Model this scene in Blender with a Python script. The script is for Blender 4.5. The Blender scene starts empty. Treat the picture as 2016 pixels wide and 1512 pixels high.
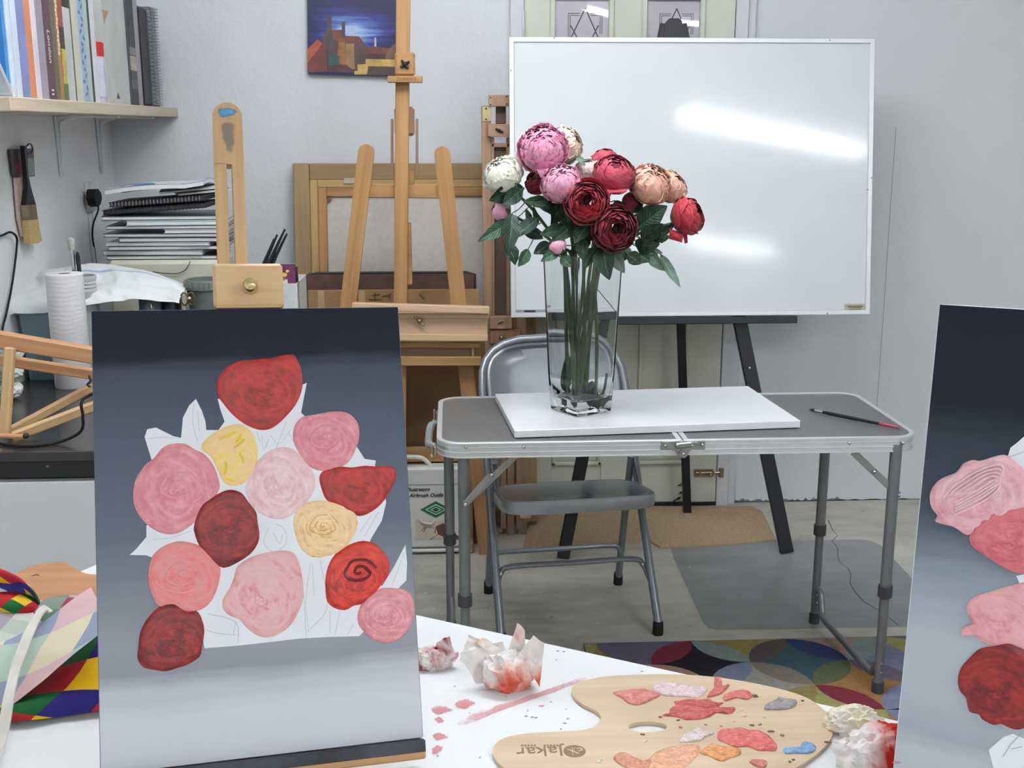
import bpy, bmesh, math, random
from mathutils import Vector, Matrix, noise
random.seed(7)
SC = bpy.context.scene
COL = SC.collection
R = math.radians
# ------------------------------------------------------------------ camera
F, CX, CY = 2225.0, 1008.0, 756.0
HC, PITCH, YAW = 1.445, R(12.81), R(3.0)
FW = Vector((math.sin(YAW)*math.cos(PITCH), math.cos(YAW)*math.cos(PITCH), -math.sin(PITCH)))
RT = Vector((math.cos(YAW), -math.sin(YAW), 0))
UP = RT.cross(FW)
CAM = Vector((0, 0, HC))
cd = bpy.data.cameras.new('camera'); cam = bpy.data.objects.new('camera', cd); COL.objects.link(cam)
cd.sensor_fit = 'HORIZONTAL'; cd.sensor_width = 36.0; cd.lens = F/2016*36.0
cd.clip_start = 0.05; cd.clip_end = 60
cam.matrix_world = Matrix((RT, UP, -FW)).transposed().to_4x4()
cam.location = CAM
SC.camera = cam
# ------------------------------------------------------------------ light, exposure
w = bpy.data.worlds.new('world'); SC.world = w; w.use_nodes = True
w.node_tree.nodes['Background'].inputs[0].default_value = (.93, .97, 1, 1)
w.node_tree.nodes['Background'].inputs[1].default_value = 0.0
SC.view_settings.view_transform = 'Standard'
SC.view_settings.look = 'None'
SC.view_settings.gamma = 1.0
SC.view_settings.use_curve_mapping = False
SC.view_settings.exposure = 0.05
SC.cycles.max_bounces = 8; SC.cycles.diffuse_bounces = 4; SC.cycles.glossy_bounces = 4; SC.cycles.transmission_bounces = 8; SC.cycles.caustics_reflective = False
TUBE_POWER = 72.0
TUBE_COLOR = (.945, .975, 1.0)
CEIL = 2.60
# tube battens on the ceiling: end, end (plan), share of TUBE_POWER
TUBES = [((1.46, .30), (3.05, -.64), .95), ((-.95, 2.75), (.30, 2.05), .43), ((-.35, 3.25), (.85, 2.55), .16), ((-.05, 2.50), (.95, 1.98), .45),  # all but the first are unseen battens added to brighten the walls
         ((-.55, -1.2), (.65, -1.9), .75), ((1.23, -2.68), (2.1, -4.4), .6), ((2.40, -4.2), (3.6, -5.0), .9)]  # first is an added fill batten, the others follow reflections

# ------------------------------------------------------------------ helpers
def ray(x, y): return FW + RT*((x-CX)/F) - UP*((y-CY)/F)
def PY(x, y, Y): d = ray(x, y); return CAM + d*(Y/d.y)
def PZ(x, y, Z): d = ray(x, y); return CAM + d*((Z-HC)/d.z)
def PX(x, y, X): d = ray(x, y); return CAM + d*(X/d.x)
def PP(x, y, p0, n): d = ray(x, y); return CAM + d*((Vector(p0)-CAM).dot(n)/d.dot(n))
def V(*a): return Vector(a)

class MB:
    def __init__(s): s.v = []; s.f = []; s.g = []; s.mi = []
    def add(s, vs, fs, gs=None, mi=0):
        o = len(s.v)
        s.v += [Vector(p) for p in vs]
        s.g += [Vector(p) for p in (gs if gs is not None else vs)]
        s.f += [[i+o for i in f] for f in fs]; s.mi += [mi]*len(fs)
        return s
    def box(s, c, size, rot=None, bev=.002, mi=0, goff=None):
        hx, hy, hz = [d/2 for d in size]; b = min(bev, hx*.9, hy*.9, hz*.9)
        vs = []; idx = {}
        for sx in (-1, 1):
            for sy in (-1, 1):
                for sz in (-1, 1):
                    for a in range(3):
                        p = [sx*(hx-b), sy*(hy-b), sz*(hz-b)]
                        p[a] = (sx*hx, sy*hy, sz*hz)[a]
                        idx[(sx, sy, sz, a)] = len(vs); vs.append(Vector(p))
        fs = []
        for a in range(3):
            o = [k for k in range(3) if k != a]
            for sg in (-1, 1):
                q = []
                for (p, r) in ((-1, -1), (1, -1), (1, 1), (-1, 1)):
                    k = [0, 0, 0]; k[a] = sg; k[o[0]] = p; k[o[1]] = r; q.append(idx[(*k, a)])
                fs.append(q)
        for a in range(3):
            o = [k for k in range(3) if k != a]
            for p in (-1, 1):
                for r in (-1, 1):
                    k1 = [0, 0, 0]; k1[a] = -1; k1[o[0]] = p; k1[o[1]] = r
                    k2 = list(k1); k2[a] = 1
                    fs.append([idx[(*k1, o[0])], idx[(*k2, o[0])], idx[(*k2, o[1])], idx[(*k1, o[1])]])
        for sx in (-1, 1):
            for sy in (-1, 1):
                for sz in (-1, 1): fs.append([idx[(sx, sy, sz, a)] for a in range(3)])
        go = Vector(goff) if goff else Vector((random.random()*3, random.random(), random.random()))
        c = Vector(c)
        s.add([(rot @ p if rot else p)+c for p in vs], fs, [p+go for p in vs], mi)
        return s
    def beam(s, p0, p1, wd, th, wdir=(1, 0, 0), bev=.002, mi=0):
        p0, p1 = Vector(p0), Vector(p1); x = (p1-p0); L = x.length; x.normalize()
        y = Vector(wdir); y = (y - x*y.dot(x)).normalized(); z = x.cross(y)
        return s.box((p0+p1)/2, (L, wd, th), Matrix((x, y, z)).transposed(), bev, mi)
    def tube(s, pts, r, seg=10, caps=True, mi=0, closed=False, flat=None):
        pts = [Vector(p) for p in pts]; n = len(pts)
        rr = r if isinstance(r, (list, tuple)) else [r]*n
        T = []
        for i in range(n):
            a = pts[(i-1) % n] if (i > 0 or closed) else pts[0]
            b = pts[(i+1) % n] if (i < n-1 or closed) else pts[-1]
            T.append((b-a).normalized())
        u = T[0].orthogonal().normalized(); vs = []; gs = []; L = 0
        for i in range(n):
            if i: L += (pts[i]-pts[i-1]).length
            u = (u - T[i]*u.dot(T[i]))
            u = u.normalized() if u.length > 1e-6 else T[i].orthogonal().normalized()
            v = T[i].cross(u)
            for k in range(seg):
                a = 2*math.pi*k/seg
                vs.append(pts[i]+u*(math.cos(a)*rr[i])+v*(math.sin(a)*rr[i])); gs.append(Vector((L, math.cos(a)*.02, math.sin(a)*.02)))
        fs = []
        m = n if closed else n-1
        for i in range(m):
            for k in range(seg):
                j = (i+1) % n
                fs.append([i*seg+k, i*seg+(k+1) % seg, j*seg+(k+1) % seg, j*seg+k])
        if caps and not closed:
            fs.append(list(range(seg))[::-1]); fs.append([(n-1)*seg+k for k in range(seg)])
        return s.add(vs, fs, gs, mi)
    def lathe(s, prof, o=(0, 0, 0), axis=(0, 0, 1), seg=24, mi=0):
        ax = Vector(axis).normalized(); u = ax.orthogonal().normalized(); v = ax.cross(u); o = Vector(o)
        vs = []; fs = []
        for (r, z) in prof:
            for k in range(seg):
                a = 2*math.pi*k/seg; vs.append(o+ax*z+u*(max(r, 1e-5)*math.cos(a))+v*(max(r, 1e-5)*math.sin(a)))
        for i in range(len(prof)-1):
            for k in range(seg): fs.append([i*seg+k, i*seg+(k+1) % seg, (i+1)*seg+(k+1) % seg, (i+1)*seg+k])
        return s.add(vs, fs, None, mi)
    def ball(s, c, r, sc=(1, 1, 1), seg=12, mi=0):
        c = Vector(c); vs = []; fs = []; m = seg//2
        for i in range(m+1):
            a = math.pi*i/m
            for k in range(seg):
                b = 2*math.pi*k/seg
                vs.append(c+Vector((r*sc[0]*math.sin(a)*math.cos(b), r*sc[1]*math.sin(a)*math.sin(b), r*sc[2]*math.cos(a))))
        for i in range(m):
            for k in range(seg): fs.append([i*seg+k, (i+1)*seg+k, (i+1)*seg+(k+1) % seg, i*seg+(k+1) % seg])
        return s.add(vs, fs, None, mi)
    def prism(s, poly, n, t, mi=0, hole=None):
        """poly: 3D points of the front face; the body goes back along -n by t"""
        n = Vector(n).normalized(); P = [Vector(p) for p in poly]; k = len(P)
        vs = P+[p-n*t for p in P]
        fs = [list(range(k)), [k+i for i in range(k)][::-1]]+[[i, (i+1) % k, k+(i+1) % k, k+i][::-1] for i in range(k)]
        return s.add(vs, fs, None, mi)
    def patch(s, poly, n, h, mi=0, rough=.0, seed=0):
        """low domed dab of paint: rings shrinking to the centroid, star-shaped outline"""
        n = Vector(n).normalized(); P = [Vector(p) for p in poly]; k = len(P)
        c = sum(P, Vector())/k; rad = max((p-c).length for p in P); u = (P[0]-c).normalized(); v = n.cross(u)
        vs = []; gs = []; fs = []
        rings = ((1.0, 0), (.97, .6), (.85, .95), (.68, 1), (.5, 1), (.3, 1), (.12, 1))
        for (sc, hh) in rings:
            for p in P:
                q = c+(p-c)*sc; r = (q-c)/rad; e = noise.noise(q*140+Vector((seed, 0, 0)))*rough if hh > 0 else 0
                vs.append(q+n*(h*hh*(1+e))); gs.append(Vector((r.dot(u), r.dot(v), sc)))
        m = len(rings)
        for i in range(m-1):
            for j in range(k): fs.append([i*k+j, i*k+(j+1) % k, (i+1)*k+(j+1) % k, (i+1)*k+j])
        vs.append(c+n*h); gs.append(Vector((0, 0, 0)))
        for j in range(k): fs.append([(m-1)*k+j, (m-1)*k+(j+1) % k, m*k])
        return s.add(vs, fs, gs, mi)
    def grid(s, fn, nu, nv, mi=0, closeu=False):
        vs = []; gs = []; fs = []
        for j in range(nv+1):
            for i in range(nu+1):
                u, v = i/nu, j/nv; vs.append(Vector(fn(u, v))); gs.append(Vector((u, v, 0)))
        for j in range(nv):
            for i in range(nu): a = j*(nu+1)+i; fs.append([a, a+1, a+nu+2, a+nu+1])
        return s.add(vs, fs, gs, mi)
    def mesh(s, name, off=Vector(), sharp=35):
        me = bpy.data.meshes.new(name)
        me.from_pydata([p-off for p in s.v], [], s.f)
        a = me.attributes.new('g', 'FLOAT_VECTOR', 'POINT')
        a.data.foreach_set('vector', [c for p in s.g for c in p])
        if any(s.mi): me.polygons.foreach_set('material_index', s.mi)
        bm = bmesh.new(); bm.from_mesh(me); bmesh.ops.recalc_face_normals(bm, faces=bm.faces); bm.to_mesh(me); bm.free()
        me.shade_smooth()
        try: me.set_sharp_from_angle(angle=R(sharp))
        except Exception: pass
        return me

def wloc(o):
    t = Vector()
    while o is not None: t = t+o.location; o = o.parent
    return t
def put(name, mb, mats, parent=None, sharp=35, label=None):
    off = wloc(parent) if parent else Vector()
    me = mb.mesh(name, off, sharp)
    for m in (mats if isinstance(mats, (list, tuple)) else [mats]): me.materials.append(m)
    o = bpy.data.objects.new(name, me); COL.objects.link(o)
    if parent: o.parent = parent
    if label: o['label'] = label
    return o
def tag(o, label, cat, group=None):
    o['label'] = label; o['category'] = cat
    if group: o['group'] = group
    return o
def thing(name, label, cat, loc=(0, 0, 0), group=None):
    o = bpy.data.objects.new(name, None); COL.objects.link(o); o.location = loc; o.empty_display_size = .05
    return tag(o, label, cat, group)
def solo(name, mb, mats, label, cat, group=None, sharp=35):
    """a thing that is one mesh: its origin moves to its base"""
    lo = Vector([min(p[i] for p in mb.v) for i in range(3)]); hi = Vector([max(p[i] for p in mb.v) for i in range(3)])
    c = Vector(((lo.x+hi.x)/2, (lo.y+hi.y)/2, lo.z))
    me = mb.mesh(name, c, sharp)
    for m in (mats if isinstance(mats, (list, tuple)) else [mats]): me.materials.append(m)
    o = bpy.data.objects.new(name, me); COL.objects.link(o); o.location = c
    return tag(o, label, cat, group)
def struct(name, mb, mats, parent=None, sharp=35):
    o = put(name, mb, mats, parent, sharp)
    if not parent: o['kind'] = 'structure'
    return o
def text(name, s, o, u, v, size, mat, parent, shear=0, depth=.0004, bold=0):
    """flat lettering: o = lower left of the baseline, u right, v up"""
    c = bpy.data.curves.new(name, 'FONT'); c.body = s; c.size = size; c.shear = shear; c.extrude = depth; c.offset = bold
    t = bpy.data.objects.new(name, c); COL.objects.link(t)
    bpy.context.view_layer.update()
    me = bpy.data.meshes.new_from_object(t.evaluated_get(bpy.context.evaluated_depsgraph_get()))
    bpy.data.objects.remove(t); bpy.data.curves.remove(c)
    u = Vector(u).normalized(); v = Vector(v).normalized(); n = u.cross(v)
    M4 = Matrix((u, v, n)).transposed().to_4x4(); M4.translation = Vector(o)-wloc(parent)
    me.transform(M4); me.name = name
    me.materials.clear(); me.materials.append(mat)
    ob = bpy.data.objects.new(name, me); COL.objects.link(ob); ob.parent = parent
    return ob
def smooth(pts, k=4):
    """closed Catmull-Rom through 2D/3D points"""
    P = [Vector(p) for p in pts]; n = len(P); out = []
    for i in range(n):
        a, b, c, d = P[i-1], P[i], P[(i+1) % n], P[(i+2) % n]
        for j in range(k):
            t = j/k
            out.append(.5*((2*b)+(c-a)*t+(2*a-5*b+4*c-d)*t*t+(3*b-a-3*c+d)*t**3))
    return out
def curve(pts, k=6):
    P = [Vector(p) for p in pts]; P = [P[0]*2-P[1]]+P+[P[-1]*2-P[-2]]; out = []
    for i in range(1, len(P)-2):
        a, b, c, d = P[i-1], P[i], P[i+1], P[i+2]
        for j in range(k):
            t = j/k
            out.append(.5*((2*b)+(c-a)*t+(2*a-5*b+4*c-d)*t*t+(3*b-a-3*c+d)*t**3))
    out.append(P[-2]); return out

# ------------------------------------------------------------------ materials
def lin(c):
    return tuple(((x/255)/12.92 if x/255 <= .04045 else ((x/255+.055)/1.055)**2.4) for x in c)+(1.0,)
MATS = {}
class NT:
    def __init__(s, name):
        s.m = bpy.data.materials.new(name); s.m.use_nodes = True; s.t = s.m.node_tree
        s.b = s.t.nodes['Principled BSDF']; s.out = s.t.nodes['Material Output']
    def n(s, t, **kw):
        x = s.t.nodes.new(t)
        for k, v in kw.items():
            if k.startswith('i_'):
                key = k[2:]; x.inputs[int(key) if key.isdigit() else key.replace('_', ' ')].default_value = v
            else: setattr(x, k, v)
        return x
    def l(s, a, b): s.t.links.new(a, b)
    def attr(s):
        a = s.n('ShaderNodeAttribute'); a.attribute_name = 'g'; return a.outputs['Vector']
    def mapv(s, v, scale=(1, 1, 1), loc=(0, 0, 0), rot=(0, 0, 0)):
        m = s.n('ShaderNodeMapping'); m.inputs['Scale'].default_value = scale; m.inputs['Location'].default_value = loc; m.inputs['Rotation'].default_value = rot
        s.l(v, m.inputs['Vector']); return m.outputs['Vector']
    def noise(s, v, scale, detail=3, rough=.55, dist=0):
        x = s.n('ShaderNodeTexNoise'); x.inputs['Scale'].default_value = scale; x.inputs['Detail'].default_value = detail
        x.inputs['Roughness'].default_value = rough; x.inputs['Distortion'].default_value = dist
        if v is not None: s.l(v, x.inputs['Vector'])
        return x.outputs['Fac']
    def ramp(s, f, stops, interp='LINEAR'):
        r = s.n('ShaderNodeValToRGB'); e = r.color_ramp.elements; r.color_ramp.interpolation = interp
        while len(e) < len(stops): e.new(.5)
        for i, (p, c) in enumerate(stops): e[i].position = p; e[i].color = c if len(c) == 4 else lin(c)
        s.l(f, r.inputs['Fac']); return r.outputs['Color']
    def mix(s, f, a, b, mode='MIX'):
        x = s.n('ShaderNodeMix'); x.data_type = 'RGBA'; x.blend_type = mode
        for k, q in (('Factor', f), ('A', a), ('B', b)):
            i = [z for z in x.inputs if z.name == k and z.enabled][0] if k == 'Factor' else [z for z in x.inputs if z.name == k and z.type == 'RGBA'][0]
            if hasattr(q, 'links'): s.l(q, i)
            else: i.default_value = q
        return [z for z in x.outputs if z.type == 'RGBA'][0]
    def math(s, op, a, b=0, c=0):
        x = s.n('ShaderNodeMath'); x.operation = op
        for i, q in enumerate((a, b, c)):
            if hasattr(q, 'links'): s.l(q, x.inputs[i])
            else: x.inputs[i].default_value = q
        return x.outputs[0]
    def bump(s, h, strength=.2, dist=.01):
        b = s.n('ShaderNodeBump'); b.inputs['Strength'].default_value = strength; b.inputs['Distance'].default_value = dist
        s.l(h, b.inputs['Height']); s.l(b.outputs['Normal'], s.b.inputs['Normal'])
    def objc(s): return s.n('ShaderNodeTexCoord').outputs['Object']
    def pos(s): return s.n('ShaderNodeNewGeometry').outputs['Position']
    def base(s, c):
        if hasattr(c, 'links'): s.l(c, s.b.inputs['Base Color'])
        else: s.b.inputs['Base Color'].default_value = c
    def set(s, rough=.5, metal=0, spec=.5, **kw):
        s.b.inputs['Roughness'].default_value = rough; s.b.inputs['Metallic'].default_value = metal; s.b.inputs['Specular IOR Level'].default_value = spec
        for k, v in kw.items(): s.b.inputs[k.replace('_', ' ')].default_value = v
def flat(name, c, rough=.5, metal=0, spec=.5, var=.12, scale=25, bump=0, **kw):
    if name in MATS: return MATS[name]
    t = NT(name); v = t.pos(); f = t.noise(v, scale, 4)
    a = lin(c); lo = tuple(x*(1-var) for x in a[:3])+(1,); hi = tuple(min(1, x*(1+var)) for x in a[:3])+(1,)
    t.base(t.ramp(f, [(.3, lo), (.7, hi)])); t.set(rough, metal, spec, **kw)
    if bump: t.bump(f, bump, .002)
    MATS[name] = t.m; return t.m
def wood(name, dark, light, rough=.45, fine=1.0, bump=.08):
    if name in MATS: return MATS[name]
    t = NT(name); g = t.attr()
    a = t.noise(t.mapv(g, (1.6*fine, 38*fine, 38*fine)), 1.0, 5, .6, .6)
    b = t.noise(t.mapv(g, (5*fine, 260*fine, 260*fine)), 1.0, 3, .6)
    big = t.noise(t.mapv(g, (1.2, 6, 6)), 1.0, 2)
    f = t.math('ADD', t.math('MULTIPLY', a, .6), t.math('ADD', t.math('MULTIPLY', b, .22), t.math('MULTIPLY', big, .18)))
    t.base(t.ramp(f, [(.34, lin(dark)), (.62, lin(light))])); t.set(rough, 0, .4); t.bump(b, bump, .001)
    MATS[name] = t.m; return t.m
def petalmat(name, base, tip, edge, streak=0.0):
    if name in MATS: return MATS[name]
    t = NT(name); g = t.attr(); sp = t.n('ShaderNodeSeparateXYZ'); t.l(g, sp.inputs[0])
    c = t.ramp(sp.outputs['Y'], [(0, lin(base)), (.55, lin(tip)), (.93, lin(tip)), (1.0, lin(edge))])
    nz = t.noise(t.mapv(g, (22, 1.8, 1)), 1.0, 3)
    if streak: c = t.mix(t.ramp(nz, [(.52, (0, 0, 0, 1)), (.72, (streak, streak, streak, 1))]), c, lin(base))
    big = t.noise(t.pos(), 38, 3)
    c = t.mix(t.ramp(big, [(.35, (0, 0, 0, 1)), (.7, (.45, .45, .45, 1))]), c, lin(edge))
    t.base(c); t.set(.6, 0, .25); t.b.inputs['Subsurface Weight'].default_value = 0
    t.b.inputs['Sheen Weight'].default_value = .1
    t.bump(nz, .25, .003)
    MATS[name] = t.m; return t.m
def rosepaint(name, cols, scale=3.2, dist=3.0, relief=.5):
    """brushed swirl of two or three paint tones around the middle of a dab"""
    if name in MATS: return MATS[name]
    t = NT(name); g = t.attr()
    ln_ = t.n('ShaderNodeVectorMath'); ln_.operation = 'LENGTH'; gg = t.mapv(g, (1, 1.15, 0), (.06, -.05, 0)); t.l(gg, ln_.inputs[0])
    nm_ = t.n('ShaderNodeVectorMath'); nm_.operation = 'NORMALIZE'; t.l(gg, nm_.inputs[0])
    ad = t.n('ShaderNodeVectorMath'); ad.operation = 'ADD'; t.l(t.mapv(nm_.outputs[0], (.85, .85, 0)), ad.inputs[0])
    cz = t.n('ShaderNodeCombineXYZ'); t.l(t.math('MULTIPLY', ln_.outputs['Value'], scale*1.9), cz.inputs['Z']); t.l(cz.outputs[0], ad.inputs[1])
    br = t.noise(ad.outputs[0], 1.0, 5, .6, .7)
    n0 = t.noise(t.mapv(g, (1, 1, 0)), 1.4, 2, .5); n1 = t.noise(t.mapv(g, (1, 1, 0), (2, 1, 0)), 3.2, 5, .62, 1.5)
    f = t.math('ADD', t.math('MULTIPLY', br, .50), t.math('ADD', t.math('MULTIPLY', n1, .26), t.math('MULTIPLY', n0, .24)))
    t.base(t.ramp(f, [(.38+.22*i/(len(cols)-1), lin(c)) for i, c in enumerate(cols)]))
    t.set(.42, 0, .45); t.bump(t.math('ADD', t.math('MULTIPLY', n1, .5), br), relief, .0014)
    MATS[name] = t.m; return t.m

M_ALU = flat('aluminium', (216, 218, 221), .35, .55, .5, .05)
M_STEEL = flat('polished_steel', (200, 202, 204), .22, 1, .5, .05)
M_GREYTUBE = flat('grey_painted_tube', (118, 120, 123), .38, .35, .5, .06)
M_DARKPL = flat('dark_plastic', (62, 63, 66), .5, 0, .4)
M_BLACK = flat('black_paint', (24, 25, 30), .42, 0, .4)
M_RUBBER = flat('black_rubber', (22, 22, 23), .7, 0, .3)
M_BRASS = flat('brass', (216, 198, 150), .25, 1, .5, .08)
M_ABRASS = flat('antique_brass', (156, 138, 108), .35, .9, .5, .12)
M_WHITE = flat('white_paint', (226, 229, 232), .4, 0, .5, .03)
M_BEECH = wood('beech', (188, 150, 106), (218, 184, 138))
M_OAKY = wood('honey_beech', (150, 110, 70), (182, 140, 93))
M_PALEB = wood('pale_beech', (186, 152, 120), (214, 184, 150))
M_REDW = wood('reddish_beech', (138, 106, 84), (170, 138, 112))
M_PLY = wood('birch_ply', (190, 164, 134), (212, 190, 160), .5)
M_GOLD = wood('dull_gold', (138, 112, 76), (164, 138, 98), .5)
M_INK = flat('black_ink', (28, 28, 32), .6)
# ================================================================== setting
YW, XL = 4.196, -1.213
XR, YF = 4.6, -6.4
def wallmat(name, c, bump=.25):
    t = NT(name); v = t.pos()
    n1 = t.noise(v, 2.2, 5, .6); n2 = t.noise(v, 55, 4, .6); n3 = t.noise(v, 14, 5, .7)
    a = lin(c); t.base(t.mix(t.ramp(n1, [(.35, (0, 0, 0, 1)), (.7, (.5, .5, .5, 1))]), a, lin(tuple(x-9 for x in c))))
    t.set(.55, 0, .35); t.bump(t.math('ADD', t.math('MULTIPLY', n2, .35), n3), bump*1.6, .010)
    return t.m
M_WALL = wallmat('painted_block', (218, 221, 225)); M_CEIL = wallmat('ceiling_white', (236, 238, 240), .1)
def floormat():
    t = NT('concrete'); v = t.pos()
    n1 = t.noise(v, 1.7, 6, .62); n2 = t.noise(t.mapv(v, (.55, 1.6, 1)), 9, 6, .65, .4); n3 = t.noise(v, 130, 3)
    c = t.ramp(t.math('ADD', t.math('MULTIPLY', n1, .6), t.math('MULTIPLY', n2, .4)), [(.34, (146, 143, 134)), (.5, (186, 183, 173)), (.68, (212, 209, 199))])
    sp = t.noise(v, 34, 2, .5)
    c = t.mix(t.ramp(sp, [(.70, (0, 0, 0, 1)), (.74, (.6, .6, .6, 1))]), c, lin((205, 203, 196)))
    sp2 = t.noise(t.mapv(v, (1, 1, 1), (5, 3, 0)), 27, 2, .5)
    c = t.mix(t.ramp(sp2, [(.71, (0, 0, 0, 1)), (.75, (.5, .5, .5, 1))]), c, lin((70, 66, 60)))
    t.base(c); t.set(.52, 0, .4); t.bump(t.math('ADD', n2, t.math('MULTIPLY', n3, .3)), .25, .006)
    return t.m
M_FLOOR = floormat()
fl = struct('floor', MB().box(((XL+XR)/2, (YF+YW)/2, -.05), (XR-XL+.2, YW-YF+.2, .1), bev=.001), M_FLOOR)
struct('ceiling', MB().box(((XL+XR)/2, (YF+YW)/2, CEIL+.05), (XR-XL+.2, YW-YF+.2, .1), bev=.001), M_CEIL)
wb = struct('wall_back', MB().box(((XL+XR)/2, YW+.05, CEIL/2), (XR-XL+.2, .1, CEIL), bev=.001), M_WALL)
wl = struct('wall_left', MB().box((XL-.05, (YF+YW)/2, CEIL/2), (.1, YW-YF+.2, CEIL), bev=.001), wallmat('brightened_wall_white', (240, 241, 243)))  # whiter than the back wall to make up for missing light
struct('wall_right', MB().box((XR+.05, (YF+YW)/2, CEIL/2), (.1, YW-YF+.2, CEIL), bev=.001), M_WALL)
struct('wall_front', MB().box(((XL+XR)/2, YF-.05, CEIL/2), (XR-XL+.2, .1, CEIL), bev=.001), M_WALL)
# hairline seam of the boarding on the back wall, crumbling foot of the wall, crack in the floor
def ribbon(pts, wd, n, h=.0006):
    m = MB(); n = Vector(n)
    L = [Vector(p) for p in pts]; vs = []; fs = []
    for i, p in enumerate(L):
        d = (L[min(i+1, len(L)-1)]-L[max(i-1, 0)]).normalized(); s_ = d.cross(n)*(wd/2 if not isinstance(wd, list) else wd[i]/2)
        vs += [p-s_+n*h, p+s_+n*h]
    for i in range(len(L)-1): fs.append([2*i, 2*i+1, 2*i+3, 2*i+2])
    return m.add(vs, fs)
put('wall_seam', ribbon([PY(1764, 250, YW), PY(1752, 420, YW), PY(1741, 590, YW), PY(1736, 660, YW), PY(1727, 790, YW), PY(1722, 860, YW)], .0022, (0, -1, 0)), flat('seam_grey', (150, 152, 156), .8), wb)  # thin grey line along the seam
pts = [(1630, 1025), (1640, 1045), (1647, 1055), (1640, 1066), (1648, 1080), (1650, 1095), (1656, 1110), (1670, 1118), (1676, 1130), (1672, 1148), (1684, 1165), (1700, 1185), (1735, 1205), (1770, 1232)]
put('floor_crack', ribbon([PZ(x+random.uniform(-2, 2), y, 0) for x, y in pts], [.004*random.uniform(.5, 1.3) for _ in pts], (0, 0, 1), .0012), flat('crack_dark', (70, 68, 64), .9), fl)
rd = random.Random(5)
def rag(x0, x1, h0, h1, n_=40, y=YW-.0008):
    P_ = [V(x0, y, .0004)]+[V(x0+(x1-x0)*i/n_, y, rd.uniform(h0, h1) if i % 3 else h1*rd.uniform(.3, 1.4)) for i in range(n_+1)]+[V(x1, y, .0004)]
    return MB().prism(P_, (0, -1, 0), .0006)
put('damp_edge', rag(1.10, 1.52, .002, .012), flat('damp_grey', (128, 130, 132), .9, var=.4, scale=60), wb)
put('wall_gap', rag(1.10, 1.95, .002, .006, 30, YW-.0016), flat('gap_dark', (44, 44, 44), .9), wb)
m = MB()
for i in range(34):
    x, y = random.uniform(835, 1420), random.uniform(1085, 1245); p = PZ(x, y, 0); a = random.random()*6.28; r = random.uniform(.0015, .006)
    m.patch([(p.x+math.cos(a+k*.9)*r*random.uniform(.5, 1.6), p.y+math.sin(a+k*.9)*r*random.uniform(.5, 1.2), .0003) for k in range(7)], (0, 0, 1), .0006)
o = put('paint_speck', m, flat('old_paint_specks', (206, 204, 198), .7, var=.25), fl); o['kind'] = 'stuff'

# ---- door in the back wall
M_DOOR = flat('sage_cream_gloss', (201, 203, 188), .35, 0, .5, .04, 6)
M_FRAME = flat('white_gloss', (206, 208, 212), .4, 0, .5, .04)
YD = YW-.032
door = bpy.data.objects.new('door_1', None); COL.objects.link(door); door.location = (.637, YW, 0); door['kind'] = 'structure'
DX0, DX1, DT = .262, 1.014, 2.02
m = MB()
PANES = [(.370, .563), (.697, .889)]; PZ0, PZ1 = 1.42, 1.885
xs = [DX0, PANES[0][0], PANES[0][1], PANES[1][0], PANES[1][1], DX1]
for a, b in ((xs[0], xs[1]), (xs[2], xs[3]), (xs[4], xs[5])): m.box(((a+b)/2, YD+.016, (.015+DT)/2), (b-a, .032, DT-.015), bev=.001)
for a, b in PANES:
    m.box(((a+b)/2, YD+.016, (PZ1+DT)/2), (b-a, .032, DT-PZ1), bev=.001)
    m.box(((a+b)/2, YD+.020, (.015+PZ0)/2), (b-a, .024, PZ0-.015), bev=.001)
put('door_leaf', m, M_DOOR, door)
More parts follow.
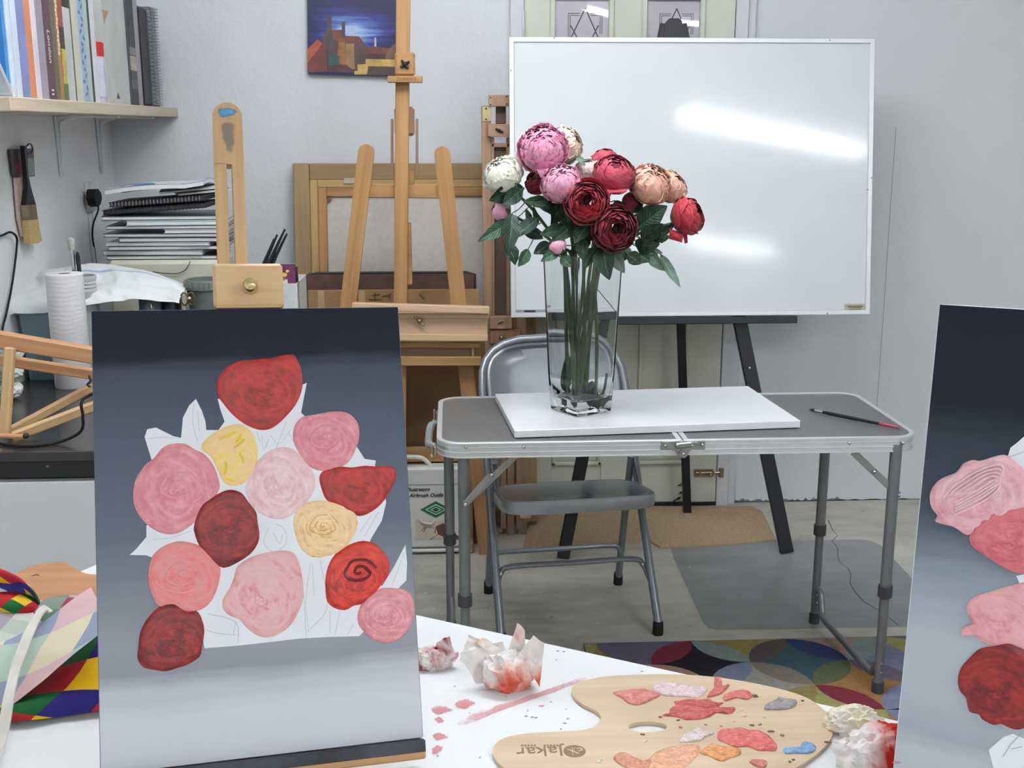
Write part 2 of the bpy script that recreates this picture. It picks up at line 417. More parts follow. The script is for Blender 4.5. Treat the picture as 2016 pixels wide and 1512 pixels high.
for (a, b) in PANES:
    for z0, z1 in ((.172, .74), (.86, 1.36)):
        m = MB()    # moulding and raised field of each lower panel
        for (c, s) in (((a+.008, (z0+z1)/2), (.016, z1-z0)), ((b-.008, (z0+z1)/2), (.016, z1-z0)), (((a+b)/2, z0+.008), (b-a, .016)), (((a+b)/2, z1-.008), (b-a, .016))):
            m.box((c[0], YD-.002, c[1]), (s[0], .012, s[1]), bev=.004)
        e = .045
        q = [(a+.016, z0+.016), (b-.016, z0+.016), (b-.016, z1-.016), (a+.016, z1-.016)]; r = [(a+e, z0+e), (b-e, z0+e), (b-e, z1-e), (a+e, z1-e)]
        m.add([(x, YD+.006, z) for x, z in q]+[(x, YD-.004, z) for x, z in r], [[0, 1, 5, 4], [1, 2, 6, 5], [2, 3, 7, 6], [3, 0, 4, 7], [4, 5, 6, 7]])
        put('panel', m, M_DOOR, door)
    m = MB()
    for (c, s) in (((a-.008, (PZ0+PZ1)/2), (.02, PZ1-PZ0+.04)), ((b+.008, (PZ0+PZ1)/2), (.02, PZ1-PZ0+.04)), (((a+b)/2, PZ1+.01), (b-a+.03, .022)), (((a+b)/2, PZ0-.01), (b-a+.03, .022))):
        m.box((c[0], YD-.004, c[1]), (s[0], .012, s[1]), bev=.004)
    put('glazing_bead', m, M_DOOR, door)
    t = NT('door_glass'); fz_ = t.n('ShaderNodeFresnel'); fz_.inputs['IOR'].default_value = 1.6; tr_ = t.n('ShaderNodeBsdfTransparent'); gl_ = t.n('ShaderNodeBsdfGlossy'); gl_.inputs['Roughness'].default_value = .02; mx_ = t.n('ShaderNodeMixShader'); t.l(fz_.outputs[0], mx_.inputs[0]); t.l(tr_.outputs[0], mx_.inputs[1]); t.l(gl_.outputs[0], mx_.inputs[2]); t.l(mx_.outputs[0], t.out.inputs['Surface'])
    put('pane', MB().add([(a, YD+.003, PZ0), (b, YD+.003, PZ0), (b, YD+.003, PZ1), (a, YD+.003, PZ1)], [[0, 1, 2, 3]]), t.m, door)
    pp = put('print_sheet', MB().box(((a+b)/2, YD+.011, (PZ0+PZ1)/2), (b-a, .002, PZ1-PZ0), bev=.0003), flat('lilac_paper', (232, 226, 236), .7, 0, .2, .02), door)
    # the printed line figure: double bracket, tall chevron, two short strokes
    cx = (a+b)/2+.012; zt = 1.855
    def ln(p, q, wd=.0042):
        return (p, q, wd)
    L = [ln((0, .0), (-.058, -.118)), ln((0, 0), (.056, -.118)), ln((-.052, -.058), (-.018, -.118)), ln((.048, -.058), (.016, -.118))]
    for k in (0, .0065):
        L += [ln((-.060+k, -.018-k), (-.0195, -.018-k), .0022), ln((.0195, -.018-k), (.060-k, -.018-k), .0022), ln((-.060+k, -.018-k), (-.060+k, -.103), .0022), ln((.060-k, -.018-k), (.060-k, -.088), .0022)]
    m = MB()
    for p, q, wd in L: m.beam((cx+p[0], YD+.0095, zt+p[1]), (cx+q[0], YD+.0095, zt+q[1]), wd, .0008, (0, 0, 1) if abs(p[1]-q[1]) < abs(p[0]-q[0]) else (1, 0, 0), .0001)
    put('printed_figure', m, flat('print_grey', (92, 84, 98), .7), pp)
m = MB()
for (c, s) in (((.236, 1.02), (.05, 2.08)), ((1.040, 1.02), (.046, 2.08)), ((.637, 2.055), (.86, .05))):
    m.box((c[0], YW-.018, c[1]), (s[0], .036, s[1]), bev=.003)
m.box((1.079, YW-.010, 1.02), (.03, .02, 2.08), bev=.003)
put('door_frame', m, M_FRAME, door)
put('threshold_gap', MB().box((.637, YW-.02, .007), (.76, .03, .013), bev=.001), flat('dark_gap', (30, 28, 26), .9), door)
m = MB()
for z in (1.80, .45): m.tube([(DX0-.003, YD-.006, z-.045), (DX0-.003, YD-.006, z+.045)], .006, 8)
put('hinge', m, M_ALU, door)
b0 = PY(1366, 931, YD); b1 = PY(1404, 930, YD)
m = MB().box(((b0.x+b1.x)/2, YD-.003, b0.z), (b1.x-b0.x, .004, .030), bev=.001)
m.tube([(b0.x+.005, YD-.011, b0.z+.004), (b1.x+.022, YD-.011, b0.z+.004)], .005, 8)
m.ball((b1.x-.014, YD-.018, b0.z-.004), .008); m.box((b1.x-.004, YD-.010, b0.z+.002), (.008, .016, .022)); m.box((b0.x+.02, YD-.010, b0.z+.002), (.008, .016, .022))
m.box((b1.x+.030, YW-.040, b0.z+.002), (.018, .01, .038))
put('bolt', m, M_ABRASS, door)
m = MB()
for (x0, y0, x1, y1, wd) in ((1352, 992, 1344, 968, .012), (1344, 968, 1336, 973, .01), (1342, 978, 1328, 986, .012), (1338, 990, 1352, 994, .012), (1346, 962, 1344, 952, .006), (1343, 955, 1333, 956, .007), (1349, 950, 1338, 953, .006), (1330, 984, 1325, 990, .009)):
    a, b = PY(x0, y0, YD-.002), PY(x1, y1, YD-.002); d = (b-a); s_ = Vector((-d.z, 0, d.x)).normalized()*wd
    m.prism([a, a+d*.4+s_*.5, b, a+d*.4-s_*.5], (0, -1, 0), .001)
put('painted_sprig', m, M_INK, door)

# ---- ceiling battens with tubes
def emis(name, col, st):
    t = NT(name); t.base((1, 1, 1, 1)); t.b.inputs['Emission Color'].default_value = (*col, 1); t.b.inputs['Emission Strength'].default_value = st; return t.m
for i, (a, b, pw) in enumerate(TUBES):
    M_TUBE = emis('lit_tube', TUBE_COLOR, TUBE_POWER*pw)
    A, B = V(*a, CEIL), V(*b, CEIL)
    t = thing('ceiling_batten', ['white tube light batten over the right side of the room', 'white tube light batten added above the left desk to brighten the wall', 'white tube light batten added nearest the back wall to brighten the left side', 'white tube light batten added above the folding table to brighten the left side', 'white tube light batten added just behind the camera as fill light', 'white tube light batten further behind the camera', 'white tube light batten at the far end of the room'][i], 'ceiling light', (A+B)/2, 'tube lights on the ceiling')
    d = (B-A).normalized(); sd = d.cross(V(0, 0, 1))
    put('housing', MB().beam(A-V(0, 0, .02), B-V(0, 0, .02), .07, .04, sd, .005), M_WHITE, t)
    for s_ in (-.028, .028): put('lamp_tube', MB().tube([A+d*.03+sd*s_-V(0, 0, .062), B-d*.03+sd*s_-V(0, 0, .062)], .019, 10), M_TUBE, t)
    put('end_cap', MB().box(A+d*.012-V(0, 0, .06), (.02, .1, .05), Matrix((d, sd, V(0, 0, 1))).transposed()).box(B-d*.012-V(0, 0, .06), (.02, .1, .05), Matrix((d, sd, V(0, 0, 1))).transposed()), M_WHITE, t)

# ---- floor coverings
RUGC = [(145, 132, 86), (40, 37, 42), (66, 91, 101), (156, 119, 75), (108, 100, 120), (124, 52, 65), (130, 145, 140), (123, 129, 154), (89, 82, 81), (53, 64, 105), (97, 105, 77), (130, 120, 110), (165, 133, 122), (149, 148, 139), (156, 154, 100)]
def rugm(i):
    t = NT('rug_wool_%d' % i); v = t.pos(); n1 = t.noise(v, 420, 2); n2 = t.noise(v, 60, 3)
    c = lin(RUGC[i]); t.base(t.ramp(t.math('ADD', t.math('MULTIPLY', n1, .6), t.math('MULTIPLY', n2, .4)), [(.3, tuple(x*.72 for x in c[:3])+(1,)), (.7, tuple(min(1, x*1.25) for x in c[:3])+(1,))]))
    t.set(.95, 0, .1); t.bump(n1, .6, .004); return t.m
RX0, RX1, RY0, RY1, RZ, RR = .36, 1.95, 1.45, 2.965, .009, .137
def clip(poly):
    for ax, lim, sg in ((0, RX0, 1), (0, RX1, -1), (1, RY0, 1), (1, RY1, -1)):
        out = []
        for i in range(len(poly)):
            a, b = poly[i-1], poly[i]; ia, ib = (a[ax]-lim)*sg >= 0, (b[ax]-lim)*sg >= 0
            if ia != ib:
                t_ = (lim-a[ax])/(b[ax]-a[ax]); out.append((a[0]+(b[0]-a[0])*t_, a[1]+(b[1]-a[1])*t_))
            if ib: out.append(b)
        poly = out
        if len(poly) < 3: return []
    return poly
def arc(c, a0, a1, n=8): return [(c[0]+RR*math.cos(R(a0+(a1-a0)*i/n)), c[1]+RR*math.sin(R(a0+(a1-a0)*i/n))) for i in range(n+1)]
known = {(0, 0, 's'): 2, (0, 0, 'ul'): 8, (0, 0, 'ur'): 9, (1, -1, 'ul'): 10, (0, 0, 'll'): 11, (1, -1, 's'): 3, (-1, 1, 's'): 0, (-1, -1, 's'): 13, (1, 1, 's'): 12, (-2, 0, 's'): 1, (-1, 1, 'll'): 6, (-2, 0, 'ul'): 5, (-3, 1, 's'): 4, (-1, -1, 'ul'): 7, (0, -2, 's'): 14, (0, -2, 'ur'): 5, (2, 0, 's'): 7, (2, -2, 's'): 1, (1, 1, 'ur'): 1, (-3, -1, 's'): 13}
rug = MB(); rr = random.Random(4)
for a in range(-6, 9):
    for b in range(-12, 4):
        if (a+b) % 2: continue
        cx, cy = .942+a*RR, 2.825+b*RR
        polys = [('s', arc((cx+RR, cy+RR), 180, 270)[::-1]+arc((cx-RR, cy+RR), 270, 360)[::-1]+arc((cx-RR, cy-RR), 0, 90)[::-1]+arc((cx+RR, cy-RR), 90, 180)[::-1]),
                 ('ul', arc((cx, cy), 90, 180)+arc((cx-RR, cy+RR), 270, 360)),
                 ('ur', arc((cx, cy), 0, 90)+arc((cx+RR, cy+RR), 180, 270))]
        if (a, b, 'll') in known: polys.append(('ll', arc((cx, cy), 180, 270)+arc((cx-RR, cy-RR), 0, 90)))
        else: pass
        for k, p in polys:
            ci = known.get((a, b, k), None)
            if ci is None:
                if k == 'ur' and (a+1, b+1, 'll') in known: continue
                ci = rr.randrange(len(RUGC))
            p = clip(p)
            if not p: continue
            rug.add([(x, y, RZ) for x, y in p], [list(range(len(p)))], None, ci)
solo('rug', rug.add([(RX0, RY0, .0005), (RX1, RY0, .0005), (RX1, RY1, .0005), (RX0, RY1, .0005), (RX0, RY0, RZ-.001), (RX1, RY0, RZ-.001), (RX1, RY1, RZ-.001), (RX0, RY1, RZ-.001)], [[0, 1, 5, 4], [1, 2, 6, 5], [2, 3, 7, 6], [3, 0, 4, 7], [0, 3, 2, 1], [4, 5, 6, 7]], None, 1), [rugm(i) for i in range(len(RUGC))], 'multicoloured wool rug of overlapping circles on the concrete floor', 'rug')
M_HESS = flat('tan_cord_mat', (176, 152, 124), .95, 0, .1, .22, 160, .5)
def mat_sheet(label, P):
    m = MB().prism([V(p.x, p.y, .008) for p in P], (0, 0, 1), .0075); solo('floor_mat', m, M_HESS, label, 'mat', 'tan floor mats in front of the door')
mat_sheet('tan cord floor mat behind the left of the grey chair', [PZ(1030, 1078, 0), PZ(1110, 1076, 0), PZ(1225, 1072, 0), PZ(1262, 1070, 0), PZ(1258, 1000, 0), PZ(1050, 1000, 0)])
mat_sheet('tan cord floor mat under the right leg of the black easel', [PZ(1282, 1070, 0), PZ(1300, 1081, 0), PZ(1380, 1078, 0), PZ(1528, 1066, 0), PZ(1500, 1010, 0), PZ(1480, 1000, 0), PZ(1262, 1000, 0)])
t = NT('clear_vinyl'); t.base(lin((168, 172, 180))); t.set(.22, 0, .5); t.b.inputs['Alpha'].default_value = .30
P = [PZ(1340, 1095, 0), PZ(1395, 1225, 0), PZ(1404, 1238, 0), PZ(1425, 1245, 0), PZ(1600, 1248, 0), PZ(1790, 1247, 0)]
P = [V(.745, 3.60), V(.735, 3.10), V(.742, 3.066), V(.765, 3.05), V(1.0, 3.045), V(1.42, 3.04), V(1.47, 3.06), V(1.48, 3.1), V(1.50, 3.70), V(1.48, 3.745), V(1.44, 3.76), V(.80, 3.76), V(.755, 3.74)]
solo('chair_mat', MB().prism([V(p.x, p.y, .0035) for p in P], (0, 0, 1), .003), t.m, 'clear grey vinyl protector mat lying on the concrete floor', 'mat')
# ================================================================== folding table
TZ = .70; TX0, TX1, TY0, TY1 = -.045, 1.152, 2.632, 3.118; TM = .556
tb = thing('folding_table', 'grey topped folding camping table with aluminium edge holding the vase', 'table', (.55, 2.87, 0))
M_TOP = flat('charcoal_laminate', (98, 97, 98), .38, 0, .45, .05, 8)
def half_outline(left, inset=0, rad=.062, n=7):
    x0, x1 = (TX0, TM-.0015) if left else (TM+.0015, TX1)
    x0 += inset; x1 -= inset; y0, y1 = TY0+inset, TY1-inset; r = rad-inset; pts = []
    def cor(cx, cy, a0):
        return [(cx+r*math.cos(R(a0+90*i/n)), cy+r*math.sin(R(a0+90*i/n))) for i in range(n+1)]
    if left: pts = cor(x0+r, y1-r, 90)+cor(x0+r, y0+r, 180)+[(x1, y0), (x1, y1)]
    else: pts = [(x0, y1), (x0, y0)]+cor(x1-r, y0+r, 270)+cor(x1-r, y1-r, 0)
    return pts
PROF = [(.013, .6975), (.013, .7000), (.001, .7005), (0, .6995), (0, .6955), (.0022, .6945), (.0022, .690), (0, .689), (0, .6875), (.0022, .6865), (.0022, .6775), (0, .6765), (0, .6745), (.0022, .6735), (.0022, .6655), (0, .6645), (0, .662), (.010, .662)]
for left in (True, False):
    m = MB(); rings = [[(x, y, z) for x, y in half_outline(left, d)] for d, z in PROF]; k = len(rings[0])
    vs = [p for r_ in rings for p in r_]; fs = []
    for i in range(len(rings)-1):
        for j in range(k): fs.append([i*k+j, i*k+(j+1) % k, (i+1)*k+(j+1) % k, (i+1)*k+j])
    m.add(vs, fs); put('edge_rail', m, M_ALU, tb, 25)
    m = MB(); q = half_outline(left, .012); m.prism([(x, y, TZ-.002) for x, y in q], (0, 0, 1), .012); put('top_panel', m, M_TOP, tb)
def rivet(m, c, n, r=.0048): m.ball(Vector(c), r, seg=10)
m = MB()
for x, y in ((917, 880), (1031, 880), (1672, 872), (1778, 872)):
    rivet(m, PY(x, y, TY0-.001), (0, -1, 0))
put('rivet', m, M_STEEL, tb)
# centre latch
lt = MB(); zc = PY(1350, 876, TY0).z
lt.box((TM, TY0-.002, zc), (.108*1.0, .003, .022), bev=.001)
lt.prism([V(TM-.032, TY0-.004, zc-.006), V(TM-.006, TY0-.004, zc-.026), V(TM+.006, TY0-.004, zc-.026), V(TM+.026, TY0-.004, zc-.006)], (0, -1, 0), .003)
lt.lathe([(.0, .004), (.011, .004), (.011, 0)], (TM, TY0-.004, zc-.020), (0, -1, 0), 16)
latch = put('latch_plate', lt, flat('dull_steel', (150, 153, 150), .35, .8), tb)
m = MB().box((TM+.003, TY0-.008, zc+.002), (.046, .006, .014), Matrix.Rotation(R(-5), 3, 'Y'), .003).box((TM+.026, TY0-.014, zc+.010), (.014, .012, .002), bev=.0005)
put('latch_hook', m, flat('dull_steel', (150, 153, 150)), latch)
m = MB()
for dx, dz in ((-.045, .001), (-.016, .002), (.021, .001), (.046, .002), (0, -.02)): rivet(m, (TM+dx, TY0-.008, zc+dz), 0, .0042)
put('latch_rivet', m, M_STEEL, latch)
# legs
def leg(x, y, collar, r=.0145, z0=.0):
    m = MB().tube([(x, y, TZ-.02), (x, y, collar)], r, 14); L = put('leg', m, M_GREYTUBE, tb)
    put('collar', MB().lathe([(r+.001, -.018), (r+.0035, -.016), (r+.0035, .014), (r+.001, .016)], (x, y, collar), seg=16), M_DARKPL, L)
    put('lower_tube', MB().tube([(x, y, collar+.02), (x, y, z0+.02)], r-.0022, 14), M_GREYTUBE, L)
    put('foot', MB().lathe([(0, 0), (r+.001, 0), (r+.001, .03), (r-.002, .032)], (x, y, z0+.0005), seg=16), M_DARKPL, L)
    return L
LX = {}
for nm, (x, y, c) in {'lf': (.021, 2.665, .16), 'lb': (-.018, 3.085, .30), 'rf': (1.092, 2.642, .25), 'rb': (1.066, 3.085, .30)}.items():
    if nm == 'lf': c = PY(915, 1180, y).z
    if nm == 'lb': c = PY(882, 1060, y).z
    if nm == 'rf': c = PY(1752, 1162, y).z
    if nm == 'rb': c = PY(1613, 1042, y).z
    leg(x, y, c, z0=.0095 if nm == 'rf' else 0.0); LX[nm] = (x, y)
for s in ('l', 'r'):
    (xf, yf), (xb, yb) = LX[s+'f'], LX[s+'b']
    put('foot_bar', MB().tube(curve([(xb, yb-.012, .115), (xb+.004, yb-.03, .105), (xb+.004, yb-.05, .065), (xb+.003, yb-.075, .045), ((xb+xf)/2, (yb+yf)/2, .042), (xf-.003, yf+.06, .042), (xf-.003, yf+.03, .055), (xf-.002, yf+.012, .09)], 5), .0095, 10), M_GREYTUBE, tb)
    m = MB()
    for z in (.07, .095): m.ball((xf, yf-.013, z), .003, seg=8); m.ball((xb, yb-.013, z), .003, seg=8)
    put('leg_rivet', m, M_STEEL, tb)
for pts in (((1019, 893), (968, 934), (916, 992)), ((1680, 890), (1720, 928), (1768, 974))):
    y = TY0+.012; A, B, C_ = [PY(px, py, y) for px, py in pts]
    b = put('brace', MB().beam(A, C_, .017, .003, (0, 0, 1), .001), flat('brace_steel', (142, 143, 141), .4, .5), tb)
    b2 = put('brace_lower', MB().beam(B, C_, .017, .003, (0, 0, 1), .001), flat('brace_steel', (142, 143, 141)), b)
    b2.location.y -= .003
    m = MB()
    for q in (B, C_): rivet(m, q-V(0, .004, 0), 0, .0055)
    put('brace_rivet', m, M_STEEL, b)
# carrying handle and catches on the left edge
m = MB()
ya, yb_ = 2.70, 2.92
m.tube(curve([(TX0-.002, ya, .676), (TX0-.016, ya+.012, .674), (TX0-.021, ya+.05, .668), (TX0-.022, (ya+yb_)/2, .664), (TX0-.021, yb_-.05, .668), (TX0-.016, yb_-.012, .674), (TX0-.002, yb_, .676)], 5), [.006]+[.0075]*5+[.010]*20+[.0075]*4+[.006], 10)
put('carry_handle', m, flat('grey_plastic', (132, 136, 138), .45), tb)
for y in (2.655, 2.99):
    m = MB().box((TX0-.003, y, .678), (.004, .03, .024)).box((TX0-.010, y-.004, .680), (.004, .010, .034)).ball((TX0-.011, y-.004, .664), .006)
    put('catch', m, flat('catch_steel', (170, 165, 150), .35, .7), tb)

# ---- white board lying on the table
BZ = .7005; BT = .0185
q = [PZ(x, y, BZ+BT) for x, y in ((1013, 848), (1576, 828), (1456, 760), (967, 776))]
u = (q[1]-q[0]).normalized(); v = V(-u.y, u.x, 0); wd = (q[1]-q[0]).length; dp = ((q[2]-q[1]).dot(v)+(q[3]-q[0]).dot(v))/2
bc = q[0]+u*wd/2+v*dp/2
solo('white_board_panel', MB().box((bc.x, bc.y, BZ+BT/2), (wd, dp, BT), Matrix((u, v, V(0, 0, 1))).transposed(), .001), flat('white_laminate', (232, 235, 238), .18, 0, .5, .01), 'white laminate shelf board lying on the folding table under the vase', 'board')
VZ = BZ+BT

# ---- brush lying on the table
bt = thing('paintbrush', 'thin black paintbrush with red handle end on the folding table', 'paintbrush', PZ(1680, 825, TZ))
A, B = PZ(1594, 806, TZ+.005), PZ(1771, 842, TZ+.005); d = B-A
put('bristles', MB().tube([A, A+d*.03, A+d*.07], [.0015, .0045, .004], 10), flat('dark_bristle', (52, 50, 50), .8), bt)
put('ferrule', MB().tube([A+d*.065, A+d*.16], [.0042, .0036], 10), M_STEEL, bt)
put('handle', MB().tube([A+d*.155, A+d*.22, A+d*.5, A+d*.795], [.0036, .005, .0046, .0038], 10), M_BLACK, bt)
put('handle_end', MB().tube([A+d*.79, A+d*.98, A+d], [.0039, .0034, .002], 10), flat('red_lacquer', (178, 48, 72), .3), bt)

# ================================================================== folding chair
ch = thing('folding_chair', 'grey metal folding chair behind the folding table', 'chair', (.35, 3.01, 0))
ang = R(6.5); cr = V(math.cos(ang), math.sin(ang), 0); cf = V(math.sin(ang), -math.cos(ang), 0); co = V(.355, 3.006, 0)
def CH(x, y, z): return co+cr*x+cf*y+V(0, 0, z)
M_CHAIR = flat('chair_grey_enamel', (128, 132, 138), .28, .45, .5, .05)
M_SEAT = flat('chair_seat_enamel', (150, 154, 158), .22, .3, .6, .04)
hw = .226
def upy(z): return -.40*(z/.66)
arcp = []
for i in range(13):
    a = math.pi*(1-i/12); zz = .655+.145*math.sin(a)**.75 if 0 < i < 12 else .655
    arcp.append(CH(hw*1.0*(abs(math.cos(a))**.62)*(1 if math.cos(a) > 0 else -1), upy(zz), zz))
put('front_frame', MB().tube([CH(-.232, 0, .035), CH(-.230, upy(.3), .3), CH(-.228, upy(.5), .5)]+arcp+[CH(.228, upy(.5), .5), CH(.230, upy(.3), .3), CH(.232, 0, .035)], .0125, 12), M_CHAIR, ch)
for s in (-1, 1):
    put('rear_leg', MB().tube([CH(s*.212, -.375, .03), CH(s*.212, -.30, .32), CH(s*.212, -.255, .47)], .0115, 12), M_CHAIR, ch)
    put('foot_cap', MB().lathe([(0, 0), (.016, 0), (.0155, .035), (.0125, .042)], CH(s*.232, .0, .0005), seg=14), M_RUBBER, ch)
    put('foot_cap', MB().lathe([(0, 0), (.015, 0), (.0145, .035), (.012, .042)], CH(s*.212, -.379, .0005), seg=14), M_RUBBER, ch)
    put('seat_bracket', MB().beam(CH(s*.219, -.19, .40), CH(s*.219, -.30, .50), .02, .004, (0, 0, 1)), M_CHAIR, ch)
z1 = PY(1140, 1142, 2.99).z; yv = upy(z1)
put('front_stretcher', MB().tube(curve([CH(-.229, upy(z1-.055), z1-.055), CH(-.215, yv, z1-.02), CH(-.18, yv, z1), CH(0, yv, z1), CH(.18, yv, z1), CH(.215, yv, z1-.02), CH(.229, upy(z1-.055), z1-.055)], 5), .0085, 10), M_CHAIR, ch)
z2 = PY(1140, 1075, 3.36).z; yr = -.375+.075*z2/.29
put('rear_stretcher', MB().tube(curve([CH(-.210, yr, z2-.04), CH(-.20, yr, z2-.012), CH(-.17, yr, z2), CH(0, yr, z2), CH(.17, yr, z2), CH(.20, yr, z2-.012), CH(.210, yr, z2-.04)], 5), .008, 10), M_CHAIR, ch)
def seatz(y): return .437+(y-.02)*.16
def so(t_):   # seat outline, superellipse with a fuller front
    a = 2*math.pi*t_; c, s = math.cos(a), math.sin(a)
    return (.222*math.copysign(abs(c)**.42, c), -.13+.165*math.copysign(abs(s)**.42, s))
m = MB(); n = 56; rings = []
for sc, dz in ((1.0, -.040), (1.012, -.034), (1.012, -.012), (1.0, -.003), (.97, 0), (.93, -.001), (.88, -.003), (.6, -.004), (.25, -.005), (.02, -.005)):
    rings.append([CH(so(i/n)[0]*sc, -.13+(so(i/n)[1]+.13)*sc, seatz(-.13+(so(i/n)[1]+.13)*sc)+dz) for i in range(n)])
vs = [p for r_ in rings for p in r_]; fs = []
for i in range(len(rings)-1):
    for j in range(n): fs.append([i*n+j, i*n+(j+1) % n, (i+1)*n+(j+1) % n, (i+1)*n+j])
m.add(vs, fs); put('seat', m, M_SEAT, ch, 50)
# pressed steel back panel: rim roll and dished middle
def bo(sc, t_):
    a = 2*math.pi*t_; c, s = math.cos(a), math.sin(a)
    x = .212*sc*math.copysign(abs(c)**.55, c)
    z = .665+(.122*sc*abs(s)**.62 if s > 0 else -.085*sc*abs(s)**.35)
    return x, z
m = MB(); rings = []
for sc, dy in ((1.0, -.012), (1.0, .004), (.96, .010), (.92, .006), (.86, -.004), (.6, -.008), (.25, -.010), (.02, -.010)):
    rings.append([CH(bo(sc, i/n)[0], upy(bo(sc, i/n)[1])+dy, bo(sc, i/n)[1]) for i in range(n)])
vs = [p for r_ in rings for p in r_]; fs = []
for i in range(len(rings)-1):
    for j in range(n): fs.append([i*n+j, i*n+(j+1) % n, (i+1)*n+(j+1) % n, (i+1)*n+j])
m.add(vs, fs); put('backrest', m, M_CHAIR, ch, 60)

# ================================================================== whiteboard on black easel
LEAN = R(8.0); WN = V(0, -math.cos(LEAN), math.sin(LEAN)); WP0 = V(0, 3.60, 0); WU = V(0, math.sin(LEAN), math.cos(LEAN))
def WB(x, y, o=0.0): return PP(x, y, WP0+WN*o, WN)
c4 = [WB(*p) for p in ((1003, 72), (1722, 76), (1714, 621), (1004, 624))]
xl, xr = (c4[0].x+c4[3].x)/2, (c4[1].x+c4[2].x)/2
def wz(p): return (p-WP0).dot(WU)
zt, zb = (wz(c4[0])+wz(c4[1]))/2, (wz(c4[2])+wz(c4[3]))/2
def WW(x, t_, o): return WP0+V(x, 0, 0)+WU*t_+WN*o
WR = Matrix((V(1, 0, 0), -WN, WU)).transposed()
wbd = thing('whiteboard', 'large glossy whiteboard standing on the black easel', 'whiteboard', WW((xl+xr)/2, zb, 0))
t = NT('whiteboard_enamel'); v = t.pos(); t.base(t.ramp(t.noise(v, 3, 3), [(.3, lin((208, 215, 217))), (.7, lin((214, 220, 222)))])); t.set(.085, 0, .36); nz = t.noise(v, 24, 3); t.bump(nz, .03, .003)
put('writing_surface', MB().box(WW((xl+xr)/2, (zt+zb)/2, -.006), (xr-xl-.02, .008, zt-zb-.02), WR, .0005), t.m, wbd)
m = MB(); fw = .017
m.box(WW((xl+xr)/2, zt-fw/2, -.005), (xr-xl, .016, fw), WR, .002); m.box(WW((xl+xr)/2, zb+fw/2, -.005), (xr-xl, .016, fw), WR, .002)
m.box(WW(xl+fw/2, (zt+zb)/2, -.005), (fw, .0158, zt-zb-.004), WR, .002); m.box(WW(xr-fw/2, (zt+zb)/2, -.005), (fw, .0158, zt-zb-.004), WR, .002)
put('frame', m, flat('satin_aluminium', (214, 217, 220), .4, .5, .5, .04), wbd)
m = MB()
for px, py in ((1091, 75), (1634, 79), (1716, 350), (1708, 373), (1629, 617), (1006, 139)): m.ball(WB(px, py, .004), .0022, seg=8)
put('frame_screw', m, flat('dark_screw', (70, 72, 75), .4, .6), wbd)
def sticker(nm, a, b, mat, o=.0005):
    p, q = WB(*a), WB(*b); return put(nm, MB().box(WW((p.x+q.x)/2, (wz(p)+wz(q))/2, -.002+o), (abs(q.x-p.x), .0012, abs(wz(p)-wz(q))), WR, .0002), mat, wbd)
lb = sticker('maker_strip', (1015, 610), (1075, 617), flat('grey_strip', (140, 144, 148), .4))
sticker('strip_print', (1032, 611), (1054, 617), M_INK, .001)
sticker('paper_label', (1663, 598), (1706, 613), flat('aged_label', (178, 172, 154), .6, var=.2, scale=200))
m = MB()
for px0, px1, py in ((1668, 1700, 602.5), (1670, 1697, 605), (1672, 1696, 609)): m.beam(WB(px0, py, .0005), WB(px1, py, .0005), .0022, .0006, (0, 0, 1), .0001)
put('label_print', m, flat('label_ink', (110, 104, 88), .7), wbd)

be = thing('black_easel', 'black painted A frame easel carrying the whiteboard', 'easel', (.75, 3.7, 0))
apx = WB(1326, 60, -.02)
def leg_to(px, py, tx, o=-.032):
    foot = PZ(px, py, 0); foot.y = WP0.y+.035; return foot
topL, topR = WW(apx.x-.022, wz(apx)+.02, -.022), WW(apx.x+.022, wz(apx)+.02, -.022)
fL, fR = PZ(1108, 1098, 0), PZ(1547, 1088, 0); fL.y = fR.y = 3.64; fL.z, fR.z = .001, .005
put('leg', MB().beam(fL, topL+V(0, .01, 0), .042, .02, (1, 0, 0), .002), M_BLACK, be)
put('leg', MB().beam(fR, topR+V(0, .01, 0), .046, .02, (1, 0, 0), .002), M_BLACK, be)
fB = PZ(1353, 1012, 0); put('rear_leg', MB().beam(fB, apx+V(0, .045, .0), .030, .02, (1, 0, 0), .002), M_BLACK, be)
p, q = WB(1310, 72, -.02), WB(1345, 40, -.02)
a0, a1 = WB(1303, 86, -.017), WB(1349, 86, -.017); b0_, b1_ = WB(1318, 36, -.017), WB(1337, 36, -.017); cc = WB(1312, 42, -.017), WB(1343, 42, -.017)
put('top_cap', MB().prism([a0, a1, cc[1], b1_, b0_, cc[0]], WN, .025), M_BLACK, be)
l0, l1 = WB(1150, 628, .014), WB(1568, 627, .014)
zz = wz(l0)
put('ledge', MB().box(WW((.315+l1.x)/2, zb-.014, .004), (l1.x-.315, .045, .024), WR, .002), M_BLACK, be)
put('crossbar', MB().beam(fL.lerp(topL, .30)+V(0, .02, 0), fR.lerp(topR, .30)+V(0, .02, 0), .03, .015, (0, 0, 1)), M_BLACK, be).location.y += .004
put('leg_bolt', MB().ball(PY(1474, 723, 3.70)-V(0, .012, 0), .005), M_STEEL, be)

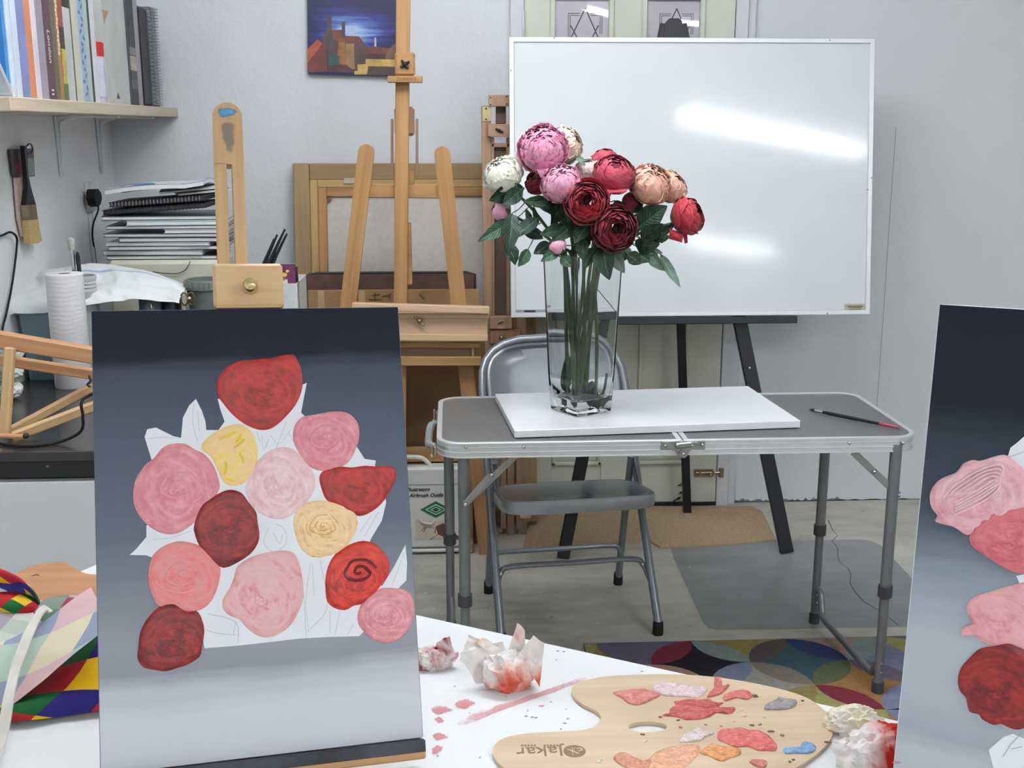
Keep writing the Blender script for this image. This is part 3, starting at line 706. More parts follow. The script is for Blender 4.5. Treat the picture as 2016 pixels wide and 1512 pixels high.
# ================================================================== gold frame and boards leaning on the wall
gl0, gl1 = 3.955, 4.155   # floor and top distance
GH = 1.335
def GY(z): return gl0+(gl1-gl0)*z/GH
GN = V(0, -GH, (gl1-gl0)).normalized(); GU = V(0, gl1-gl0, GH).normalized(); GP = V(0, gl0, 0)
GR = Matrix((V(1, 0, 0), -GN, GU)).transposed()
def GG(x, y, o=0): return PP(x, y, GP+GN*o, GN)
def GWp(x, t_, o): return GP+V(x, 0, 0)+GU*t_+GN*o
gf = thing('picture_frame', 'large dull gold picture frame turned to show the back of its canvas', 'picture frame', (-.2, gl0, 0))
tl = GG(577, 322); gx0 = tl.x; gx1 = .30; gt = (tl-GP).dot(GU); gw = .058
def bars(nm, x0, x1, t0, t1, wd, th, o, mat, par):
    for (c, s, vert) in (((x0+wd/2, (t0+t1)/2), (wd, t1-t0), 1), ((x1-wd/2, (t0+t1)/2), (wd, t1-t0), 1), (((x0+x1)/2, t1-wd/2), (x1-x0-2*wd, wd), 0), (((x0+x1)/2, t0+wd/2), (x1-x0-2*wd, wd), 0)):
        m = MB()
        if vert: m.beam(GWp(c[0], t0, o), GWp(c[0], t1, o), wd, th, (1, 0, 0), .003)
        else: m.beam(GWp(x0+wd, c[1], o), GWp(x1-wd, c[1], o), wd, th, (0, 0, 1), .003)
        put(nm, m, mat, par)
bars('frame_rail', gx0, gx1, .02, gt, gw, .03, 0, M_GOLD, gf)
bars('inner_slip', gx0+gw, gx1-gw, .02+gw, gt-gw, .028, .022, 0, wood('bright_gold', (164, 134, 86), (190, 160, 108)), gf)
bars('stretcher_bar', gx0+gw+.028, gx1-gw-.028, .02+gw+.028, gt-gw-.028, .032, .018, .003, M_OAKY, gf)
put('canvas_back', MB().box(GWp((gx0+gx1)/2, (gt+.02)/2, -.004), (gx1-gx0-2*gw-.06, .003, gt-.2), GR, .0005), flat('raw_canvas', (205, 200, 194), .9, 0, .1, .06, 60, .1), gf)
a = GG(632, 385, .013); put('corner_fold', MB().prism([GWp(a.x, (a-GP).dot(GU), .008), GWp(a.x, (a-GP).dot(GU)-.045, .008), GWp(a.x+.022, (a-GP).dot(GU)-.026, .008), GWp(a.x+.04, (a-GP).dot(GU)-.012, .008)], GN, .003), flat('brown_tape', (122, 84, 66), .8), gf)
a = GG(678, 356, .014); put('corner_label', MB().box(GWp(a.x+.02, (a-GP).dot(GU), .014), (.045, .003, .02), GR, .0005), flat('aged_label', (178, 172, 154)), gf)
# brown portfolio and cardboard in front of it
def leaner(nm, pts_top, x0, x1, top, ybot, ytop, th, mat, label, cat):
    n_ = V(0, -top, ytop-ybot).normalized(); u_ = V(0, ytop-ybot, top).normalized(); Rm = Matrix((V(1, 0, 0), -n_, u_)).transposed()
    L = V(0, ytop-ybot, top).length
    return (n_, u_, Rm, L)
topz = PY(760, 540, 3.955).z
pf = thing('portfolio_case', 'dark brown portfolio leaning between gold frame and cardboard', 'portfolio', (-.2, 3.915, 0))
px0, px1 = PY(600, 545, 3.95).x, PY(935, 545, 3.95).x
M_PORT = flat('brown_leatherette', (96, 72, 60), .6, 0, .3, .25, 30)
put('board', MB().beam(V((px0+px1)/2, 3.905, .001), V((px0+px1)/2, 3.965, topz), px1-px0, .016, (1, 0, 0), .003), M_PORT, pf)
put('zip_edge', MB().tube([(px0+.01, 3.962, topz-.002), (px0+.04, 3.963, topz+.004), (px1-.03, 3.963, topz+.004), (px1, 3.962, topz-.003), (px1+.001, 3.945, topz-.12)], .005, 8), flat('dark_zip', (46, 38, 40), .6), pf)
cx0, cx1 = PY(606, 585, 3.88).x, PY(944, 585, 3.88).x; ctz = PY(780, 571, 3.885).z
cb = thing('cardboard_box', 'flat brown cardboard carton standing behind the wooden easel', 'box', ((cx0+cx1)/2, 3.87, 0))
M_CARD = flat('cardboard', (160, 128, 92), .85, 0, .2, .14, 12)
put('carton', MB().beam(V((cx0+cx1)/2, 3.855, .001), V((cx0+cx1)/2, 3.895, ctz), cx1-cx0, .028, (1, 0, 0), .002), M_CARD, cb)
for x_, wd in ((632, .022), (712, .022)):
    p = PY(x_, 585, 3.876); put('tape', MB().beam(V(p.x, 3.8385+.02*0, .02), V(p.x, 3.8795, ctz+.001), wd, .001, (1, 0, 0), .0002), flat('clear_tape', (186, 158, 126), .3), cb)
m = MB()
for a, b in (((738, 577), (738, 592)), ((732, 582), (748, 580)), ((726, 590), (752, 590)), ((752, 584), (764, 582)), ((764, 582), (770, 578)), ((764, 582), (769, 587)), ((826, 580), (836, 589))):
    m.beam(PY(*a, 3.877), PY(*b, 3.877), .003, .001, (1, 0, .3), .0002)
put('printed_mark', m, flat('carton_ink', (84, 62, 44), .8), cb)
bx0, bx1 = PY(740, 800, 3.86).x, PY(955, 800, 3.86).x
solo('shaded_carton_part', MB().beam(V((bx0+bx1)/2, 3.80, .001), V((bx0+bx1)/2, 3.834, .76), bx1-bx0, .006, (1, 0, 0), .001), flat('shaded', (112, 82, 52), .6, 0, .3, .15, 5), 'brown hardboard panel standing in for the lower part of the carton under the easel tray', 'board')  # dark brown stands in for the shade on the lower carton
# ================================================================== tall wooden easel
EY = 3.70
def E(x, y, Y=EY): return PY(x, y, Y)
we = thing('studio_easel', 'tall honey coloured wooden studio easel in front of the gold frame', 'easel', (-.15, EY, 0))
mtop = E(795, -60); mb_ = E(790, 640); md = (mtop-mb_)
put('mast', MB().beam(E(786, 900, EY-.012), mtop+md*.12+V(0, -.012, 0), .0435, .024, (1, 0, 0), .002), M_OAKY, we)
for a, b in (((723, 284), (650, 880)), ((869, 288), (0, 0))):
    top = E(*a)
    if b == (0, 0): foot = PZ(957, 1084, 0); foot.y = EY
    else: foot = V(E(686, 595).x-(E(722, 290).x-E(686, 595).x)/(E(722, 290).z-E(686, 595).z)*E(686, 595).z, EY, 0)
    d = (top-foot).normalized(); s_ = V(d.z, 0, -d.x); wd = .0255
    pts = [foot-s_*wd, foot+s_*wd]+[top-d*wd+s_*(wd*math.cos(k*math.pi/10))+d*(wd*math.sin(k*math.pi/10)) for k in range(11)]
    m = MB(); m.prism([p-V(0, .013, 0) for p in pts], (0, -1, 0), .024)
    m.g = [Vector(((p-foot).dot(d), (p-foot).dot(s_)+top.x*3, p.y)) for p in m.v]
    put('side_leg', m, M_OAKY, we)
A, B = E(728, 375, EY+.018), E(866, 377, EY+.018); put('crossbar', MB().beam(A-V(.02, 0, 0), B+V(.02, 0, 0), .044, .02, (0, 0, 1)), M_OAKY, we)
# upper canvas clamp
a, b = E(777, 103, EY-.03), E(818, 150, EY-.03)
cl = put('clamp_block', MB().box(((a.x+b.x)/2, EY-.035, (a.z+b.z)/2), (b.x-a.x, .022, a.z-b.z), bev=.007), M_OAKY, we)
a, b = E(763, 150, EY-.045), E(832, 163, EY-.045)
put('clamp_lip', MB().box(((a.x+b.x)/2, EY-.042, (a.z+b.z)/2), (b.x-a.x, .045, a.z-b.z), bev=.002), M_OAKY, cl)
text('maker_script', "Jackson's", V(a.x+.028, EY-.0648, b.z+.006), (1, 0, 0), (0, 0, 1), .017, flat('burnt_mark', (128, 88, 50), .7), cl, .35)
c = E(797, 127, EY-.05); m = MB().ball(c, .009)
for k in range(4):
    a_ = R(35+90*k); m.tube([c, c+V(math.cos(a_)*.017, -.004, math.sin(a_)*.015)], [.006, .0035], 8)
put('wing_nut', m, flat('dark_iron', (44, 42, 42), .5, .6), cl)
# back prop: rounded plate, two rods, sleeve blocks
a, b = E(776, 210, EY+.02), E(817, 268, EY+.02); put('back_plate', MB().box(((a.x+b.x)/2, EY+.02, (a.z+b.z)/2), (b.x-a.x, .02, a.z-b.z), bev=.009), M_REDW, we)
for x in (772, 821):
    p, q = E(x, 234, EY+.03), E(x, 346, EY+.03); put('prop_rod', MB().beam(p, q, .0085, .014, (1, 0, 0), .001), M_REDW, we)
a, b = E(775, 336, EY+.02), E(816, 364, EY+.02); put('sleeve', MB().box(((a.x+b.x)/2, EY+.018, (a.z+b.z)/2), (b.x-a.x, .02, a.z-b.z), bev=.003), M_OAKY, we)
a, b = E(777, 438, EY+.015), E(812, 560, EY+.015); put('sleeve', MB().box(((a.x+b.x)/2, EY+.013, (a.z+b.z)/2), (b.x-a.x, .022, a.z-b.z), bev=.003), M_OAKY, we)
# tray, drawer block and lower shelf
a, b = E(693, 596, 3.60), E(963, 613, 3.60); rz = Matrix.Rotation(R(.6), 3, 'Y')
ty = put('tray_lip', MB().beam(V(a.x, 3.60, a.z-.010), V(b.x, 3.60, E(963, 610, 3.60).z), .022, .03, (0, 0, 1)), M_PALEB, we)
put('tray', MB().box(((a.x+b.x)/2, 3.645, E(830, 612, 3.645).z-.012), (b.x-a.x, .07, .014), rz, .002), M_PALEB, we)
a, b = E(700, 622, 3.62), E(960, 671, 3.62); blk = put('tray_block', MB().beam(V(a.x, 3.635, (a.z+b.z)/2+.002), V(b.x, 3.635, (a.z+b.z)/2-.004), a.z-b.z, .03, (0, 0, 1)), M_PALEB, we)
put('block_ledge', MB().beam(V(a.x, 3.617, b.z+.018), V(b.x, 3.617, b.z+.010), .022, .008, (0, 0, 1)), M_PALEB, we)
c = E(826, 632, 3.605); m = MB().ball(c, .0085).tube([c, c+V(-.013, -.004, .014)], [.005, .003], 8).ball(c+V(-.013, -.004, .014), .0055).tube([c, c+V(.013, -.004, -.012)], [.005, .003], 8).ball(c+V(.013, -.004, -.012), .0045).tube([c, c+V(0, .03, 0)], .004, 8)
put('tray_wing_nut', m, M_ABRASS, blk)
for (y0, y1, xx, Y) in ((675, 683, 945, 3.66), (703, 718, 947, 3.645)):
    a, b = E(690, y0, Y), E(xx, y1, Y); put('shelf_rail', MB().beam(V(a.x, Y, (a.z+b.z)/2+.003), V(b.x, Y, (a.z+b.z)/2-.002), a.z-b.z, .02, (0, 0, 1)), M_OAKY, we)
a, b = E(690, 683, 3.685), E(946, 712, 3.685); put('shelf_back', MB().box(((a.x+b.x)/2, 3.678, (a.z+b.z)/2), (b.x-a.x, .008, a.z-b.z+.02)), M_REDW, we)
a, b = E(928, 685, 3.66), E(934, 706, 3.66); put('shelf_divider', MB().box(((a.x+b.x)/2, 3.662, (a.z+b.z)/2), (.008, .02, a.z-b.z)), M_PALEB, we)
a, b = E(690, 880, 3.775), E(920, 905, 3.775); put('lower_crossbar', MB().beam(V(-.40, 3.765, (a.z+b.z)/2), V(.09, 3.765, (a.z+b.z)/2), a.z-b.z, .022, (0, 0, 1)), M_OAKY, we)
for x in (-.33, .045): put('skid', MB().box((x, 3.745, .02), (.03, .09, .038), bev=.004), M_OAKY, we); put('skid_post', MB().beam(V(x, 3.765, .03), V(x, 3.765, .3), .03, .022, (1, 0, 0)), M_OAKY, we)

# ================================================================== folded wooden easel behind the whiteboard
fe = thing('folded_easel', 'folded wooden box easel standing upright left of the whiteboard', 'easel', (.17, 3.89, 0))
Y2 = 3.885
def G2(x, y, Y=Y2): return PY(x, y, Y)
def blk2(nm, a, b, th, mat, bev=.002, Y=Y2, par=None):
    p, q = G2(*a, Y), G2(*b, Y); return put(nm, MB().beam(V((p.x+q.x)/2, Y, q.z), V((p.x+q.x)/2, Y, p.z), q.x-p.x, th, (1, 0, 0), bev), mat, par or fe)
lx = G2(958, 400).x; rx = .232
put('rail', MB().beam(V(lx+.008, Y2+.01, .0005), V(lx, Y2+.01, G2(958, 208).z), .032, .03, (1, 0, 0)), M_REDW, fe)
put('rail', MB().beam(V(rx+.008, Y2+.01, .0005), V(rx, Y2+.01, G2(958, 208).z), .032, .03, (1, 0, 0)), M_REDW, fe)
blk2('top_block', (962, 187), (1012, 210), .03, M_REDW, Y=Y2-.022)
bp = blk2('brass_plate', (949.5, 210), (967, 239), .002, M_BRASS, .0005, Y2-.0065)
put('plate_screw', MB().ball(G2(957, 214, Y2-.009), .003, seg=8).ball(G2(957, 235, Y2-.009), .003, seg=8), flat('dark_iron', (44, 42, 42)), bp)
put('block_screw', MB().ball(G2(966, 192, Y2-.038), .0025, seg=8).ball(G2(997, 190, Y2-.038), .0025, seg=8).ball(G2(966, 206, Y2-.038), .0025, seg=8).ball(G2(997, 205, Y2-.038), .0025, seg=8), flat('dark_iron', (44, 42, 42)), fe)
b = blk2('slide_block', (960, 244), (1012, 269), .03, M_REDW, Y=Y2-.022)
c = G2(983, 257, Y2-.04); put('wing_nut', MB().ball(c, .006).tube([c, c+V(-.012, -.002, .006)], [.004, .003], 8).tube([c, c+V(.013, -.002, -.006)], [.004, .003], 8), flat('dark_iron', (44, 42, 42)), b)
for x0, x1 in ((967, 974), (997, 1004)): blk2('inner_stile', (x0, 270), (x1, 620), .02, M_REDW)
blk2('mast_strip', (976, 210), (996, 244), .015, flat('dark_walnut', (92, 70, 56), .6), Y=Y2+.006)
blk2('inner_rail', (967, 282), (1004, 290), .02, M_REDW); blk2('dark_panel', (972, 290), (1000, 620), .006, flat('dark_walnut', (92, 70, 56), .6), Y=Y2+.012)
b = blk2('lower_block', (964, 622), (1008, 646), .034, M_REDW, Y=Y2-.024)
c = G2(985, 633, Y2-.045); put('wing_nut', MB().ball(c, .006).tube([c, c+V(-.011, -.002, -.004)], [.004, .003], 8).tube([c, c+V(.011, -.002, .004)], [.004, .003], 8), M_ABRASS, b)
b = blk2('base_block', (964, 648), (1026, 675), .03, wood('brown_beech', (118, 84, 62), (150, 112, 86)), Y=Y2-.018)
c = G2(987, 664, Y2-.038); put('knob', MB().ball(c, .008).lathe([(0, 0), (.010, .001), (.010, .004)], c+V(0, .012, 0), (0, -1, 0), 14), M_ABRASS, b)
for x0, x1, y1 in ((984, 996, 1040), (998, 1012, 1056), (1016, 1029, 1040)): blk2('lower_leg', (x0, 680), (x1, y1), .02, M_REDW, Y=Y2-.004)
blk2('peg', (1024, 1014), (1045, 1020), .01, M_PALEB, Y=Y2-.02)

# ================================================================== white airbrush case
ac = thing('airbrush_case', 'white airbrush outfit case with green diamond standing on the floor', 'case', (-.1, 3.715, 0))
x1 = PY(906, 1000, 3.70).x; x0 = x1-.30; zt_ = PY(860, 921, 3.70).z; yc = 3.70
M_CASE = flat('case_white', (214, 215, 210), .45, 0, .4, .04)
put('shell', MB().box(((x0+x1)/2, yc+.03, zt_/2+.012), (x1-x0, .06, zt_-.022), bev=.008), M_CASE, ac)
zl = PY(860, 953, yc).z; put('lid_line', MB().box(((x0+x1)/2, yc-.0005, zl), (x1-x0-.01, .003, .003), bev=.0005), flat('case_seam', (170, 172, 168), .6), ac)
put('rib', MB().box(((x0+x1)/2, yc+.028, .014), (x1-x0+.004, .066, .012), bev=.004), M_CASE, ac)
for s in (x0+.03, x1-.03): put('case_foot', MB().box((s, yc+.03, .005), (.03, .05, .009)), M_RUBBER, ac)
hx0, hx1 = PY(760, 900, yc+.03).x, PY(848, 900, yc+.03).x; hz = PY(820, 900, yc+.03).z
put('handle', MB().tube(curve([(hx0-.02, yc+.03, zt_-.002), (hx0, yc+.03, hz-.012), (hx0+.025, yc+.03, hz), (hx1-.045, yc+.03, hz), (hx1-.018, yc+.03, hz-.012), (hx1, yc+.03, zt_-.002)], 5), .008, 10), flat('handle_white', (222, 220, 210), .4), ac)
put('lid_catch', MB().box((PY(872, 915, yc+.02).x, yc+.02, zt_+.003), (.012, .02, .008)), M_CASE, ac)
o = PY(815, 967, yc-.001); M_TXT = flat('case_ink', (38, 38, 40), .6)
hh = .0165
p = PY(848, 966.5, yc-.002); text('lettering', 'Illustrators', V(p.x-.0835, yc-.0015, p.z), (1, 0, 0), (0, 0, 1), hh*1.1, M_TXT, ac, .28, .0003, .0004)
p = PY(868, 978, yc-.002); text('lettering', 'Airbrush Outfit', V(p.x-.108, yc-.0015, p.z), (1, 0, 0), (0, 0, 1), hh*1.1, M_TXT, ac, .28, .0003, .0004)
dc = PY(858, 1003, yc); G1, G2_, G3 = flat('logo_green', (38, 108, 66), .5), flat('logo_pale', (196, 222, 200), .5), flat('logo_deep', (30, 82, 50), .5)
for i, (sw, sh, mt) in enumerate(((.054, .030, G1), (.036, .020, G2_), (.030, .016, G1), (.019, .0105, G2_), (.013, .008, G3))):
    put('diamond', MB().prism([V(dc.x-sw, yc-.001-.0004*i, dc.z), V(dc.x, yc-.001-.0004*i, dc.z-sh), V(dc.x+sw, yc-.001-.0004*i, dc.z), V(dc.x, yc-.001-.0004*i, dc.z+sh)], (0, -1, 0), .0004), mt, ac)
# the printed hand with an airbrush along the bottom of the case
def pr(nm, pts, mt, k=0): put(nm, MB().prism([V(PY(x, y, yc).x, yc-.0012-.0003*k, PY(x, y, yc).z) for x, y in pts], (0, -1, 0), .0004), mt, ac)
pr('printed_band', [(818, 1022), (850, 1028), (880, 1024), (880, 1060), (818, 1062)], flat('print_beige', (205, 194, 178), .6))
pr('printed_hand', [(858, 1036), (872, 1030), (885, 1034), (890, 1048), (905, 1056), (905, 1063), (884, 1060), (862, 1052)], flat('print_brown', (112, 70, 66), .6), 1)
for a, b in (((828, 1046), (836, 1037)), ((836, 1037), (854, 1040)), ((833, 1047), (838, 1038)), ((855, 1050), (858, 1037)), ((862, 1050), (862, 1038)), ((846, 1062), (864, 1050)), ((864, 1050), (880, 1063))):
    pr('printed_line', [a, (a[0]+1.6, a[1]), (b[0]+1.6, b[1]), b], flat('print_dark', (84, 58, 54), .6), 2)
put('front_clip', MB().tube(curve([PY(828, 1016, yc-.004), PY(830, 1027, yc-.006), PY(848, 1031, yc-.006), PY(856, 1024, yc-.004)], 4), .0035, 8), flat('handle_white', (222, 220, 210)), ac)

# ================================================================== painting on the wall
wp = thing('wall_painting', 'small canvas of brown rooftops under a night sky hanging on the back wall', 'painting', PY(690, 140, YW))
YP = YW-.024
def WPt(x, y, o=0): p = PY(x, y, YP-o); return p
cor = [WPt(604, -70), WPt(781, -70), WPt(780, 151), WPt(606, 146)]
t = NT('night_sky'); v = t.pos(); cx_ = WPt(690, 60)
d1 = t.n('ShaderNodeVectorMath'); d1.operation = 'SUBTRACT'; t.l(v, d1.inputs[0]); d1.inputs[1].default_value = cx_
mp = t.mapv(d1.outputs[0], (6.5, 0, 9.5)); ln_ = t.n('ShaderNodeVectorMath'); ln_.operation = 'LENGTH'; t.l(mp, ln_.inputs[0])
st = t.noise(t.mapv(v, (5, 1, 42)), 1, 3); f = t.math('ADD', ln_.outputs['Value'], t.math('MULTIPLY', t.math('SUBTRACT', st, .5), 1.5))
t.base(t.ramp(f, [(.10, (170, 190, 225)), (.38, (92, 118, 188)), (.66, (44, 52, 130)), (1, (26, 28, 74))])); t.set(.4)
put('canvas', MB().prism(cor, (0, -1, 0), .022), t.m, wp)
def pt(nm, pts, c, k=0, c2=None):
    P_ = [WPt(560+x*.248, y*.248, .0006+.0004*k) for x, y in pts]
    put(nm, MB().prism(P_, (0, -1, 0), .0005), flat('wp_%d_%d_%d' % c, c, .45, var=.3, scale=28), wp)
pt('house', [(182, 390), (262, 312), (330, 365), (345, 570), (182, 575)], (110, 52, 46))
pt('house_front', [(182, 390), (262, 312), (300, 345), (240, 430), (185, 500)], (168, 84, 48), 1)
pt('tower_block', [(300, 300), (330, 240), (450, 236), (490, 285), (590, 288), (655, 370), (645, 510), (560, 560), (350, 570), (340, 400), (305, 350)], (84, 62, 62), 1)
pt('roof', [(375, 240), (455, 236), (490, 290), (480, 330), (430, 335), (385, 300)], (122, 72, 54), 2)
pt('roof', [(485, 285), (590, 288), (620, 320), (550, 345), (485, 345)], (112, 62, 52), 2)
pt('chimney', [(332, 130), (373, 132), (376, 395), (345, 395)], (74, 64, 66), 3)
pt('chimney', [(455, 172), (482, 174), (480, 300), (455, 300)], (70, 58, 64), 3)
pt('lit_wall', [(430, 335), (480, 332), (490, 515), (440, 510), (418, 450)], (150, 98, 54), 3)
pt('lit_wall', [(485, 348), (552, 345), (558, 550), (520, 540), (490, 510)], (146, 116, 78), 3)
pt('bush', [(355, 440), (400, 418), (440, 450), (430, 540), (395, 570), (350, 560)], (66, 92, 88), 3)
pt('shade_wall', [(345, 520), (440, 515), (560, 555), (550, 580), (345, 572)], (84, 46, 56), 4)
pt('low_roof', [(650, 372), (720, 372), (835, 380), (865, 350), (880, 350), (880, 470), (645, 470)], (112, 60, 52), 2)
pt('low_wall', [(648, 425), (810, 430), (810, 470), (648, 470)], (76, 48, 44), 3)
pt('gable', [(805, 430), (835, 385), (880, 345), (880, 470), (805, 470)], (118, 84, 70), 3)
pt('yellow_wall', [(645, 468), (880, 472), (880, 530), (665, 525), (655, 590), (555, 592), (555, 565), (580, 560), (580, 512), (645, 508)], (190, 156, 84), 4)
pt('dark_wall', [(660, 525), (880, 530), (880, 600), (655, 592)], (84, 62, 58), 3)
pt('pale_stack', [(714, 298), (728, 296), (730, 370), (714, 370)], (186, 178, 170), 3)
# ================================================================== white table in the foreground
WT = .72
e0 = V(-.577, 1.902); e1 = V(.481, 1.300); tu = (e1-e0).normalized(); tv = V(-tu.y, tu.x)*-1   # along the far edge, towards the camera
if tv.y > 0: tv = -tv
TL_, TD = 1.78, .95
TU, TV = V(tu.x, tu.y, 0), V(tv.x, tv.y, 0); TO = V(e0.x, e0.y, 0)
wt = thing('white_table', 'white paint stained work table in the foreground', 'table', TO+TU*TL_/2+TV*TD/2)
t = NT('white_melamine'); v = t.pos(); t.base(t.mix(t.ramp(t.noise(v, 7, 4), [(.4, (0, 0, 0, 1)), (.75, (.5, .5, .5, 1))]), lin((230, 232, 234)), lin((222, 223, 225)))); t.set(.5, 0, .3); M_MEL = t.m
TR3 = Matrix((TU, TV, V(0, 0, 1))).transposed()
put('tabletop', MB().box(TO+TU*TL_/2+TV*TD/2+V(0, 0, WT-.0125), (TL_, TD, .025), TR3, .002), M_MEL, wt)
for a, b in ((.06, .06), (TL_-.06, .06), (.06, TD-.06), (TL_-.06, TD-.06)):
    p = TO+TU*a+TV*b; put('leg', MB().tube([p+V(0, 0, .0005), p+V(0, 0, WT-.024)], .02, 12), M_GREYTUBE, wt)
# paint marks on the table top
def stainmat(name, c, strength=.8, nscale=6):
    if name in MATS: return MATS[name]
    t = NT(name); g = t.attr(); sp = t.n('ShaderNodeSeparateXYZ'); t.l(g, sp.inputs[0])
    nz = t.noise(t.mapv(g, (1, 1, 0)), nscale, 4, .6)
    f = t.math('MULTIPLY', t.ramp(t.math('ADD', sp.outputs['Z'], t.math('MULTIPLY', t.math('SUBTRACT', nz, .5), 1.2)), [(.55, (1, 1, 1, 1)), (1.05, (0, 0, 0, 1))]), strength)
    t.base(lin(c)); t.set(.5, 0, .3); t.l(f, t.b.inputs['Alpha']); MATS[name] = t.m; return t.m
def stain(nm, pts, mat, h=.0004, z=WT):
    put(nm, MB().patch([PZ(x, y, z+.0002) for x, y in smooth([V(*p) for p in pts], 3)], (0, 0, 1), h), mat, wt)
def zq(pts, ox, oy, k): return [(ox+x*k, oy+y*k) for x, y in pts]
SP = stainmat('pink_smear', (226, 156, 162), .62, 4)
K1 = .2064
stain('paint_smear', zq([(300, 1075), (390, 1020), (560, 940), (760, 890), (960, 820), (1150, 760), (1350, 690), (1530, 630), (1600, 650), (1420, 720), (1200, 800), (960, 880), (760, 950), (560, 1030), (400, 1095), (310, 1110)], 840, 1200, K1), SP)
stain('paint_spot', zq([(250, 900), (310, 860), (400, 855), (465, 890), (440, 930), (360, 960), (280, 945)], 840, 1200, K1), stainmat('pink_spot', (216, 134, 146), .8, 1.6))
stain('paint_spot', zq([(40, 940), (90, 915), (180, 920), (255, 955), (190, 995), (110, 1010), (50, 990)], 840, 1200, K1), stainmat('pink_spot', (206, 108, 122)))
stain('paint_spot', zq([(70, 1040), (120, 1020), (170, 1060), (150, 1090), (100, 1080)], 840, 1200, K1), stainmat('pink_spot', (206, 108, 122)))
stain('paint_spot', zq([(50, 1190), (120, 1170), (210, 1215), (150, 1250), (80, 1250)], 840, 1200, K1), stainmat('pink_spot', (206, 108, 122)))
stain('paint_spot', zq([(50, 1320), (110, 1290), (160, 1320), (110, 1380), (50, 1390)], 840, 1200, K1), stainmat('pink_spot', (206, 108, 122)))
stain('paint_spot', zq([(1060, 920), (1100, 912), (1130, 922), (1095, 932)], 840, 1200, K1), stainmat('pink_spot', (206, 108, 122)))
m = MB(); rs = random.Random(3)
for i in range(26):
    x, y = rs.uniform(860, 1130), rs.uniform(1290, 1500)
    p = PZ(x, y, WT+.0003); r = rs.uniform(.0003, .0010); a = rs.random()*6
    if (x > 1120 and y > 1330): continue
    m.patch([p+V(math.cos(a+k)*r*rs.uniform(.6, 2.2), math.sin(a+k)*r, 0) for k in range(6)], (0, 0, 1), .0006)
for x, y in ((1264, 1322), (1036, 1410), (1048, 1412), (1055, 1413), (1112, 1424), (1118, 1415), (1098, 1282), (1110, 1283)):
    p = PZ(x, y, WT+.0003); m.patch([p+V(math.cos(k)*.0024, math.sin(k)*.0012, 0) for k in range(6)], (0, 0, 1), .0006)
o = put('crumb', m, flat('grey_crumbs', (150, 148, 146), .8, var=.4), wt); o['kind'] = 'stuff'

# ================================================================== canvases on table easels
class Plane: pass
def mkcanvas(TLp, u, v, W, H, th):
    c = Plane(); c.o = TLp; c.u = u.normalized(); c.v = (v-c.u*v.dot(c.u)).normalized(); c.n = c.v.cross(c.u)
    if c.n.y > 0: c.n = -c.n
    c.W, c.H, c.th = W, H, th
    c.R = Matrix((c.u, -c.n, -c.v)).transposed()
    c.at = lambda a, b, o=0: c.o+c.u*a+c.v*b+c.n*o
    c.px = lambda x, y, o=0: PP(x, y, c.o+c.n*o, c.n)
    return c
cA = mkcanvas(V(-.408, 1.284, 1.243), V(.342, .076, -.010), V(.035, -.179, -.472), .350, .506, .017)
def bgmat(name, stops):
    t = NT(name); g = t.attr(); sp = t.n('ShaderNodeSeparateXYZ'); t.l(g, sp.inputs[0])
    st = t.noise(t.mapv(g, (2.5, 46, 0)), 1, 4); sw = t.noise(t.mapv(g, (2.2, 2.2, 0)), 1, 3); wv = t.noise(t.mapv(g, (240, 240, 0)), 1, 2)
    f = t.math('ADD', sp.outputs['Y'], t.math('ADD', t.math('MULTIPLY', t.math('SUBTRACT', st, .5), .05), t.math('MULTIPLY', t.math('SUBTRACT', sw, .5), .045)))
    t.base(t.ramp(f, stops)); t.set(.6, 0, .12); t.bump(t.math('ADD', wv, t.math('MULTIPLY', st, .8)), .18, .0012); return t.m
M_BGA = bgmat('grey_ground', [(0, (30, 33, 45)), (.105, (34, 38, 50)), (.14, (66, 74, 88)), (.30, (84, 94, 109)), (.5, (98, 108, 122)), (.68, (136, 142, 152)), (.745, (150, 155, 164)), (.80, (146, 151, 160)), (.84, (188, 193, 200)), (.90, (205, 209, 215)), (1, (204, 208, 215))])
M_EDGE = flat('primed_canvas_edge', (226, 226, 226), .8, 0, .2, .06)
def canvas(c, name, label, bg, edge):
    th_ = thing(name, label, 'painting', c.at(c.W/2, c.H, -c.th/2))
    m = MB(); m.box(c.at(c.W/2, c.H/2, -c.th/2), (c.W, c.th, c.H), c.R, .0015)
    put('stretched_canvas', m, edge, th_)
    m = MB(); n_ = 10; m.grid(lambda a, b: c.at(.0008+a*(c.W-.0016), .0008+b*(c.H-.0016), .0003), n_, n_); m2 = MB()
    put('painted_ground', m, bg, th_)
    # stretcher bars behind
    m = MB()
    for a, b in (((.02, 0), (.02, c.H)), ((c.W-.02, 0), (c.W-.02, c.H))): m.beam(c.at(a[0], .002, -c.th-.0005), c.at(b[0], c.H-.002, -c.th-.0005), .036, .004, c.u)
    for b in (.02, c.H-.02): m.beam(c.at(.04, b, -c.th-.0005), c.at(c.W-.04, b, -c.th-.0005), .036, .004, c.v)
    put('stretcher', m, M_PALEB, th_)
    return th_
pA = canvas(cA, 'flower_painting', 'unfinished canvas of thirteen painted roses on a dark grey ground', M_BGA, flat('dark_canvas_edge', (96, 102, 112), .7, 0, .2, .2))
def z6(pts): return [(170+x*.3423, 590+y*.3423) for x, y in pts]
def dab(c, par, nm, pts, mat, h, o=.0004, k=3, rough=.4):
    P_ = [c.px(p.x, p.y, o) for p in smooth([V(*q) for q in pts], k)]
    if (P_[1]-P_[0]).cross(P_[2]-P_[1]).length == 0: pass
    return put(nm, MB().patch(P_, c.n, h, 0, rough, len(par.children)), mat, par, 60)
M_BARE = flat('bare_primed', (232, 234, 238), .75, 0, .2, .02)
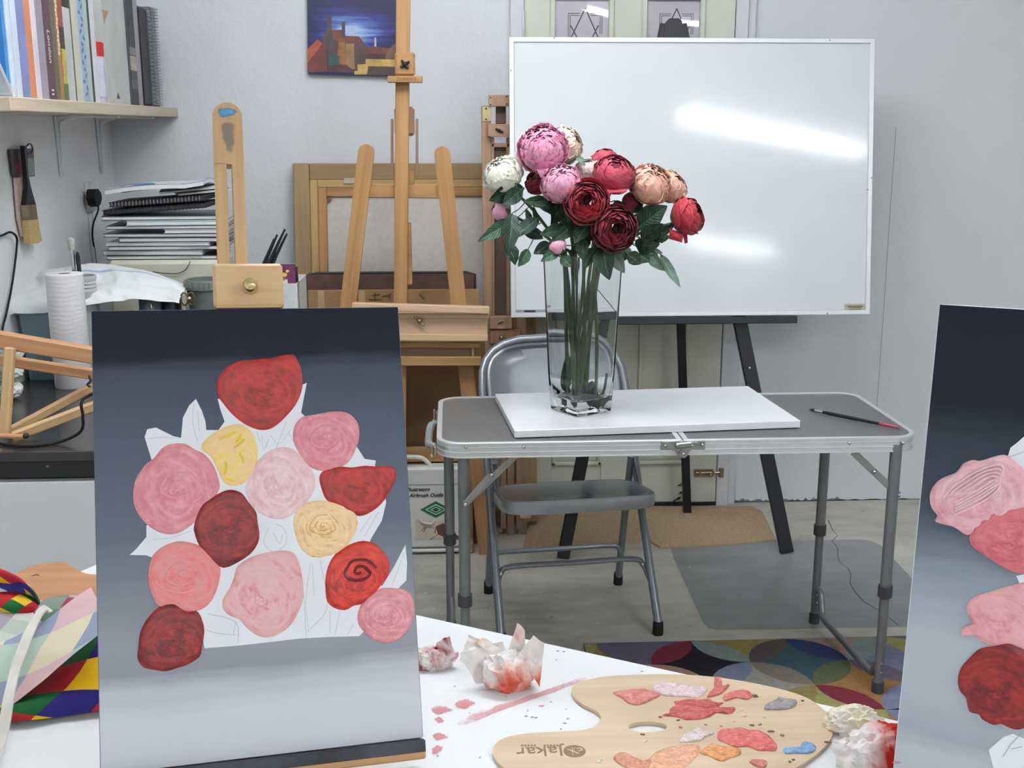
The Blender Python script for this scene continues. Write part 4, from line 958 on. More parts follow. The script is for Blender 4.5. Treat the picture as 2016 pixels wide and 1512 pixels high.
W1 = z6([(375, 920), (335, 790), (350, 745), (400, 735), (500, 785), (545, 795), (555, 680), (590, 610), (630, 570), (665, 640), (685, 700), (690, 750), (760, 750), (795, 700), (770, 630), (755, 570), (1000, 600), (1240, 490), (1268, 478), (1250, 570), (1235, 650), (1400, 800), (1555, 845), (1600, 915), (1665, 925), (1660, 960), (1700, 1050), (1725, 1165), (1700, 1270), (1640, 1370), (1600, 1450), (1700, 1650), (1770, 1535), (1835, 1410), (1845, 1515), (1840, 1615), (1800, 1655), (1700, 1800), (1570, 1935), (1390, 1940), (1220, 1950), (1050, 1970), (870, 1990), (680, 2005), (640, 1800), (420, 1500), (345, 1470), (250, 1468), (290, 1430), (345, 1365), (345, 1300), (500, 1200)])
put('bare_area', MB().prism([cA.px(x, y, .0008) for x, y in W1], cA.n, .0004), M_BARE, pA)
m = MB()
for L in ([(1290, 1515), (1262, 1735), (1280, 1915)], [(1345, 1500), (1385, 1765), (1290, 1895)], [(1400, 1795), (1402, 1915)], [(700, 1805), (860, 1855), (872, 1975)], [(860, 1855), (846, 1925)], [(1225, 1500), (1250, 1700), (1265, 1940)], [(1460, 1780), (1430, 1930)], [(1540, 1860), (1500, 1930)], [(690, 1900), (760, 1920), (860, 1930)],
          [(620, 600), (612, 700), (640, 820)], [(640, 640), (650, 760)], [(350, 800), (450, 790), (530, 800)], [(1010, 780), (1020, 860), (1050, 800)], [(1060, 780), (1110, 830), (1180, 740)], [(1150, 700), (1090, 860)], [(1160, 760), (1210, 850)], [(980, 760), (1000, 820)],
          [(1050, 1310), (1020, 1400), (1080, 1450), (1150, 1400), (1140, 1320), (1090, 1290)], [(1075, 1340), (1110, 1400), (1130, 1350)], [(1640, 1240), (1570, 1340)], [(1680, 1220), (1600, 1360)], [(380, 1380), (480, 1370), (600, 1330)], [(1830, 1450), (1760, 1640)], [(1300, 1520), (1310, 1700)]):
    P_ = [cA.px(170+x*.3423, 590+y*.3423, .0009) for x, y in L]
    m.tube(curve(P_, 4), .00028, 4)
put('pencil_line', m, flat('pencil', (184, 188, 194), .7), pA)
RED = rosepaint('paint_red', [(96, 22, 22), (160, 36, 32), (186, 52, 44)]); DRED = rosepaint('paint_dark_red', [(72, 16, 20), (122, 24, 26), (158, 42, 36)], 2.6)
BRED = rosepaint('paint_bright_red', [(98, 18, 18), (190, 40, 28), (216, 66, 44)], 3.6); PINK = rosepaint('paint_pink', [(196, 106, 118), (212, 130, 138), (226, 160, 166)])
PALE = rosepaint('paint_pale_pink', [(216, 160, 166), (228, 190, 192), (238, 214, 214)]); CORAL = rosepaint('paint_coral', [(216, 108, 108), (222, 128, 126), (214, 150, 150)], 2.4)
PEACH = rosepaint('paint_peach', [(214, 160, 110), (240, 202, 152), (246, 214, 172)], 4.2); YEL = rosepaint('paint_yellow', [(236, 200, 80), (238, 206, 140), (236, 190, 140)], 2.2); BLUSH = rosepaint('paint_blush', [(206, 128, 134), (226, 170, 170), (224, 186, 180)], 2.8)
ROSES = [
 (PALE, [(1000, 910), (1060, 865), (1130, 848), (1190, 860), (1250, 920), (1310, 1000), (1315, 1080), (1280, 1150), (1220, 1210), (1150, 1255), (1080, 1260), (1000, 1230), (950, 1180), (915, 1100), (930, 1030), (960, 960)]),
 (YEL, [(660, 855), (690, 800), (760, 750), (830, 722), (890, 718), (940, 750), (970, 800), (985, 870), (975, 950), (940, 1020), (890, 1065), (830, 1070), (790, 1050), (760, 990), (720, 910)]),
 (PINK, [(440, 850), (500, 828), (570, 830), (620, 860), (680, 890), (730, 950), (760, 1030), (765, 1090), (720, 1150), (670, 1180), (650, 1240), (600, 1300), (520, 1345), (440, 1345), (370, 1310), (310, 1250), (275, 1180), (270, 1100), (290, 1020), (340, 950), (390, 910)]),
 (RED, [(750, 480), (765, 440), (800, 395), (850, 365), (900, 350), (960, 345), (1060, 335), (1130, 320), (1190, 318), (1215, 350), (1235, 400), (1245, 480), (1230, 550), (1200, 610), (1150, 670), (1090, 725), (1040, 748), (980, 745), (910, 715), (840, 660), (790, 600), (755, 550)]),
 (PINK, [(1200, 720), (1240, 675), (1320, 660), (1400, 645), (1480, 645), (1530, 670), (1565, 720), (1568, 800), (1545, 870), (1510, 930), (1440, 975), (1370, 985), (1300, 970), (1250, 920), (1200, 840), (1188, 780)]),
 (RED, [(1340, 1020), (1370, 980), (1450, 960), (1530, 965), (1600, 955), (1680, 960), (1740, 955), (1775, 980), (1778, 1030), (1740, 1110), (1700, 1170), (1640, 1220), (1570, 1245), (1500, 1215), (1440, 1180), (1380, 1150), (1350, 1080)]),
 (CORAL, [(360, 1545), (380, 1475), (430, 1425), (500, 1395), (560, 1390), (640, 1410), (690, 1445), (730, 1495), (770, 1545), (765, 1615), (740, 1695), (700, 1755), (640, 1790), (570, 1795), (500, 1785), (420, 1765), (380, 1705), (355, 1625)]),
 (DRED, [(620, 1300), (640, 1220), (690, 1160), (770, 1110), (830, 1093), (890, 1110), (930, 1160), (975, 1220), (985, 1280), (995, 1370), (960, 1445), (890, 1500), (790, 1543), (720, 1495), (650, 1415), (620, 1335)]),
 (PEACH, [(1190, 1290), (1210, 1210), (1260, 1170), (1340, 1155), (1420, 1165), (1500, 1195), (1550, 1230), (1560, 1290), (1540, 1355), (1490, 1425), (1420, 1465), (1330, 1483), (1270, 1465), (1220, 1405)]),
 (BLUSH, [(870, 1530), (960, 1475), (1060, 1450), (1150, 1443), (1200, 1465), (1225, 1525), (1245, 1615), (1248, 1715), (1220, 1795), (1180, 1865), (1120, 1915), (1050, 1943), (980, 1930), (920, 1885), (880, 1840), (820, 1815), (785, 1775), (785, 1725), (820, 1665), (850, 1595)]),
 (BRED, [(1375, 1605), (1390, 1535), (1430, 1465), (1510, 1410), (1590, 1387), (1660, 1405), (1710, 1455), (1742, 1515), (1735, 1585), (1700, 1635), (1660, 1685), (1600, 1745), (1540, 1760), (1490, 1785), (1430, 1775), (1385, 1735), (1375, 1665)]),
 (DRED, [(300, 1995), (310, 1915), (350, 1835), (420, 1765), (490, 1745), (540, 1765), (580, 1795), (640, 1795), (670, 1855), (678, 1915), (665, 1995), (650, 2055), (580, 2100), (530, 2115), (460, 2137), (400, 2130), (330, 2115), (295, 2065)]),
 (rosepaint('paint_rose', [(198, 112, 122), (214, 138, 144), (228, 168, 172)], 3.8), [(1560, 1815), (1580, 1755), (1640, 1695), (1700, 1660), (1780, 1660), (1850, 1675), (1880, 1725), (1885, 1805), (1860, 1885), (1810, 1945), (1740, 1975), (1660, 1960), (1600, 1915), (1565, 1865)])]
for i, (mt, pts) in enumerate(ROSES): dab(cA, pA, 'painted_rose', z6(pts), mt, .0011+.0001*i, .0009)
# yellow flecks, ochre swirl in the peach rose
m = MB()
for (a, b) in (((760, 800), (870, 760)), ((850, 850), (905, 800)), ((790, 1010), (800, 930)), ((880, 880), (905, 940)), ((860, 820), (890, 770)), ((800, 1030), (850, 1040))):
    P_ = [cA.px(170+x*.3423, 590+y*.3423, .0022) for x, y in (a, ((a[0]+b[0])/2+8, (a[1]+b[1])/2), b)]; m.tube(curve(P_, 3), [.0007]+[.0015]*5+[.0007], 6)
put('yellow_stroke', m, flat('cadmium_yellow', (238, 204, 70), .4), pA)
def spiral(cx_, cy_, r0, turns, col, nm, wd=.0012, o=.0026):
    m = MB(); P_ = []
    for i in range(int(26*turns)):
        a = i/26*2*math.pi; r = r0*(i/26/turns); P_.append(cA.px(170+(cx_+r*math.cos(a)*(1+.12*math.sin(3*a)))*.3423, 590+(cy_+r*.72*math.sin(a))*.3423, o))
    m.tube(P_, wd, 5); put(nm, m, col, pA)
OCH = flat('ochre_line', (206, 150, 84), .5); 
spiral(1365, 1300, 95, 3, OCH, 'petal_stroke', .0007, .0024); spiral(1570, 1565, 110, 2, flat('deep_red_stroke', (110, 22, 20), .4), 'petal_stroke', .0022, .0022)
spiral(1720, 1810, 110, 2.3, flat('pale_rose_stroke', (228, 176, 178), .4), 'petal_stroke', .0008, .0026); spiral(530, 1080, 150, 2.2, flat('pink_stroke', (220, 150, 156), .4), 'petal_stroke', .0014, .0018)
spiral(550, 1590, 150, 2.5, flat('coral_stroke', (222, 148, 148), .4), 'petal_stroke', .0010, .0024); spiral(1380, 800, 120, 2, flat('pink_stroke', (220, 150, 156)), 'petal_stroke', .0012, .0022)

# ---- table easel behind the left canvas
def table_easel(c, label, knobpx=None, mast_a=.158, mast_top=-.262, paint=True):
    e = thing('table_easel', label, 'easel', V(c.at(c.W/2, c.H, -.06).x, c.at(c.W/2, c.H, -.06).y, WT))
    a0 = mast_a; off = -c.th-.016
    w2 = .0175; s2 = .0030; b0 = mast_top; b1 = c.H+.0
    top = [c.at(a0+w2*math.cos(k*math.pi/12), b0+w2-w2*math.sin(k*math.pi/12), off+.009) for k in range(13)]
    m = MB()
    # slotted mast: two cheeks, rounded head, foot
    sl = b0+.078
    head = top+[c.at(a0-w2, sl, off+.009), c.at(a0+w2, sl, off+.009)]
    m.prism(head, c.n, .018)
    for sg in (-1, 1): m.beam(c.at(a0+sg*(w2+s2)/2, sl-.002, off), c.at(a0+sg*(w2+s2)/2, b1, off), w2-s2, .018, c.u, .001)
    m.g = [Vector(((p-c.o).dot(c.v), (p-c.o).dot(c.u)*1.0, (p-c.o).dot(c.n))) for p in m.v]
    ms = put('mast', m, M_BEECH, e)
    put('mast_paint', MB().patch([c.at(a0+x*.001, b0+y*.001, off+.0092) for x, y in smooth([V(-11, 9), V(-6, 7), V(2, 7), V(10, 8), V(12, 12), V(8, 17), V(0, 19), V(-6, 20), V(-11, 16)], 3)], c.n, .0005), stainmat('blue_dab', (84, 156, 200), 1.0, 3), ms)
    put('mast_smudge', MB().patch([c.at(a0+x*.001, b0+y*.001, off+.0091) for x, y in smooth([V(-6, 22), V(4, 20), V(9, 30), V(8, 50), V(4, 66), V(-2, 66), V(-6, 50), V(-8, 32)], 3)], c.n, .0002), stainmat('grey_smudge', (150, 142, 132), .7, 2), ms)
    # clamp block resting on the top of the canvas
    kx, ky = (.1365+.0415, -.027)
    bw, bh = .080, .0525
    bk = put('clamp_block', MB().box(c.at(kx-.004, -bh/2-.0008, -.009), (bw, .030, bh), c.R, .0035), M_BEECH, e)
    kc = c.at(kx-.003, -bh/2+.003, .010)
    put('brass_knob', MB().lathe([(.003, -.006), (.004, 0), (.0055, .002), (.0082, .006), (.0085, .010), (.0065, .0145), (.003, .0165), (0, .017)], kc, c.n, 20), M_BRASS, bk)
    # ledge under the canvas
    lz = c.H+.0115
    lg = put('ledge', MB().beam(c.at(-.01, lz, -.008), c.at(c.W, lz, -.008), .020, .040, c.v, .002), M_OAKY, e)
    if paint: put('ledge_paint', MB().box(c.at(c.W/2-.005, lz-.0045, .0125), (c.W+.0095, .0012, .0125), c.R, .0004).box(c.at(c.W/2-.005, lz-.0104, .006), (c.W+.0095, .0125, .0012), c.R, .0004), flat('mixed_dark_paint', (44, 46, 58), .5, var=.9, scale=16), lg)
    # base: two runners on the table, cross bars, strut behind
    fwd = V(c.n.x, c.n.y, 0).normalized(); sd = V(c.u.x, c.u.y, 0).normalized()
    b = c.at(a0, c.H+.02, -.02); bz = V(b.x, b.y, WT)
    for sg in (-1, 1): put('runner', MB().beam(bz+sd*(sg*.085)+fwd*.05+V(0, 0, .0108), bz+sd*(sg*.085)-fwd*.24+V(0, 0, .0108), .022, .02, sd), M_OAKY, e)
    put('base_bar', MB().beam(bz-sd*.10-fwd*.005+V(0, 0, .029), bz+sd*.10-fwd*.005+V(0, 0, .029), .022, .014, fwd), M_OAKY, e)
    put('base_bar', MB().beam(bz-sd*.10-fwd*.225+V(0, 0, .029), bz+sd*.10-fwd*.225+V(0, 0, .029), .022, .014, fwd), M_OAKY, e)
    q = c.at(a0, .16, off-.012)
    put('strut', MB().beam(bz-fwd*.225+V(0, 0, .03), q, .022, .014, sd), M_BEECH, e)
    put('post', MB().beam(bz-fwd*.01+V(0, 0, .03), c.at(a0, c.H-.02, off-.012), .03, .02, sd), M_OAKY, e)
    return e
table_easel(cA, 'beech table easel with slotted mast and brass knob holding the left painting')

# ---- right canvas, cut by the picture edge
ph, la = R(28), R(11)
uB = V(math.cos(ph), -math.sin(ph), 0); nh = V(-math.sin(ph), -math.cos(ph), 0); vB = nh*math.sin(la)-V(0, 0, math.cos(la))
cB = mkcanvas(PY(1849, 598, 1.12), uB, vB, .350, .500, .018)
M_BGB = bgmat('dark_to_pale_ground', [(0, (27, 30, 42)), (.20, (31, 36, 48)), (.27, (50, 58, 70)), (.40, (62, 71, 83)), (.46, (84, 95, 108)), (.56, (140, 150, 162)), (.68, (172, 180, 189)), (.80, (172, 180, 188)), (.88, (158, 167, 176)), (.92, (180, 187, 194)), (1, (182, 189, 196))])
pB = canvas(cB, 'flower_painting', 'unfinished rose canvas at the right with dark top and white edge', M_BGB, M_EDGE)
def z4(pts): return [(1740+x*.3176, 580+y*.3175) for x, y in pts]
def z5(pts): return [(1740+x*.3176, 1032+y*.3175) for x, y in pts]
put('bare_area', MB().prism([cB.px(x, y, .0008) for x, y in z4([(770, 1000), (785, 950), (830, 915), (869, 880), (950, 850), (1000, 1000), (960, 1150), (840, 1100)])], cB.n, .0004), M_BARE, pB)
put('bare_area', MB().prism([cB.px(x, y, .0008) for x, y in z5([(650, 1400), (740, 1320), (800, 1300), (869, 1330), (960, 1310), (1000, 1400), (980, 1600), (700, 1590)])], cB.n, .0004), M_BARE, pB)
put('bare_area', MB().prism([cB.px(x, y, .0008) for x, y in z5([(820, 320), (869, 310), (960, 300), (960, 370), (840, 365)])], cB.n, .0004), M_BARE, pB)
IMP = lambda n_, cols, sc: rosepaint(n_, cols, sc, 4.5, .9)
dab(cB, pB, 'painted_rose', z5([(515, 500), (560, 450), (650, 420), (760, 385), (869, 360), (960, 350), (1000, 550), (960, 760), (869, 775), (780, 745), (650, 750), (560, 690), (490, 700), (485, 640), (550, 625), (520, 560)]), IMP('impasto_pale_rose', [(206, 132, 138), (222, 160, 162), (226, 172, 172)], 2.6), .0018, .0009)
dab(cB, pB, 'painted_rose', z4([(285, 1280), (290, 1220), (330, 1160), (380, 1130), (450, 1100), (490, 1050), (550, 1025), (600, 1030), (700, 1000), (770, 1000), (869, 1080), (960, 1150), (960, 1300), (869, 1330), (700, 1400), (600, 1450), (530, 1490), (490, 1480), (430, 1440), (320, 1410), (330, 1370), (300, 1330)]), IMP('impasto_pink', [(208, 138, 152), (224, 168, 176), (232, 192, 198)], 3.4), .0026, .0009, 3, .8)
dab(cB, pB, 'painted_rose', [(1908, 1064), (1912, 1045), (1931, 1024), (1969, 1005), (2016, 996), (2060, 1000), (2075, 1060), (2060, 1128), (2016, 1130), (1988, 1124), (1946, 1099), (1918, 1080)], IMP('impasto_rose', [(186, 84, 96), (206, 106, 114), (216, 122, 126)], 2.8), .0030, .0012, 3, .8)
dab(cB, pB, 'painted_rose', z5([(460, 960), (480, 890), (540, 820), (600, 770), (700, 755), (770, 735), (830, 760), (900, 800), (980, 900), (980, 1200), (869, 1265), (800, 1270), (730, 1240), (680, 1245), (610, 1210), (590, 1180), (530, 1160), (510, 1080), (470, 1030)]), DRED, .0022, .0012)
m = MB()
for k, off in enumerate((0, 9, 18, 27, 40)):
    P_ = [cB.px(1848+10+off*.8, 980-off*.2, .0036), cB.px(1880+off, 955+off*.3, .004), cB.px(1930+off*.6, 925+off*.5, .004), cB.px(1968, 915+off, .004), cB.px(1972-off*.4, 932+off, .0038), cB.px(1930, 962+off*.7, .004), cB.px(1880, 990+off*.6, .0036)]
    m.tube(curve(P_, 4), .0013, 6)
put('impasto_ridge', m, flat('pale_pink_ridge', (232, 190, 196), .35), pB)
put('red_drop', MB().patch([cB.px(1765+math.cos(k*.8)*11, 1501+math.sin(k*.8)*3, .0006) for k in range(8)], cB.n, .0003), stainmat('pink_spot', (206, 108, 122)), pB)
m = MB()
for L in (((1975, 1490), (1990, 1466), (2010, 1445)), ((1990, 1475), (2012, 1470)), ((1985, 900), (2016, 890))): m.tube([cB.px(x, y, .0012) for x, y in L], .0004, 4)
put('pencil_line', m, flat('pencil', (168, 172, 180)), pB)
table_easel(cB, 'wooden table easel behind the right hand painting', mast_a=.175, paint=False)

# ================================================================== palettes
def palette(label, P_, hole, thk, mat):
    p = thing('paint_palette', label, 'palette', sum(P_, Vector())/len(P_))
    bm = bmesh.new()
    vs = [bm.verts.new(q) for q in P_]; es = [bm.edges.new((vs[i], vs[(i+1) % len(vs)])) for i in range(len(vs))]
    if hole:
        hv = [bm.verts.new(q) for q in hole]; es += [bm.edges.new((hv[i], hv[(i+1) % len(hv)])) for i in range(len(hv))]
    bmesh.ops.triangle_fill(bm, use_beauty=True, use_dissolve=False, edges=es, normal=(0, 0, 1))
    ext = bmesh.ops.extrude_face_region(bm, geom=bm.faces[:])
    for g in ext['geom']:
        if isinstance(g, bmesh.types.BMVert): g.co.z -= thk
    bm.normal_update(); bm.verts.index_update()
    m = MB(); m.v = [v_.co.copy() for v_ in bm.verts]; m.f = [[v_.index for v_ in f.verts] for f in bm.faces]; m.mi = [0]*len(m.f)
    m.g = [Vector((q.x*1.0, q.y*.55, q.z)) for q in m.v]
    bm.free(); put('palette_board', m, mat, p); return p
PT = WT+.0052
outl = [(1127, 1352), (1150, 1340), (1200, 1331), (1300, 1327), (1400, 1332), (1500, 1348), (1580, 1370), (1625, 1400), (1640, 1430), (1632, 1460), (1600, 1490), (1560, 1515), (1500, 1545), (1400, 1575), (1250, 1590), (1100, 1565), (1010, 1522), (978, 1498), (970, 1476), (984, 1457), (1020, 1446), (1080, 1441), (1140, 1438), (1170, 1430), (1183, 1415), (1175, 1400), (1145, 1385), (1128, 1368)]
hole = [PZ(1275+38*math.cos(k*math.pi/14), 1431+10.5*math.sin(k*math.pi/14), PT) for k in range(28)]
pal = palette('light plywood paint palette with pink and red dabs on the white table', [PZ(p.x, p.y, PT) for p in smooth([V(*q) for q in outl], 4)], hole, .0045, M_PLY)
K2 = .2083
DABS = [((215, 128, 122), [(275, 645), (400, 620), (560, 605), (680, 640), (720, 670), (620, 720), (520, 760), (420, 745), (350, 690)]),
 ((232, 206, 208), [(650, 590), (700, 550), (800, 550), (900, 575), (960, 570), (1060, 590), (1150, 590), (1160, 620), (1080, 690), (960, 680), (880, 680), (760, 670), (690, 640)]),
 ((196, 98, 84), [(1230, 500), (1285, 500), (1300, 540), (1310, 590), (1375, 575), (1310, 640), (1270, 665), (1160, 690), (1200, 640), (1230, 590)]),
 ((212, 106, 96), [(1310, 690), (1350, 650), (1420, 635), (1500, 612), (1570, 640), (1590, 680), (1540, 710), (1450, 690), (1380, 710), (1330, 725)]),
 ((192, 78, 68), [(740, 860), (800, 840), (810, 800), (870, 760), (850, 730), (960, 715), (1100, 710), (1180, 705), (1260, 740), (1320, 740), (1270, 770), (1330, 790), (1430, 785), (1410, 830), (1360, 845), (1250, 830), (1190, 870), (1090, 895), (960, 900), (860, 870)]),
 ((150, 146, 150), [(1700, 800), (1730, 750), (1820, 715), (1830, 690), (1900, 700), (2000, 710), (2010, 750), (1960, 790), (1860, 805), (1760, 805)]),
 ((236, 216, 214), [(895, 1105), (940, 1040), (1010, 1010), (1060, 975), (1110, 1000), (1140, 1030), (1200, 1010), (1230, 1030), (1190, 1045), (1140, 1060), (1110, 1095), (1060, 1095), (1000, 1110)]),
 ((218, 104, 96), [(1255, 1050), (1290, 990), (1400, 985), (1480, 975), (1560, 1000), (1640, 1000), (1740, 1040), (1800, 1110), (1825, 1140), (1810, 1195), (1720, 1190), (1640, 1190), (1540, 1150), (1440, 1160), (1340, 1120), (1270, 1090)]),
 ((220, 164, 130), [(620, 1260), (700, 1190), (800, 1160), (880, 1145), (980, 1130), (1090, 1140), (1090, 1200), (1060, 1250), (980, 1330), (850, 1400), (700, 1420), (600, 1350)]),
 ((226, 156, 92), [(1090, 1210), (1150, 1160), (1210, 1120), (1280, 1150), (1360, 1160), (1480, 1180), (1470, 1230), (1380, 1260), (1320, 1290), (1260, 1280), (1180, 1240)]),
 ((206, 140, 112), [(280, 1270), (310, 1220), (380, 1215), (440, 1240), (520, 1280), (600, 1290), (640, 1280), (600, 1380), (480, 1390), (350, 1330)]),
 ((206, 118, 108), [(1560, 1300), (1640, 1280), (1725, 1300), (1710, 1350), (1640, 1345)]),
 ((124, 168, 212), [(1880, 1240-60), (1950, 1170), (2040, 1160), (2070, 1110), (2130, 1110), (2195, 1155), (2170, 1200), (2110, 1220), (1990, 1215), (1900, 1220)])]
def dabmat(c):
    nm = 'oil_%d_%d_%d' % c
    if nm in MATS: return MATS[nm]
    t = NT(nm); v = t.pos(); n1 = t.noise(v, 130, 5, .6, 1.0); n2 = t.noise(t.mapv(v, (60, 240, 1)), 1, 3)
    a = lin(c); t.base(t.ramp(n1, [(.32, tuple(x*.72 for x in a[:3])+(1,)), (.5, a), (.72, tuple(min(1, x*1.15+.10) for x in a[:3])+(1,))])); t.set(.3, 0, .5); t.bump(t.math('ADD', n1, n2), .7, .003)
    MATS[nm] = t.m; return t.m
for c, pts in DABS:
    P_ = [PZ(1150+q.x*K2, 1230+q.y*K2, PT+.0003) for q in smooth([V(*q) for q in pts], 2)]
    put('paint_dab', MB().patch(P_, (0, 0, 1), .0022 if c != (220, 164, 130) else .001, 0, .9, len(pal.children)), dabmat(c), pal, 60)
rs = random.Random(9)
SM = [((236, 214, 190), 1465, 1410), ((236, 214, 190), 1460, 1398), ((238, 220, 200), 1505, 1412), ((236, 214, 190), 1445, 1420), ((120, 108, 96), 1480, 1428), ((120, 108, 96), 1496, 1427), ((130, 124, 116), 1518, 1440), ((130, 124, 116), 1540, 1448), ((232, 214, 198), 1270, 1459), ((150, 84, 70), 1265, 1446), ((84, 72, 62), 1335, 1418), ((200, 110, 98), 1340, 1432), ((226, 150, 140), 1390, 1427), ((226, 150, 140), 1420, 1430), ((232, 200, 190), 1215, 1492), ((240, 226, 220), 1178, 1500), ((240, 226, 220), 1184, 1496), ((84, 72, 62), 1580, 1380), ((110, 96, 80), 1484, 1369), ((84, 72, 62), 1488, 1372), ((200, 110, 98), 1300, 1412), ((110, 90, 70), 1555, 1500), ((110, 90, 70), 1562, 1496), ((200, 130, 120), 1590, 1472), ((110, 96, 80), 1630, 1462)]
for c, x, y in SM:
    a = rs.uniform(-.6, .6); ln_, wd = rs.uniform(3, 8), rs.uniform(.8, 1.7)
    P_ = [PZ(x+ln_*math.cos(k)*math.cos(a)-wd*math.sin(k)*math.sin(a)*.4, y+ln_*.3*math.cos(k)*math.sin(a)+wd*math.sin(k), PT+.0003) for k in [i*.63 for i in range(10)]]
    put('paint_fleck', MB().patch(P_, (0, 0, 1), .0012, 0, .8), dabmat(c), pal, 60)
# maker's mark, upside down to the camera
M_LOGO = flat('logo_brown', (134, 110, 84), .7)
lc = PZ(1131, 1479, PT); rr_ = abs(PZ(1153, 1479, PT).x-lc.x)
lg = put('logo_disc', MB().lathe([(0, .0004), (rr_, .0004), (rr_, 0)], lc, (0, 0, 1), 32), M_LOGO, pal)
m = MB()
for a, b, wd in (((-.55, .25), (.35, -.5), .16), ((-.2, -.75), (-.15, .6), .06), ((-.7, .35), (-.1, .05), .07), ((.05, .55), (-.05, .0), .05), ((.2, .35), (.6, .45), .12), ((.6, .45), (.72, .1), .12), ((.72, .1), (.3, -.05), .10)):
    m.beam(lc+V(a[0]*rr_, a[1]*rr_, .0006), lc+V(b[0]*rr_, b[1]*rr_, .0006), wd*rr_, .0004, (0, 0, 1) if 0 else (a[1]-b[1], b[0]-a[0], 0), .0001)
put('logo_figure', m, M_PLY, lg)
p = PZ(1110, 1473, PT+.0004); text('logo_lettering', 'Jakar', p+V(-.0005, .004, 0), (-1, 0, 0), (0, -1, 0), .0285, M_LOGO, pal, 0, .0002)
m = MB()
for i in range(13):
    if i in (5, 6): continue
    q = PZ(1028+i*6.3, 1467.5, PT+.0004); m.box(q, (.0026, .0035, .0003), bev=.0001)
put('logo_small_print', m, M_LOGO, pal)
o2 = [(100, 1108), (118, 1106), (136, 1112), (150, 1121), (170, 1129), (196, 1131), (230, 1130), (300, 1140), (330, 1180), (300, 1230), (200, 1250), (80, 1230), (30, 1180), (20, 1140), (60, 1115)]
pal2 = palette('plain brown wooden palette behind the harlequin cloth at left', [PZ(p.x, p.y, WT+.0065) for p in smooth([V(*q) for q in o2], 4)], None, .0055, wood('walnut_ply', (160, 112, 78), (188, 140, 102)))
put('board_scratch', MB().tube([PZ(62, 1134, WT+.0072), PZ(72, 1131, WT+.0072), PZ(77, 1133, WT+.0072)], .0006, 5), M_INK, pal2)

# ================================================================== crumpled tissues
def tissuemat(name, c1, c2, thr=.5, scale=14, grad=None):
    t = NT(name); v = t.objc(); n1 = t.noise(v, scale, 4, .6, .5); n2 = t.noise(v, 130, 4)
    if grad:
        sp = t.n('ShaderNodeVectorMath'); sp.operation = 'DOT_PRODUCT'; t.l(v, sp.inputs[0]); sp.inputs[1].default_value = grad
        n1 = t.math('ADD', n1, sp.outputs['Value'])
    t.base(t.ramp(n1, [(thr-.10, lin((236, 232, 230))), (thr, lin(c1)), (thr+.14, lin(c2))]))
    t.set(.85, 0, .15); t.bump(n2, .35, .004); t.b.inputs['Subsurface Weight'].default_value = .0
    t.b.inputs['Transmission Weight'].default_value = 0; return t.m
def lump(c, r, sc, seed, k=.35):
    bm = bmesh.new(); bmesh.ops.create_icosphere(bm, subdivisions=5, radius=1)
    m = MB(); off = Vector((seed*7.1, seed*3.3, seed))
    for v_ in bm.verts:
        p = v_.co; d = 0
        for fr, am in ((1.6, .55), (3.4, .34), (7.5, .16)):
            d += am*(1-2*abs(noise.noise(p*fr+off)))
        q = p*(1+k*(d-.5)); q = Vector((q.x*sc[0]*r, q.y*sc[1]*r, max(q.z*sc[2]*r, -sc[2]*r*.82)))
        m.v.append(Vector(c)+q)
    m.g = [p.copy() for p in m.v]; m.f = [[x.index for x in f.verts] for f in bm.faces]; m.mi = [0]*len(m.f); bm.free(); return m
def flap(P_, seed, amp=.006, n_=14):
    """crinkled paper corner spanned by four points"""
    a, b, c, d = [Vector(p) for p in P_]; nn = (b-a).cross(d-a).normalized()
    def fn(u, v_):
        p = a.lerp(b, u).lerp(d.lerp(c, u), v_)
        e = 1-2*abs(noise.noise(p*55+Vector((seed, 0, 0)))); e2 = noise.noise(p*150+Vector((0, seed, 0)))
        return p+nn*(amp*(e-.4)+amp*.35*e2+amp*1.6*math.sin(u*3.1+seed)*(v_-.3))
    return MB().grid(fn, n_, n_)
def tis(label, c, parts, mats):
    t_ = thing('crumpled_tissue', label, 'tissue', c, 'paint stained tissues on the white table')
    for i, (nm, m, k) in enumerate(parts): put(nm, m, mats[k], t_, 40)
    return t_
TM1 = tissuemat('tissue_coral', (232, 190, 178), (206, 92, 76), .25, 16, (2.5, -7, -6.0)); TM2 = tissuemat('tissue_pale', (236, 222, 216), (228, 178, 164), .58, 20); TM3 = tissuemat('tissue_peach', (236, 200, 170), (226, 160, 110), .5, 18)
def T(x, y, h=0, z=WT): q = PZ(x, y, z); return q+V(0, 0, h)
def at_h(x, y, base):   # point over the table at the distance of base
    return PY(x, y, base.y)
c = T(985, 1372); c.z = WT
def Q(x, y, dy=0.0): return PY(x, y, c.y+.03+dy)
tis('large coral stained crumpled tissue beside the palette', c,
    [('wad', lump(PY(1000, 1322, c.y+.03), .034, (1.02, .75, .84), 3, .33), 0),
     ('sheet', flap([Q(903, 1300), Q(925, 1249, .02), Q(1000, 1285, .015), Q(960, 1340, -.005)], 1.5, .005), 1),
     ('sheet', flap([Q(905, 1288), Q(990, 1262, .02), Q(1010, 1330), Q(935, 1345)], 4.2, .006), 1),
     ('sheet', flap([Q(1000, 1280, .01), Q(1018, 1226, .01), Q(1034, 1240, .015), Q(1035, 1300)], 2.6, .003), 1),
     ('sheet', flap([Q(1020, 1290, -.01), Q(1050, 1250, -.005), Q(1073, 1270), Q(1062, 1350, -.02)], 5.1, .006), 0),
     ('sheet', flap([Q(950, 1255, .02), Q(976, 1268, .02), Q(970, 1285, .01), Q(940, 1262, .01)], 7, .003), 2)], [TM1, TM2, TM3])
c = T(855, 1325); c.z = WT
